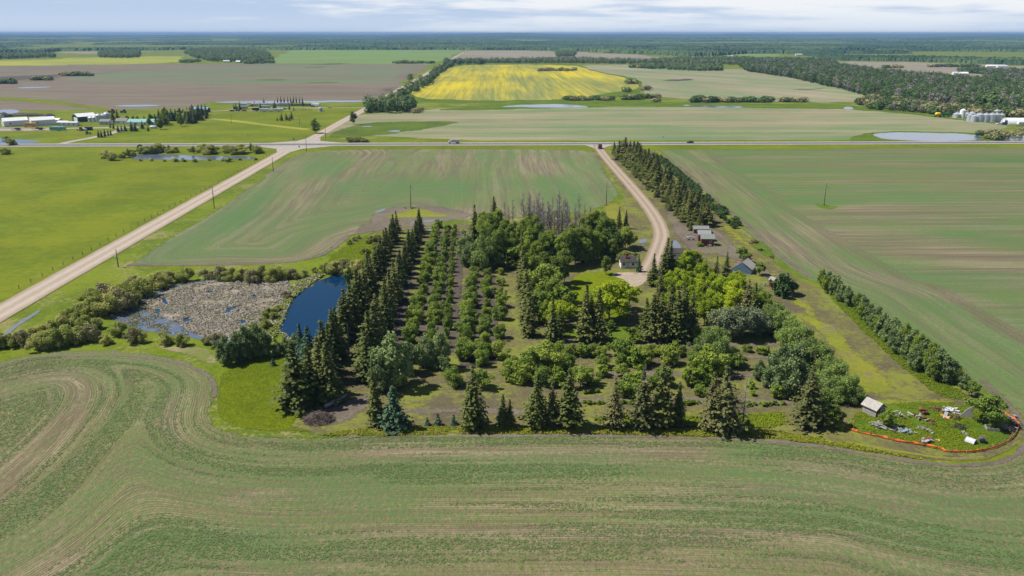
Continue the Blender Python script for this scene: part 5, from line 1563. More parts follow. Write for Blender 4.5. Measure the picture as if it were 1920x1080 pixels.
# ---- farmstead at the left
for px, py, lab, l in [(29, 235.6, 'white machine shed with white metal roof at the left edge of the farm', 17), (80, 234.2, 'white machine shed with white roof right of the orange bus', 17)]:
    house('machine_shed', lab, 'shed', px, py, 8.5, l, 4.2, 2.0, M['white'], M['whitemetal'], R(-50), door=(0, M['palegrey']), big_door=True, windows=[('r', -4, 2.2, 1, 1)], group='white machine sheds')
house('workshop', 'dark green workshop with a white roof beside the grain bins', 'building', 159, 227, 11, 15, 4.2, 2.2, M['darkgreen'], M['whitemetal'], R(-40), door=(1, M['white']), big_door=True, windows=[('f', -3.5, 2.4, 1.2, 1)])


def grain_bin(px, py, d, h, label, group, hopper=False, mat=None, z=.06):
    x, y = at(px, py)
    o = tag(empty('grain_bin', (x, y, z), rnd.uniform(0, 6)), label, 'grain bin', group)
    r = d / 2
    prof = []
    n = 7
    b = 1.6 if hopper else 0
    for k in range(n):
        prof += [(r, b + h * k / n), (r - .05, b + h * (k + .5) / n)]
    prof += [(r, b + h)]
    MB().lathe(([(.3, .5)] if hopper else []) + prof, 24).build('wall', mat or M['greymetal'], o)
    MB().lathe([(r + .12, b + h - .02), (r * .55, b + h + r * .28), (.28, b + h + r * .5), (.28, b + h + r * .5 + .25), (.05, b + h + r * .5 + .35)], 24).build('roof', mat or M['greymetal'], o)
    MB().box((0, -r - .02, b + 1.1), (.7, .12, 1.2)).build('hatch', M['palegrey'], o)
    if hopper:
        for k in range(4):
            MB().box((r * .8 * math.cos(k * 1.57 + .8), r * .8 * math.sin(k * 1.57 + .8), .9), (.14, .14, 1.8)).build('leg', M['rust'], o)
    return o


for px, py, d, h, lab in [(171.7, 228.2, 4.2, 3.4, 'low grain bin next to the dark green workshop'), (179, 228.4, 4.2, 3.8, 'second grain bin from the dark green workshop'), (186.3, 228.5, 4.6, 5.4, 'tallest dark grain bin in the middle of the five'), (194, 228, 4.6, 5.2, 'fourth grain bin from the dark green workshop'), (201.3, 226.3, 4.6, 5.8, 'grain bin farthest from the dark green workshop')]:
    grain_bin(px, py, d * 1.25, h, lab, 'grain bins by the green workshop')
house('bungalow', 'small grey bungalow in front of the grain bins', 'house', 199.5, 233.5, 6, 8, 2.7, 1.5, M['palegrey'], M['greyshingle'], R(86), windows=[('l', -2, 1.5, 1, .9), ('l', 2, 1.5, 1, .9)])
house('bungalow', 'small white house with a grey roof between the bins and the dark tree', 'house', 230.5, 232.5, 6, 9, 2.8, 1.7, M['white'], M['greyshingle'], R(86), windows=[('l', -2.5, 1.5, 1, .9), ('l', 2, 1.5, 1, .9)])
house('ranch_house', 'long low house with a green metal roof behind dark trees', 'house', 272, 234.5, 9, 24, 2.8, 1.9, M['white'], M['greenroof'], R(88), windows=[('l', -8, 1.5, 1.4, 1), ('l', -2, 1.5, 1.4, 1), ('l', 5, 1.5, 1.4, 1)])
house('mobile_home', 'white and pale blue mobile home in front of the green workshop', 'house', 133, 236, 5, 13, 2.7, .7, M['white'], M['palegrey'], R(84), windows=[('l', -4, 1.5, 1.2, .8), ('l', 0, 1.5, 1.2, .8), ('l', 4, 1.5, 1.2, .8)])
house('mobile_home', 'low cream roofed annex at the left of the mobile home', 'house', 120, 234.5, 5, 8, 2.4, .8, M['palegrey'], M['whitemetal'], R(84), windows=[('l', 0, 1.4, 1, .8)])
house('pump_house', 'little white hut behind the second white machine shed', 'hut', 108, 229.5, 5, 6, 2.4, .9, M['white'], M['whitemetal'], R(80))
house('pump_house', 'cut off white hut at the left picture edge behind the sheds', 'hut', -4, 223, 6, 8, 2.6, 1, M['white'], M['whitemetal'], R(70))
trailer(109, 245.5, 11.5, 'long pale blue grey freight trailer on the farm yard', body=M['teal'], group=None, name='freight_trailer', cat='trailer')
# orange bus
x, y = at(57, 238.6)
o = tag(empty('bus', (x, y, .17), R(90)), 'old orange bus standing before the white machine sheds', 'bus')
MB().prism([(-4.4, .6), (-4.4, 2.9), (-4.1, 3.1), (3.2, 3.1), (3.4, 1.7), (4.5, 1.5), (4.6, .6)], -1.2, 1.2, 'x').build('body', M['busorange'], o, bevel=.08)
for sx in (-1, 1):
    MB().box((sx * 1.2, -.6, 2.3), (.05, 6.8, .6)).build('window', M['glass'], o)
    for yy in (-2.6, 3.4):
        wheel(o, sx * 1.0, yy, .5, .3)
for px, py, l, lab in [(31.5, 245, 7.5, 'dark flat deck trailer near the left picture edge'), (72, 244.3, 9.5, 'dark flat deck trailer below the second machine shed')]:
    x, y = at(px, py)
    o = tag(empty('flatdeck_trailer', (x, y, .17), R(90)), lab, 'trailer', 'dark deck trailers')
    MB().box((0, 0, 1.0), (2.4, l, .25)).build('deck', M['darkwood'], o)
    MB().box((0, -l * .1, 1.5), (1.8, l * .5, .8)).build('load', M['darkpaint'], o, bevel=.15)
    for sx in (-1, 1):
        wheel(o, sx * .95, -l * .25, .45)
        wheel(o, sx * .95, -l * .25 + 1.1, .45)
x, y = at(288, 241)
o = tag(empty('propane_tank', (x, y, .1)), 'white propane tank on legs beside the spruce clump', 'tank')
MB().tube([(-2.6, 0, 1.2), (-2.3, 0, 1.2), (2.3, 0, 1.2), (2.6, 0, 1.2)], [.5, .95, .95, .5], 14).build('vessel', M['white'], o, smooth=True)
for sx in (-1.5, 1.5):
    MB().box((sx, 0, .25), (.3, 1.4, .6)).build('leg', M['greymetal'], o)


def tractor(px, py, rz, label, paint, name='tractor', cat='tractor', s=1.0, front=True):
    x, y = at(px, py)
    o = tag(empty(name, (x, y, .1), rz, s), label, cat)
    MB().box((0, 1.3, 1.35), (.9, 2.4, .9)).build('hood', paint, o, bevel=.1)
    MB().box((0, -.7, 2.1), (1.5, 1.5, 1.5)).build('cab', M['glass'], o, bevel=.08)
    MB().box((0, -.7, 2.92), (1.6, 1.6, .16)).build('roof', paint, o)
    for sx in (-1, 1):
        wheel(o, sx * 1.05, -.9, .95, .5)
        wheel(o, sx * .9, 1.9, .6, .35)
    return o


tractor(150.5, 245.3, R(60), 'yellow loader with a dark cab on the farm yard', M['yellow'], 'loader', 'loader')
tractor(165, 252, R(-80), 'small green tractor on the grass below the farm yard', M['green'], s=.8)
tractor(210, 212.5, R(90), 'dark red tractor standing behind the tall spruces of the farm', M['redpaint'], s=1.3)
tractor(232, 212, R(90), 'dark green tractor with implement right of the tall farm spruces', M['darkgreen'], s=1.1)
for px, py, d, lab in [(167, 244.3, (5, 2.4, 2.4), 'dark steel box container on the farm yard'), (158, 245, (4, 2, 1.3), 'pale scrap heap left of the dark container')]:
    x, y = at(px, py)
    o = MB().box((0, 0, d[2] / 2), d).box((d[0] * .3, 0, d[2] * .55), (.12, d[1] + .1, d[2] * .9)).box((-d[0] * .3, 0, d[2] * .55), (.12, d[1] + .1, d[2] * .9)).build('container', M['darkpaint'] if d[2] > 2 else M['palegrey'], None, (x, y, .12), bevel=.05)
    tag(o, lab, 'container')
for q, (px, py, lx, lz, lab) in enumerate([(5, 219, 16, 4.5, 'dark earth heap at the left picture edge beside the puddle'), (52, 217, 34, 3.0, 'long dark earth bank behind the white machine sheds'), (92, 217.5, 10, 2.6, 'small dark earth heap at the right end of the long bank')]):
    x, y = at(px, py)
    r = np.random.default_rng(q)
    mb = MB()
    prof = [(1, 0), (.85, .4), (.6, .75), (.3, .95), (.05, 1.0)]
    mb.lathe(prof, 26)
    mb.v = [(v[0] * lx / 2 * (1 + .18 * math.sin(v[1] * 7 + q)), v[1] * 5 * (1 + .2 * math.cos(v[0] * 6)), v[2] * lz * (.8 + .35 * mnoise.noise((v[0] * 3, v[1] * 3, q)))) for v in mb.v]
    tag(mb.build('earth_heap', M['rubble'], None, (x, y, 0), smooth=True), lab, 'earth heap')
fs = []
for px, py, top, k in [(212, 231, 206, 'spruce'), (221, 231, 205, 'spruce'), (240, 230, 216, 'aspen'), (250, 228, 217, 'aspen'), (258, 232, 217, 'aspen'), (247, 246, 227, 'spruce'), (254, 246, 230, 'blue'), (235, 246, 233, 'blue'), (267, 242, 226, 'spruce'), (278, 246, 235, 'spruce'), (228, 246, 234, 'spruce'), (222, 248, 235, 'spruce'),
                       (185, 258, 243, 'slim'), (191, 258, 244, 'slim'), (197, 257, 241, 'slim'), (203, 255, 243, 'slim'), (208, 254, 242, 'slim'), (213, 242, 230, 'slim'), (207, 240, 230, 'slim'), (300, 243, 222, 'aspen'), (294, 238, 222, 'aspen'), (343, 209, 203, 'spruce'), (356, 206, 199, 'spruce'), (388, 208, 198, 'spruce'), (350, 205, 200, 'slim')]:
    fs.append(plant(k, px, py, hgt(py, top), None, 'trees round the farmhouses', wf=1.1))
rank(fs, 'tree among the farm buildings at the left, {} from the orange bus', near(57, 238))
fs = []
for i in range(50):
    u, v_ = rnd.random(), rnd.random()
    px = 268 + 120 * u
    lo, hi_ = 245 - 20 * max(0, (px - 320) / 70), 222 - 6 * max(0, (px - 300) / 80)
    py = hi_ + (lo - hi_) * v_
    if px < 300 and py > 236:
        continue
    fs.append(plant(rnd.choice(['spruce', 'spruce', 'aspen', 'blue']), px, py, rnd.uniform(6, 10.5), None, 'trees of the dark clump beside the farm', wf=1.25))
rank(fs, 'tree of the dark clump beside the green roofed house, {} from the propane tank', near(288, 241))
for px, py, top, lab in [(20, 272, 259, 'bright willow in the farm pond'), (10, 289, 277, 'round bush on the pasture at the left picture edge'), (12, 262, 255, 'small bush on the far bank of the farm pond')]:
    plant('willow', px, py, hgt(py, top), lab, None, 'shrub', wf=1.4)
sw = []
for i in range(40):
    px = 186 + rnd.random() * 300
    py = 286.5 + rnd.uniform(-3, 3) if px > 255 else 293 + rnd.uniform(-6, 8)
    sw.append(plant(rnd.choice(['willow', 'willow', 'aspen']), px, py, rnd.uniform(2.8, 5.5) * (1.1 if px < 260 else 1), None, 'willows round the pasture pond', 'shrub', wf=1.3))
for px in range(258, 500, 22):
    sw.append(plant('willow', px + rnd.uniform(-6, 6), 300 + rnd.uniform(0, 4), rnd.uniform(1.4, 2.6), None, 'willows round the pasture pond', 'shrub', wf=1.3))
rank(sw, 'willow round the pasture pond below the highway, {} from the highway junction', near(550, 272))
mw = []
for px in (656, 662, 668, 674, 680, 686):
    mw.append(plant('willow', px, 266.5 + rnd.uniform(-.6, .5), rnd.uniform(2.5, 4.2), None, 'bushes beside the highway verge', 'shrub', wf=1.2))
rank(mw, 'green bush in the wet corner by the highway, {} from the left', lambda q: q.location.x)

# ---- bins and machines at the right edge
for px, py, d, h, lab, kw in [(1794, 220.6, 7, 3.0, 'low wide grain bin left of the tall white silo', {}), (1803.7, 221, 4.6, 6.5, 'tall narrow white silo among the grain bins', dict(mat=M['whitemetal'])), (1812.5, 220, 6.5, 2.8, 'low grain bin right of the tall white silo', {}), (1822, 219.5, 7, 3.0, 'grain bin in the far row behind the small pair', {}), (1833.6, 218.5, 6, 4.2, 'grain bin half hidden in the far row', {}),
                              (1818, 227, 5.0, 4.6, 'small grain bin at the left end of the near row', {}), (1826.3, 228, 5.4, 4.4, 'second small grain bin of the near row', {}), (1836.2, 228, 6.6, 5.6, 'large grain bin, third of the near row', {}), (1847.5, 228.3, 6.6, 5.6, 'large grain bin, fourth of the near row', {}), (1858.5, 228.6, 6.6, 5.8, 'large grain bin, fifth of the near row', {}),
                              (1867.3, 228, 6.2, 5.6, 'large grain bin at the right end of the near row', {}), (1868, 219, 5.4, 5.0, 'grain bin peeking over the right end of the near row', {}), (1876.2, 226.5, 5.4, 3.2, 'hopper bin on rusty legs right of the near row', dict(hopper=True))]:
    grain_bin(px, py, d, h, lab, 'grain bins at the wood edge', **kw)
x, y = at(1916, 233.5)
o = tag(empty('quonset', (x, y, .1), R(87)), 'long pale arched metal shed at the right picture edge', 'shed')
prof = [(6 * math.cos(t), 5.2 * math.sin(t)) for t in np.linspace(0, math.pi, 17)]
MB().prism(prof, -14, 14, 'y').build('shell', M['whitemetal'], o, smooth=False)
MB().prism([(a * .98, b * .98) for a, b in prof], 14.02, 14.12, 'y').build('end_wall', M['palegrey'], o)
MB().box((0, 14.15, 1.9), (4.4, .1, 3.8)).build('door', M['white'], o)
trailer(1919, 236, 10, 'white trailer before the arched metal shed', group=None, rz=R(90))
car(1874, 234.2, R(80), 'white pickup parked left of the arched metal shed', M['white'], 'pickup', 'parked_car', z=.1, l=5.4)
tractor(1884.5, 234.3, R(100), 'blue tractor beside the arched metal shed', M['blue'], s=1.2)
# air seeder cart, combine
x, y = at(1758, 219.4)
o = tag(empty('seed_cart', (x, y, .1), R(90)), 'yellow seed cart tank on wheels at the wood edge', 'seed cart')
MB().tube([(0, -2.6, 2.4), (0, -1.6, 2.5), (0, 1.6, 2.5), (0, 2.6, 2.4)], [.6, 1.5, 1.5, .6], 14).build('tank', M['yellow'], o, smooth=True)
MB().box((0, 0, 1.0), (1.4, 6.4, .3)).build('frame', M['green'], o)
for sx in (-1, 1):
    wheel(o, sx * 1.3, -2.2, .8, .5)
    wheel(o, sx * 1.1, 2.2, .7, .4)
x, y = at(1773, 219.4)
o = tag(empty('combine', (x, y, .1), R(90)), 'green combine harvester with yellow wheels at the wood edge', 'combine')
MB().prism([(-3.4, 1.2), (-3.4, 2.8), (-2.4, 3.5), (1.6, 3.5), (1.6, 1.2)], -1.5, 1.5, 'x').build('body', M['green'], o, bevel=.1)
MB().box((0, 2.4, 2.7), (1.6, 1.5, 1.7)).build('cab', M['glass'], o, bevel=.08)
MB().box((0, 4.0, .9), (5.6, 1.0, .9)).build('header', M['green'], o, bevel=.1)
for sx in (-1, 1):
    wheel(o, sx * 1.5, 1.6, 1.0, .6)
    MB().tube([(sx * 1.5 - .33, 1.6, 1.0), (sx * 1.5 + .33, 1.6, 1.0)], .62, 12).build('hub', M['yellow'], o)
    wheel(o, sx * 1.4, -2.6, .65, .4)
x, y = at(1788.5, 219)
tag(MB().box((0, 0, 1.0), (2.4, 2, 1.2)).box((0, 0, 1.9), (1.2, 1.6, .8)).tube([(-.8, -1.05, .4), (-.8, 1.05, .4)], .4, 10).tube([(.8, -1.05, .4), (.8, 1.05, .4)], .4, 10).build('grain_auger', M['redpaint'], None, (x, y, .1), bevel=.08), 'small red and white machine left of the low grain bins', 'machine')

# ---- far houses
for i, (px, py, l, wm, rm, lab) in enumerate([(1806, 141, 14, 'white', 'whitemetal', 'white farmhouse far off in the trees at the right'), (1866, 126.5, 40, 'white', 'whitemetal', 'long white barn far off beyond the pale field'), (1878, 127, 20, 'white', 'palegrey', 'white shed right of the long far barn'), (1497.5, 104, 22, 'white', 'palegrey', 'lone white shed on the green clearing at the far wood'),
                                              (425, 117, 16, 'white', 'palegrey', 'white farmhouse before the dark far wood at the left'), (447, 118, 10, 'white', 'whitemetal', 'small white shed right of the far left farmhouse'), (462, 116.5, 12, 'palegrey', 'palegrey', 'grey shed at the right end of the far left farm'), (1370, 107.5, 14, 'white', 'palegrey', 'small pale shed at the edge of the far stubble field'),
                                              (1790, 140.5, 8, 'white', 'palegrey', 'tiny white hut left of the far right farmhouse'), (1813, 90.5, 24, 'white', 'whitemetal', 'white building far off in the right forest')]):
    house('farmhouse', lab, 'house', px, py, 8, l, 3.2, 2.2, M[wm], M[rm], R(88), z=.1, windows=[('l', 0, 1.6, 1.6, 1)])

# ---- road signs and small things by the highway
for px, py, h_, lab, m_ in [(463.5, 262, 3.6, 'white and blue road sign in the pasture beside the highway', 'white'), (551, 267, 2.6, 'small blue road sign at the far side of the junction', 'blue'), (561.5, 281.5, 2.6, 'back of a stop sign at the near side of the junction', 'darkpaint'), (1243, 263.5, 2.8, 'white marker sign at the far highway verge', 'white')]:
    x, y = at(px, py)
    o = tag(empty('road_sign', (x, y, .1)), lab, 'road sign')
    MB().box((0, 0, h_ / 2), (.12, .12, h_)).build('post', M['greymetal'], o)
    MB().box((0, -.08, h_ - .45), (1.0 if m_ != 'darkpaint' else .8, .04, 1.1 if m_ != 'darkpaint' else .8)).build('panel', M[m_], o)

# ---- pasture fence along the gravel road
A, B = at(36, 542), at(505, 291)
fo = tag(empty('wire_fence', (A[0], A[1], .05)), 'wire fence of thin posts along the left side of the gravel road', 'fence')
n = 44
pm = None
for i in range(n):
    t = i / (n - 1)
    p = ((B[0] - A[0]) * t - 6.2 * 0, (B[1] - A[1]) * t, 0)
    if pm is None:
        pm = MB().box((0, 0, .6), (.13, .13, 1.25)).build('post', M['darkwood'], fo, p)
    else:
        link('post', pm.data, fo, p)
for z_ in (.5, 1.0):
    MB().tube([(0, 0, z_), (B[0] - A[0], B[1] - A[1], z_)], .012, 3).build('wire', M['fencewire'], fo)

# ---- scrap yard
fence_px = [(1582, 801), (1605, 812), (1647, 820), (1682, 829), (1722, 835), (1760, 842), (1774, 848), (1802, 850), (1830, 849), (1865, 842), (1884, 833), (1900, 822), (1911, 804), (1905, 790), (1892, 781), (1880, 776)]
FP = chaikin([at(*p) for p in fence_px], 2, closed=False)
FP = resample(FP, .5, closed=False)
no = tag(empty('snow_fence', (FP[0][0], FP[0][1], .1)), 'sagging orange plastic netting fence round the near side of the scrap yard', 'fence')
vs, fsx = [], []
for i, p in enumerate(FP):
    u = i * .5
    sag = .12 * abs(math.sin(u * math.pi / 3.2)) + .10 * math.sin(u * .9) * math.sin(u * .37) + (.28 if 5 < u % 17 < 7 else 0)
    bl = .13 * math.sin(u * 2.1) + .08 * math.sin(u * 5.3)
    for k, f in enumerate((.0, .33, .66, 1.0)):
        vs.append((p[0] - FP[0][0] + bl * f, p[1] - FP[0][1] + bl * f + .06 * math.sin(u * 3 + k), .04 + (.42 - sag * .5) * f))
for i in range(len(FP) - 1):
    for k in range(3):
        fsx.append((i * 4 + k, (i + 1) * 4 + k, (i + 1) * 4 + k + 1, i * 4 + k + 1))
mb = MB()
mb.add(vs, fsx)
nb_ = mb.build('netting', M['orange'], no, smooth=True)
sm = nb_.modifiers.new('thickness', 'SOLIDIFY')
sm.thickness = .02
for i in range(0, len(FP), 7):
    MB().box((FP[i][0] - FP[0][0], FP[i][1] - FP[0][1], .45), (.07, .07, 1.0), rx=rnd.uniform(-.12, .12), ry=rnd.uniform(-.12, .12)).build('stake', M['greywood'], no)


def heap(px, py, mats, n, sx, sy, sz, size, label, name='scrap_heap', cat='scrap heap', seed=0, rods=0, up=.35):
    """jumble of boards, sheets and iron; one part for each material"""
    r = random.Random(seed)
    x, y = at(px, py)
    o = tag(empty(name, (x, y, .1), r.uniform(0, 6)), label, cat)
    for mi, (pn, m_) in enumerate(mats):
        mb = MB()
        for k in range(max(1, n // len(mats))):
            a, b, c_ = size[0] * r.uniform(.4, 1.2), size[1] * r.uniform(.5, 1.4), size[2] * r.uniform(.6, 1.4)
            mb.box((r.gauss(0, sx), r.gauss(0, sy), .1 + sz * r.random()), (a, b, c_), rz=r.uniform(0, 3.14), rx=r.uniform(-up, up), ry=r.uniform(-up, up))
        for k in range(rods // len(mats)):
            p = Vector((r.gauss(0, sx), r.gauss(0, sy), .2 + sz * r.random()))
            d = Vector((r.uniform(-1, 1), r.uniform(-1, 1), r.uniform(-.2, .5)))
            mb.tube([p - d * size[0] * .5, p + d * size[0] * .5], .05, 5)
        mb.build(pn, m_, o)
    return o


W_, G_, P_, RU, B_, CE, BL, DK, OR = [('board', M['palewood']), ('board', M['greywood']), ('sheet', M['palegrey']), ('iron', M['rust']), ('beam', M['darkwood']), ('panel', M['ceramic']), ('tub', M['dullblue']), ('frame', M['darkpaint']), ('sheet', M['busorange'])]
for i, (px, py, mats, n, sx, sy, sz, size, lab, rods) in enumerate([
    (1648, 800, [W_, G_], 16, .7, .5, .5, (1.9, .22, .06), 'heap of bleached boards between the plank shed and the netting', 8),
    (1676, 808, [W_, CE, RU], 16, .6, .4, .35, (.9, .3, .06), 'small heap of boards and red scraps left of the blue tubs', 4),
    (1690, 809, [CE, BL, G_], 15, .8, .4, .45, (1.1, .5, .10), 'heap with white panels and pale blue tubs near the netting', 3),
    (1705, 811, [CE, BL], 6, .35, .25, .2, (.6, .35, .1), 'few white and blue scraps right of the tub heap', 0),
    (1690, 782, [G_, CE, B_], 14, .6, .6, .5, (1.2, .35, .08), 'grey scrap heap behind the leafy bush', 3),
    (1728, 786, [W_, RU], 12, .4, .9, .4, (1.9, .25, .10), 'line of bleached beams and rusty iron in the middle of the scrap yard', 4),
    (1729, 776, [RU], 10, .3, .35, .9, (.7, .4, .3), 'upright rusty machine in the middle of the scrap yard', 4),
    (1744, 795, [RU, B_], 8, .4, .3, .25, (.9, .25, .12), 'low rusty scrap right of the line of beams', 3),
    (1733, 806, [G_, W_], 12, .5, .5, .25, (.9, .15, .06), 'scatter of thin grey boards below the rusty machine', 8),
    (1745, 813, [CE], 3, .15, .15, .3, (.5, .3, .1), 'single white scrap piece on the scrap yard grass', 0),
    (1740, 829, [CE, G_, RU], 15, .7, .4, .45, (1.0, .4, .14), 'white and grey heap close to the near netting', 4),
    (1757, 827, [OR, W_], 3, .2, .1, .1, (.7, .2, .05), 'small orange board right of the white heap', 0),
    (1758, 770, [RU, B_], 12, .9, .2, .3, (1.3, .3, .15), 'rusty harrow frame lying along the far edge', 8),
    (1772, 783, [OR, CE, RU], 7, .6, .2, .3, (1.4, .5, .12), 'orange and white panel lying in the grass', 0),
    (1784, 772, [P_, W_], 11, .8, .6, .4, (1.6, .6, .05), 'heap of pale sheets left of the leaning grey wall', 3),
    (1792, 786, [B_, RU], 16, .6, .4, .5, (.8, .12, .1), 'dark twisted iron heap, upper one of two', 14),
    (1796, 803, [B_, DK], 16, .7, .5, .5, (.9, .12, .1), 'dark twisted iron heap, lower one of two', 14),
    (1808, 815, [G_, W_], 6, .3, .4, .2, (.6, .12, .05), 'few grey sticks below the dark iron heaps', 4),
    (1888, 804, [W_, G_], 13, .7, .6, .3, (1.7, .18, .06), 'heap of bleached planks near the right end of the netting', 7),
    (1884, 784, [CE, BL, RU], 16, .6, .7, .5, (1.0, .5, .12), 'white and blue rubbish behind the big round bush', 4),
    (1900, 799, [CE, RU, G_], 12, .4, .5, .4, (.8, .3, .1), 'pale rubbish leaning on the netting at its right end', 3),
    (1294, 449, [W_, G_, CE], 30, 1.0, .8, .9, (1.3, .25, .1), 'pile of pale scrap wood left of the red sheds', 8),
    (1328, 447, [B_, G_], 12, .9, .8, .9, (1.6, .2, .1), 'dark timber stack behind the red sheds', 5),
    (1399, 485, [RU], 22, .8, .7, 1.5, (1.2, .4, .3), 'tall rusty machine behind the collapsed barn', 8),
    (1415, 455, [RU, B_], 16, 1.2, .5, .7, (1.3, .35, .25), 'rusty machine at the upper end of the scrub patch', 6),
    (1428, 470, [B_, DK], 8, .5, .4, .4, (.9, .3, .2), 'dark scrap in the middle of the scrub patch', 3),
    (1447, 483, [RU, B_], 10, .9, .3, .4, (1.2, .25, .15), 'low rusty frame at the lower end of the scrub patch', 6),
    (1434, 536, [CE, BL], 4, .15, .15, .9, (.4, .3, .5), 'small white and blue barrels left of the outhouse', 0),
    (1332, 462, [B_, G_], 10, .8, .3, .4, (1.8, .15, .1), 'boards leaning at the right of the nearer red shed', 4),
    (770, 391, [B_], 6, 1.6, .3, .2, (2.2, .2, .2), 'dark beams lying by the power pole in the middle field', 0),
]):
    heap(px, py, mats, n, sx, sy, sz, size, lab, seed=i, rods=rods)
# leaning wall piece
x, y = at(1808, 784)
tag(MB().prism([(-1.1, 0), (1.3, 0), (1.15, 2.6), (.2, 1.9)], -.06, .06, 'y').box((.1, .12, .5), (2.2, .08, .14)).box((.5, .12, 1.3), (1.3, .08, .14)).build('wall_piece', M['palewood'], None, (x, y, .05), R(-20)), 'triangular grey wall piece leaning beside the big round bush', 'wall piece')
# curved sheet tank and hoop
x, y = at(1820, 831)
o = tag(empty('tank_half', (x, y, .1), R(35)), 'curved white metal tank half lying open in the grass', 'tank')
prof = [(.75 * math.cos(t), .9 * math.sin(t)) for t in np.linspace(.15, 2.9, 12)]
inner = [(a * .94, b * .94) for a, b in reversed(prof)]
MB().prism(prof + inner, -.8, .8, 'y').build('shell', M['palegrey'], o)
MB().prism([(a * .93, b * .93) for a, b in prof], .7, .76, 'y').build('end_wall', M['darkpaint'], o)
x, y = at(1841, 830)
o = tag(empty('barrel', (x, y, .12), R(60)), 'dark blue barrel lying on its side near the netting', 'barrel')
MB().tube([(-.6, 0, .5), (-.56, 0, .5), (0, 0, .5), (.56, 0, .5), (.6, 0, .5)], [.44, .5, .53, .5, .44], 16).build('body', M['darkpaint'], o, smooth=True)
for q in (-.3, .3):
    MB().tube([(q - .04, 0, .5), (q + .04, 0, .5)], .555, 16).build('hoop', M['greymetal'], o)
x, y = at(1860, 806)
o = tag(empty('crate', (x, y, .1), R(-15)), 'open grey wooden box frame below the big round bush', 'crate')
for sx, sy, dx, dy in ((0, -.7, 2.1, .08), (0, .7, 2.1, .08), (-1.05, 0, .08, 1.4), (1.05, 0, .08, 1.4)):
    MB().box((sx, sy, .3), (dx, dy, .55)).build('side', M['greywood'], o)

# brush pile, fallen log
x, y = at(598, 789)
mb = MB()
for i in range(620):
    a = rnd.uniform(0, 6.283)
    q = math.sqrt(rnd.random())
    zz = 1.75 * max(0, (1 - q ** 1.7)) * rnd.uniform(.35, 1.0)
    p = Vector((math.cos(a) * q * 2.9, math.sin(a) * q * 2.2, .1 + zz))
    d = Vector((rnd.gauss(0, 1), rnd.gauss(0, 1), rnd.gauss(0, .35))).normalized() * rnd.uniform(.3, 1.0)
    mb.tube([p - d, p + Vector((0, 0, .08)), p + d], [.03, .04, .015], 3, caps=False)
tag(mb.build('brush_pile', M['twig'], None, (x, y, .08)), 'round pile of grey cut brush beside the bright grass meadow', 'brush pile')
x, y = at(625, 760)
o = tag(empty('fallen_log', (x, y, .1), R(50)), 'grey fallen trunk with a broken end under the dark spruce', 'log')
MB().tube([(-2.0, 0, .45), (0, .1, .5), (2.2, 0, .7), (3.6, .2, 1.0)], [.42, .38, .3, .16], 10).build('trunk', M['greywood'], o, smooth=True)
mb = MB()
for k in range(6):
    t = -1 + k * .8
    mb.tube([(t, 0, .5), (t + .5, rnd.uniform(-1, 1), 1.0 + rnd.random() * .5)], [.07, .02], 5)
mb.build('branch', M['greywood'], o)
for px, py in ((598, 803), (612, 800)):
    pass
# ------------------------------------------------------------------ far trees: single crowns merged only where they read as one wood
def small_tree(name, mat, seed, h=10.0, rx=3.2, n=150, kindof='round'):
    r = np.random.default_rng(seed)
    d = unit(r.normal(size=(n, 3)))
    if kindof == 'cone':
        f = r.random(n) ** .8
        a = r.uniform(0, 6.28, n)
        q = rx * (1 - f) * (.6 + .4 * r.random(n)) + .1
        c = np.stack([np.cos(a) * q, np.sin(a) * q, h * (.05 + .95 * f)], 1)
        nr_ = np.stack([np.cos(a), np.sin(a), np.full(n, .9)], 1) + r.normal(0, .3, (n, 3))
        s = .9 * (1 - .6 * f) * r.uniform(.7, 1.2, n)
    else:
        rad = (1 - .35 * r.random((n, 1)) ** 2)
        bump = 1 + .22 * np.sin(d[:, :1] * 6 + seed) * np.cos(d[:, 1:2] * 7 + d[:, 2:] * 5)
        c = d * rad * bump * [rx, rx, h * .48] + [0, 0, h * .52]
        k = c[:, 2] > .2
        c, d = c[k], d[k]
        nr_ = d + r.normal(0, .4, d.shape) + [0, 0, .5]
        s = r.uniform(.55, 1.1, len(c)) * rx * .27
    return c, nr_, s, r


def far_kind(name, mat, seeds, h, rx, n, kindof='round', trunk=True):
    out = []
    for s in seeds:
        c, nr_, sz, r = small_tree(name, mat, s, h, rx, n, kindof)
        v = cards(c, nr_, sz, r)
        out.append((v, len(c), r.random(len(c))))
    return out


FK = {'green': ('far', far_kind('g', None, (1, 2, 3), 10, 3.3, 170)), 'grey': ('fargrey', far_kind('y', None, (4, 5), 10, 2.6, 150)), 'cone': ('spruce', far_kind('c', None, (6, 7), 11, 2.2, 120, 'cone')), 'bush': ('far', far_kind('b', None, (8, 9), 4, 3.0, 120)), 'brown': ('brownwillow', far_kind('w', None, (10, 11), 4, 2.8, 120))}
FMESH = {k: [np_mesh('far_' + k, v, np.arange(4 * n).reshape(n, 4), L[m], attrs={'tint': ('FACE', t)}) for v, n, t in lst] for k, (m, lst) in FK.items()}


def far_tree(k, x, y, h, wf=1.0, group=None, name=None, cat='tree'):
    me = rnd.choice(FMESH[k])
    h0 = 4.0 if k in ('bush', 'brown') else 10.0
    o = link(name or {'green': 'aspen_tree', 'grey': 'leafless_tree', 'cone': 'spruce_tree', 'bush': 'willow_shrub', 'brown': 'willow_shrub'}[k], me, None, (x, y, .05), rnd.uniform(0, 6.28), (h / h0 * wf, h / h0 * wf, h / h0))
    return tag(o, None, cat, group)


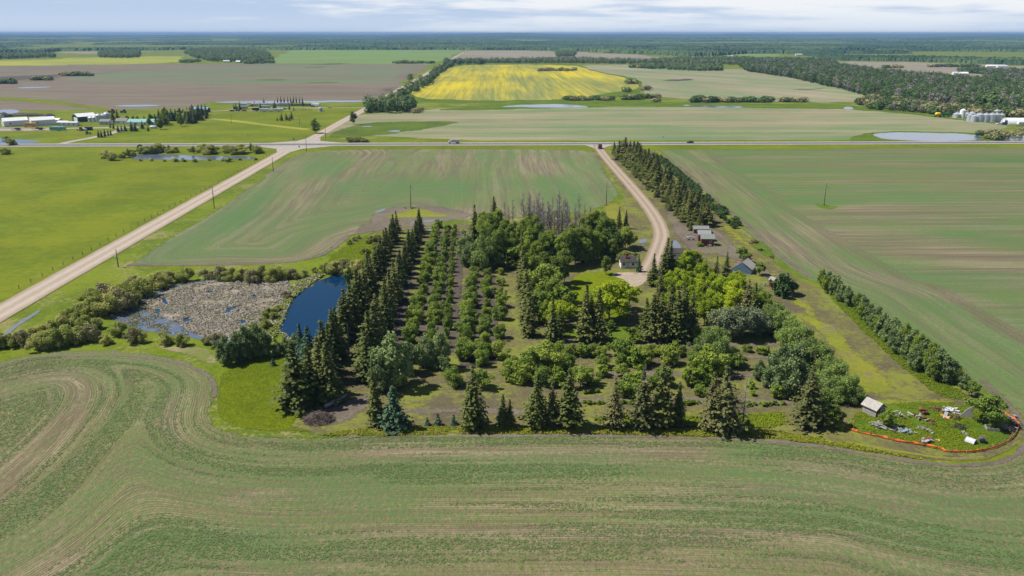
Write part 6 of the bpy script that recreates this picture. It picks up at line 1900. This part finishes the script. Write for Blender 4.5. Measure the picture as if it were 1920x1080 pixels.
def wood(name, label, spots, group=None):
    """one mass of trees; spots = (kind, x, y, h, width factor)"""
    by = {}
    for s in spots:
        by.setdefault(FK[s[0]][0], []).append(s)
    mats = sorted(by)
    V, T, MI = [], [], []
    for mi, m_ in enumerate(mats):
        for (k, x, y, h, wf) in by[m_]:
            v, n, t = rnd.choice(FK[k][1])
            s = h / (4.0 if k in ('bush', 'brown') else 10.0)
            a = rnd.uniform(0, 6.28)
            ca, sa = math.cos(a), math.sin(a)
            q = np.empty_like(v)
            q[:, 0] = (v[:, 0] * ca - v[:, 1] * sa) * s * wf + x
            q[:, 1] = (v[:, 0] * sa + v[:, 1] * ca) * s * wf + y
            q[:, 2] = v[:, 2] * s + .05
            V.append(q)
            T.append(np.clip(t * .8 + rnd.uniform(-.2, .35), 0, 1))
            MI.append(np.full(n, mi))
    V = np.concatenate(V)
    n = len(V) // 4
    me = np_mesh(name, V, np.arange(4 * n).reshape(n, 4), [L[m_] for m_ in mats], attrs={'tint': ('FACE', np.concatenate(T))}, mat_idx=np.concatenate(MI))
    return tag(link(name, me), label, 'woods', group, 'stuff')


def fill(px_poly, gap, jit=.45, cap=9000):
    P = np.array([at(*p) for p in px_poly])
    x0, y0 = P.min(0)
    x1, y1 = P.max(0)
    gx, gy = np.meshgrid(np.arange(x0, x1, gap), np.arange(y0, y1, gap))
    gx = gx.ravel() + rng.uniform(-jit, jit, gx.size) * gap
    gy = gy.ravel() + rng.uniform(-jit, jit, gy.size) * gap
    k = inside(P, gx, gy)
    pts = np.stack([gx[k], gy[k]], 1)
    if len(pts) > cap:
        pts = pts[rng.choice(len(pts), cap, replace=False)]
    return pts


def pick(**w):
    ks, ws = list(w), list(w.values())
    return rnd.choices(ks, ws)[0]


# clump and belt along the gravel road beyond the highway: single trees
ct = []
for i in range(46):
    px, py = 690 + 94 * rnd.random(), 202 + 10 * rnd.random()
    if px > 770 and py > 209:
        continue
    x, y = at(px, py)
    ct.append(far_tree(pick(green=6, cone=1), x, y, rnd.uniform(8.5, 13.5), rnd.uniform(.9, 1.2), 'trees of the dark clump at the head of the road belt'))
for px, py, k in [(784, 211, 'brown'), (788, 209, 'brown'), (779, 212, 'brown'), (690, 212, 'bush')]:
    x, y = at(px, py)
    ct.append(far_tree(k, x, y, 4.5, 1.1, 'trees of the dark clump at the head of the road belt'))
rank(ct, 'tree of the dark clump right of the gravel road, {} from the highway junction', near(550, 272))
bt = []
A, B = at(738, 195), at(846, 120)
for i in range(110):
    t = (i + rnd.random()) / 110
    x, y = A[0] + (B[0] - A[0]) * t + rnd.uniform(-9, 9), A[1] + (B[1] - A[1]) * t
    bt.append(far_tree(pick(green=5, cone=1, bush=2, grey=1), x, y, rnd.uniform(5, 11), 1.15, 'trees of the belt along the gravel road'))
rank(bt, 'tree of the belt beside the canola field, {} from the dark clump', near(738, 195))
c2 = [far_tree(pick(green=5, cone=1), *at(832 + 76 * rnd.random(), 116.5 + 5.5 * rnd.random()), rnd.uniform(9, 13), 1.25, 'trees of the block behind the canola field') for i in range(70)]
rank(c2, 'tree of the block at the canola field corner, {} from its right end', near(908, 120))
x, y = at(769, 151)
tag(far_tree('green', x, y, 11, 1.5, None), 'round dark tree alone at the edge of the tilled field', 'tree')
# shrub lines by the sloughs: single shrubs
sl = []
for (x0, x1, yy, n, hh) in [(1060, 1148, 188, 16, 4.2), (1166, 1200, 186.5, 10, 5), (1200, 1234, 184.5, 8, 5), (1226, 1236, 191, 3, 4.5), (1298, 1312, 191.5, 5, 6), (1312, 1444, 191.5, 30, 5.2), (1464, 1510, 191, 10, 4.6), (1008, 1080, 133, 18, 6), (1176, 1190, 157, 3, 7), (1173, 1180, 173, 2, 6), (1208, 1216, 169, 2, 6)]:
    for i in range(n):
        x, y = at(x0 + (x1 - x0) * (i + rnd.random()) / n, yy + rnd.uniform(-.8, .8))
        sl.append(far_tree(pick(bush=3, brown=3), x, y, hh * rnd.uniform(.7, 1.2), 1.3, 'shrubs along the far sloughs and field ends', 'slough_shrub', 'shrub'))
rank(sl, 'shrub along the far sloughs beyond the highway, {} from the canola field', near(900, 188))
s2 = []
for (x0, x1, y0, y1, n) in [(1834, 1882, 252, 254, 9), (1850, 1876, 259, 262, 6), (1880, 1890, 258, 261, 3), (1898, 1912, 250, 258, 4), (1864, 1870, 262, 264, 2), (1910, 1920, 243, 246, 2)]:
    for i in range(n):
        x, y = at(rnd.uniform(x0, x1), rnd.uniform(y0, y1))
        s2.append(far_tree(pick(bush=1, brown=4), x, y, rnd.uniform(2.6, 4.6), 1.2, 'shrubs round the slough at the right', 'slough_shrub', 'shrub'))
rank(s2, 'brownish shrub round the slough at the right edge, {} from the slough water', near(1740, 258))
s3 = []
for (x0, x1, yy, n) in [(120, 172, 142.5, 12), (60, 95, 150.5, 8), (0, 25, 157, 5), (736, 812, 119, 24), (1185, 1210, 127.5, 8), (1128, 1180, 99.5, 6), (1656, 1692, 127.5, 12), (1738, 1836, 125.5, 22)]:
    for i in range(n):
        x, y = at(x0 + (x1 - x0) * (i + rnd.random()) / n, yy + rnd.uniform(-.4, .4))
        s3.append(far_tree(pick(bush=3, brown=1, green=1), x, y, rnd.uniform(4, 8), 1.5, 'bushes in the distant fields', 'field_bush', 'bush'))
rank(s3, 'bush in a line across the distant fields, {} from the campground', near(520, 200))

# ---- woods that read as one mass
sp = []
for p in fill([(1380, 120), (1440, 116), (1560, 118), (1570, 128), (1660, 142), (1760, 152), (1860, 160), (1920, 168), (2250, 180), (2250, 214), (1900, 216), (1850, 210), (1760, 204), (1700, 190), (1640, 186), (1560, 164), (1480, 146), (1400, 134)], 7.5, cap=9000):
    N_ = p[1]
    sp.append((pick(green=6, grey=2.2, cone=.8) if N_ > 830 or p[0] < 330 else pick(green=3.2, grey=5, bush=1), p[0], p[1], rnd.uniform(8, 15), 1.05))
for p in fill([(1604, 197), (1625, 188), (1700, 192), (1760, 205), (1900, 212), (2250, 216), (2250, 226), (1900, 222), (1790, 217), (1740, 214), (1690, 209), (1640, 206)], 6, cap=3000):
    sp.append((pick(green=3, bush=3, brown=3, grey=2), p[0], p[1], rnd.uniform(3.5, 8.5), 1.1))
wood('mixed_woods', 'long wood of aspens and grey leafless trees behind the grain bins', sp)
sp = []
for p in fill([(862, 116), (960, 114.5), (1060, 112), (1200, 116.5), (1280, 112), (1400, 116), (1400, 122), (1300, 121), (1180, 120), (1060, 119), (860, 119)], 11, cap=2600):
    sp.append((pick(green=6, grey=2, cone=1), p[0], p[1], rnd.uniform(6, 12), 1.2))
for p in fill([(1185, 125.5), (1260, 124), (1350, 126), (1356, 133), (1300, 133), (1210, 129)], 10, cap=700):
    sp.append((pick(green=5, bush=2), p[0], p[1], rnd.uniform(5, 10), 1.2))
for p in fill([(1042, 101), (1060, 98.5), (1080, 101), (1075, 106.5), (1045, 107)], 13, cap=300):
    sp.append(('green', p[0], p[1], rnd.uniform(9, 13), 1.2))
wood('shelterbelt_woods', 'belt of trees behind the canola and pale fields', sp)
sp = []
for p in fill([(185, 100), (215, 96), (262, 99), (262, 108), (230, 109.5), (186, 108)], 14, cap=600):
    sp.append((pick(green=5, cone=1), p[0], p[1], rnd.uniform(9, 14), 1.3))
for p in fill([(345, 100), (370, 95), (440, 94), (500, 100), (512, 115), (490, 120), (440, 117), (400, 116), (370, 110)], 14, cap=1600):
    sp.append((pick(green=5, cone=1.4), p[0], p[1], rnd.uniform(9, 14), 1.3))
for p in fill([(0, 104), (100, 103.5), (104, 108), (0, 111.5), (-300, 113), (-300, 104)], 15, cap=1500):
    sp.append((pick(green=5, cone=1), p[0], p[1], rnd.uniform(9, 13), 1.3))
for p in fill([(335, 117), (370, 113.5), (375, 116), (350, 119)], 14, cap=100):
    sp.append(('bush', p[0], p[1], rnd.uniform(4, 8), 1.3))
for p in fill([(440, 115), (510, 116), (516, 119), (460, 120.5)], 16, cap=200):
    sp.append((pick(bush=2, green=2), p[0], p[1], rnd.uniform(5, 9), 1.3))
wood('farm_woods', 'dark woods round the yellow field at the left', sp)
sp = []
for p in fill([(1850, 143), (1890, 140), (2100, 150), (2100, 172), (1900, 163), (1840, 156)], 9, cap=1500):
    sp.append((pick(green=5, grey=3), p[0], p[1], rnd.uniform(6, 12), 1.2))
for p in fill([(1796, 133), (1830, 131), (1990, 137), (1990, 141), (1830, 139.5), (1798, 137)], 12, cap=700):
    sp.append((pick(green=3, grey=3, bush=2), p[0], p[1], rnd.uniform(5, 9), 1.3))
for p in fill([(1286, 112), (1410, 111), (1420, 116), (1400, 121), (1290, 117)], 12, cap=700):
    sp.append((pick(green=5, grey=1), p[0], p[1], rnd.uniform(7, 12), 1.2))
wood('field_woods', 'tree groups between the pale fields at the right', sp)

# ---- the forest to the horizon: one bumpy canopy, with clearings
mA, nt, out = new_mat('forest_canopy')
N = NT(nt)
co = N.n('TexCoord').outputs['Object']
n1 = N.noise(co, .006, 4.0, .65)
n2 = N.noise(co, .09, 4.0, .7)
n3 = N.noise(co, .0013, 3.0, .6)
c = N.mix(N.step(N.math('ADD', N.math('MULTIPLY', n1, .7), N.math('MULTIPLY', n2, .5)), .45, .75), (.036, .072, .028), (.100, .150, .055))
c = N.mix(N.math('MULTIPLY', N.step(n3, .47, .58), .75), c, (.026, .055, .030))
N.l(N.bsdf(c, .95, .05), out.inputs['Surface'])
# edge of the forest in the survey picture, left to right
edge = np.array([(-700, 104), (-200, 102), (0, 101), (90, 99), (110, 96), (185, 95), (300, 94.5), (350, 93), (520, 94), (870, 93.5), (1040, 95), (1100, 97.5), (1190, 101.5), (1290, 106), (1340, 105), (1400, 101), (1480, 101), (1530, 107), (1580, 114), (1720, 116), (1960, 124), (2500, 134)], float)
thx = np.array([math.atan2(*at(*p)) for p in edge])
edx = np.array([math.hypot(*at(*p)) for p in edge])
na, nr = 900, 230
th = np.linspace(thx.min(), thx.max(), na)
r0 = np.interp(th, thx, edx)
tt = np.linspace(0, 1, nr) ** 1.0
RR = r0[:, None] * (23500 / r0[:, None]) ** tt[None, :]
TH = np.broadcast_to(th[:, None], RR.shape) + rng.uniform(-.4, .4, RR.shape) * (th[1] - th[0])
RR = RR * (1 + rng.uniform(-.4, .4, RR.shape) * .011)
X, Y = RR * np.sin(TH), RR * np.cos(TH)
mask = np.empty(X.shape)
for i in range(na):
    for j in range(nr):
        s = .00055 if RR[i, j] < 9000 else .00028
        mask[i, j] = mnoise.noise((X[i, j] * s, Y[i, j] * s * 1.0, 2.2)) + .45 * mnoise.noise((X[i, j] * s * 3.1, Y[i, j] * s * 3.1, 5.0))
keep = np.clip((mask + np.where(RR > 5500, .19, .27)) / .05, 0, 1)
for q in [[(1290, 75), (1480, 74.5), (1500, 76.5), (1380, 77.5), (1290, 77)], [(1600, 76.5), (1700, 77.5), (1850, 81), (2100, 84), (2100, 79), (1800, 76.5), (1650, 75.5)], [(-200, 78), (30, 78), (58, 79.5), (30, 82), (-200, 82.5)], [(105, 74.5), (150, 74), (160, 76), (120, 76.5)], [(250, 73.5), (300, 73), (300, 74.5), (250, 75)], [(1170, 91), (1230, 90), (1260, 93), (1190, 94)], [(1560, 96), (1640, 95), (1660, 98), (1580, 98.5)], [(700, 72), (900, 71.3), (920, 72.3), (760, 73)], [(560, 82), (620, 81), (640, 83), (580, 84)]]:
    keep[inside(np.array([at(*p) for p in q]), X, Y)] = 0
keep[:, :14] = np.maximum(keep[:, :14], 1)
keep[:, :1] *= 0
ZZ = relief(X, Y) + keep * (9.5 + rng.normal(0, 1.7, X.shape) + 3.5 * mask) - (1 - keep) * 3
idx = np.arange(na * nr).reshape(na, nr)
Fq = np.stack([idx[:-1, :-1], idx[1:, :-1], idx[1:, 1:], idx[:-1, 1:]], -1).reshape(-1, 4)
me = np_mesh('forest', np.stack([X, Y, ZZ], -1).reshape(-1, 3), Fq, mA, smooth=False)
if me.polygons[len(me.polygons) // 2].normal.z < 0:
    me.flip_normals()
tag(link('forest', me), 'forest stretching to the horizon with pale clearings', 'forest', None, 'stuff')

# ---- cattail tufts in the marsh and grass tufts along edges
def tufts(name, label, px_poly, n, mats, h, wid, cat='grass', skip=None, clump=None, splay=.55):
    P = np.array([at(*p) for p in px_poly])
    x0, y0 = P.min(0)
    x1, y1 = P.max(0)
    out = []
    while sum(len(o) for o in out) < n:
        q = rng.uniform([x0, y0], [x1, y1], (n * 3, 2))
        q = q[inside(P, q[:, 0], q[:, 1])]
        if clump == 'rows':
            ph = phi_front(q[:, 0], q[:, 1])
            d = np.array([mnoise.noise((a * .012, b * .012, p * .16)) + .7 * mnoise.noise((a * .05, b * .05, p * .8)) for a, b, p in zip(q[:, 0], q[:, 1], ph)])
            q = q[d + rng.normal(0, .10, len(q)) > .22]
        elif clump:
            d = np.array([mnoise.noise((a * clump, b * clump, 1.7)) for a, b in q])
            q = q[d + rng.normal(0, .18, len(q)) > -.08]
        if skip is not None:
            for s in skip:
                q = q[~inside(np.array([at(*p) for p in s]), q[:, 0], q[:, 1])]
        out.append(q)
    q = np.concatenate(out)[:n]
    m = 4
    base = np.repeat(q, m, 0) + rng.normal(0, wid * .55, (n * m, 2))
    hh = h * rng.uniform(.35, 1.1, n * m)
    nor = rng.normal(0, 1, (n * m, 3)) * [splay, splay, .3] + [0, 0, 1]
    cen = np.column_stack([base, .06 + hh * .6])
    V = cards(cen, nor, wid * rng.uniform(.4, .8, n * m), rng, (.35, .8))
    V[:, 2] = np.maximum(V[:, 2], .11)
    me = np_mesh(name, V, np.arange(4 * n * m).reshape(-1, 4), mats, attrs={'tint': ('FACE', np.repeat(rng.random(n), m) * .6 + rng.random(n * m) * .4)}, mat_idx=np.repeat(rng.integers(0, len(mats), n), m))
    return tag(link(name, me), label, cat, None, 'stuff')


L['reed'] = leaf_mat('dead_cattails', (.165, .143, .113), (.29, .262, .222), (.25, .23, .19), .25)
L['reedgreen'] = leaf_mat('green_cattails', (.06, .08, .025), (.12, .125, .05), (.12, .12, .06), .25)
L['grass'] = leaf_mat('grass_blades', (.082, .112, .003), (.112, .142, .004), (.105, .135, .004), .3)
L['cropleaf'] = leaf_mat('crop_leaves', (.056, .094, .030), (.080, .114, .036), (.07, .105, .034), .3)
L['yellowweed'] = leaf_mat('yellow_weed', (.13, .13, .015), (.19, .175, .02), (.16, .16, .02), .3)
tufts('cattails', 'bed of pale dead cattails filling the marsh', [(262, 572), (300, 548), (352, 534), (430, 524), (540, 526), (545, 540), (522, 578), (492, 608), (462, 632), (400, 636), (352, 622), (322, 600), (290, 588)], 7500, [L['reed']] * 5 + [L['reedgreen']], .55, .42, 'cattails',
      skip=[[(303, 558), (310, 557), (314, 567), (320, 574), (313, 575), (306, 568)], [(416, 590), (428, 578), (440, 577), (462, 575), (440, 580), (430, 588)], [(330, 525), (352, 522), (350, 527), (334, 530)], [(355, 560), (362, 556), (366, 560), (360, 563)], [(386, 548), (398, 546), (402, 550), (390, 551)], [(470, 556), (480, 552), (484, 558), (474, 560)], [(340, 600), (356, 596), (362, 602), (346, 606)], [(288, 582), (300, 578), (306, 586), (294, 590)], [(448, 604), (458, 600), (464, 606), (452, 609)]], clump=.16)
tufts('marsh_sedge', 'thin sedges standing in the shallow water left of the cattails', [(198, 590), (232, 577), (262, 560), (300, 590), (332, 612), (360, 630), (330, 628), (250, 613)], 900, [L['reed'], L['reedgreen'], L['reedgreen']], .4, .3, 'sedge', clump=.3)
tufts('pond_sedge', 'sedges and pale reeds on the bank between marsh and pond', [(496, 606), (520, 580), (545, 545), (560, 530), (600, 512), (608, 516), (574, 540), (548, 560), (534, 592), (523, 622), (510, 640), (485, 640)], 1500, [L['grass'], L['grass'], L['reed'], L['reedgreen']], .8, .5, 'sedge')
tufts('pond_sedge', 'sedges along the spruce side of the pond', [(650, 508), (670, 512), (670, 545), (658, 592), (642, 622), (612, 642), (578, 657), (536, 643), (522, 624), (527, 620), (540, 634), (575, 648), (606, 633), (634, 615), (648, 588), (660, 540), (660, 514)], 800, [L['grass'], L['reed'], L['reedgreen']], .6, .4, 'sedge')
tufts('meadow_grass', 'long bright grass of the meadow by the front spruces', [(412, 706), (432, 692), (470, 672), (520, 662), (600, 662), (636, 676), (618, 740), (560, 770), (548, 798), (590, 810), (520, 811), (455, 804), (416, 788), (406, 768)], 15000, [L['grass']], .2, .10, splay=.25)
tufts('meadow_grass', 'long bright grass behind the pond', [(602, 503), (625, 475), (660, 451), (700, 436), (740, 434), (735, 452), (700, 498), (670, 508)], 3000, [L['grass']], .25, .2, splay=.3)
tufts('tall_grass', 'rank green grass growing in the scrap yard', [(1588, 802), (1602, 777), (1640, 762), (1720, 753), (1790, 756), (1850, 766), (1893, 781), (1904, 800), (1894, 823), (1864, 840), (1830, 847), (1772, 847), (1722, 834), (1650, 819)], 5200, [L['grass']], .3, .2, clump=.35, splay=.35)
tufts('tall_grass', 'rank green grass under the front spruces at the right', [(1110, 783), (1250, 782), (1400, 777), (1470, 774), (1478, 794), (1440, 804), (1300, 801), (1130, 799)], 3200, [L['grass']], .4, .22, splay=.35)
tufts('tall_grass', 'rank green grass under the field hedge', [(1530, 527), (1546, 530), (1600, 573), (1680, 641), (1760, 711), (1818, 742), (1813, 754), (1760, 744), (1690, 689), (1610, 614)], 3000, [L['grass']], .35, .22, splay=.35)
tufts('weeds', 'low yellow weeds along the near edge of the yard', [(600, 817), (660, 806), (760, 801), (900, 802), (1100, 802), (1300, 806), (1440, 807), (1560, 825), (1640, 843), (1730, 862), (1620, 846), (1450, 822), (1300, 818), (1100, 814), (900, 814), (700, 818)], 4500, [L['yellowweed'], L['grass']], .25, .3, 'weeds', clump=.3)
tufts('crop_seedlings', 'young leafy crop plants dotted over the near field', [(-100, 700), (60, 668), (300, 668), (396, 705), (396, 790), (455, 818), (700, 820), (1300, 820), (1600, 846), (1800, 872), (1925, 840), (2050, 1100), (-150, 1100)], 36000, [L['cropleaf']], .12, .15, 'crop', clump='rows', splay=.22)

# ---- the air: one even volume round the scene
hm, nt, out = new_mat('haze_air')
pv = nt.nodes.new('ShaderNodeVolumePrincipled')
pv.inputs['Color'].default_value = (.26, .46, .78, 1)
pv.inputs['Density'].default_value = HAZE
pv.inputs['Anisotropy'].default_value = 0.0
nt.links.new(pv.outputs[0], out.inputs['Volume'])
hb = MB().box((0, 0, 39), (56000, 56000, 88)).build('haze', hm)
tag(hb, kind='stuff')
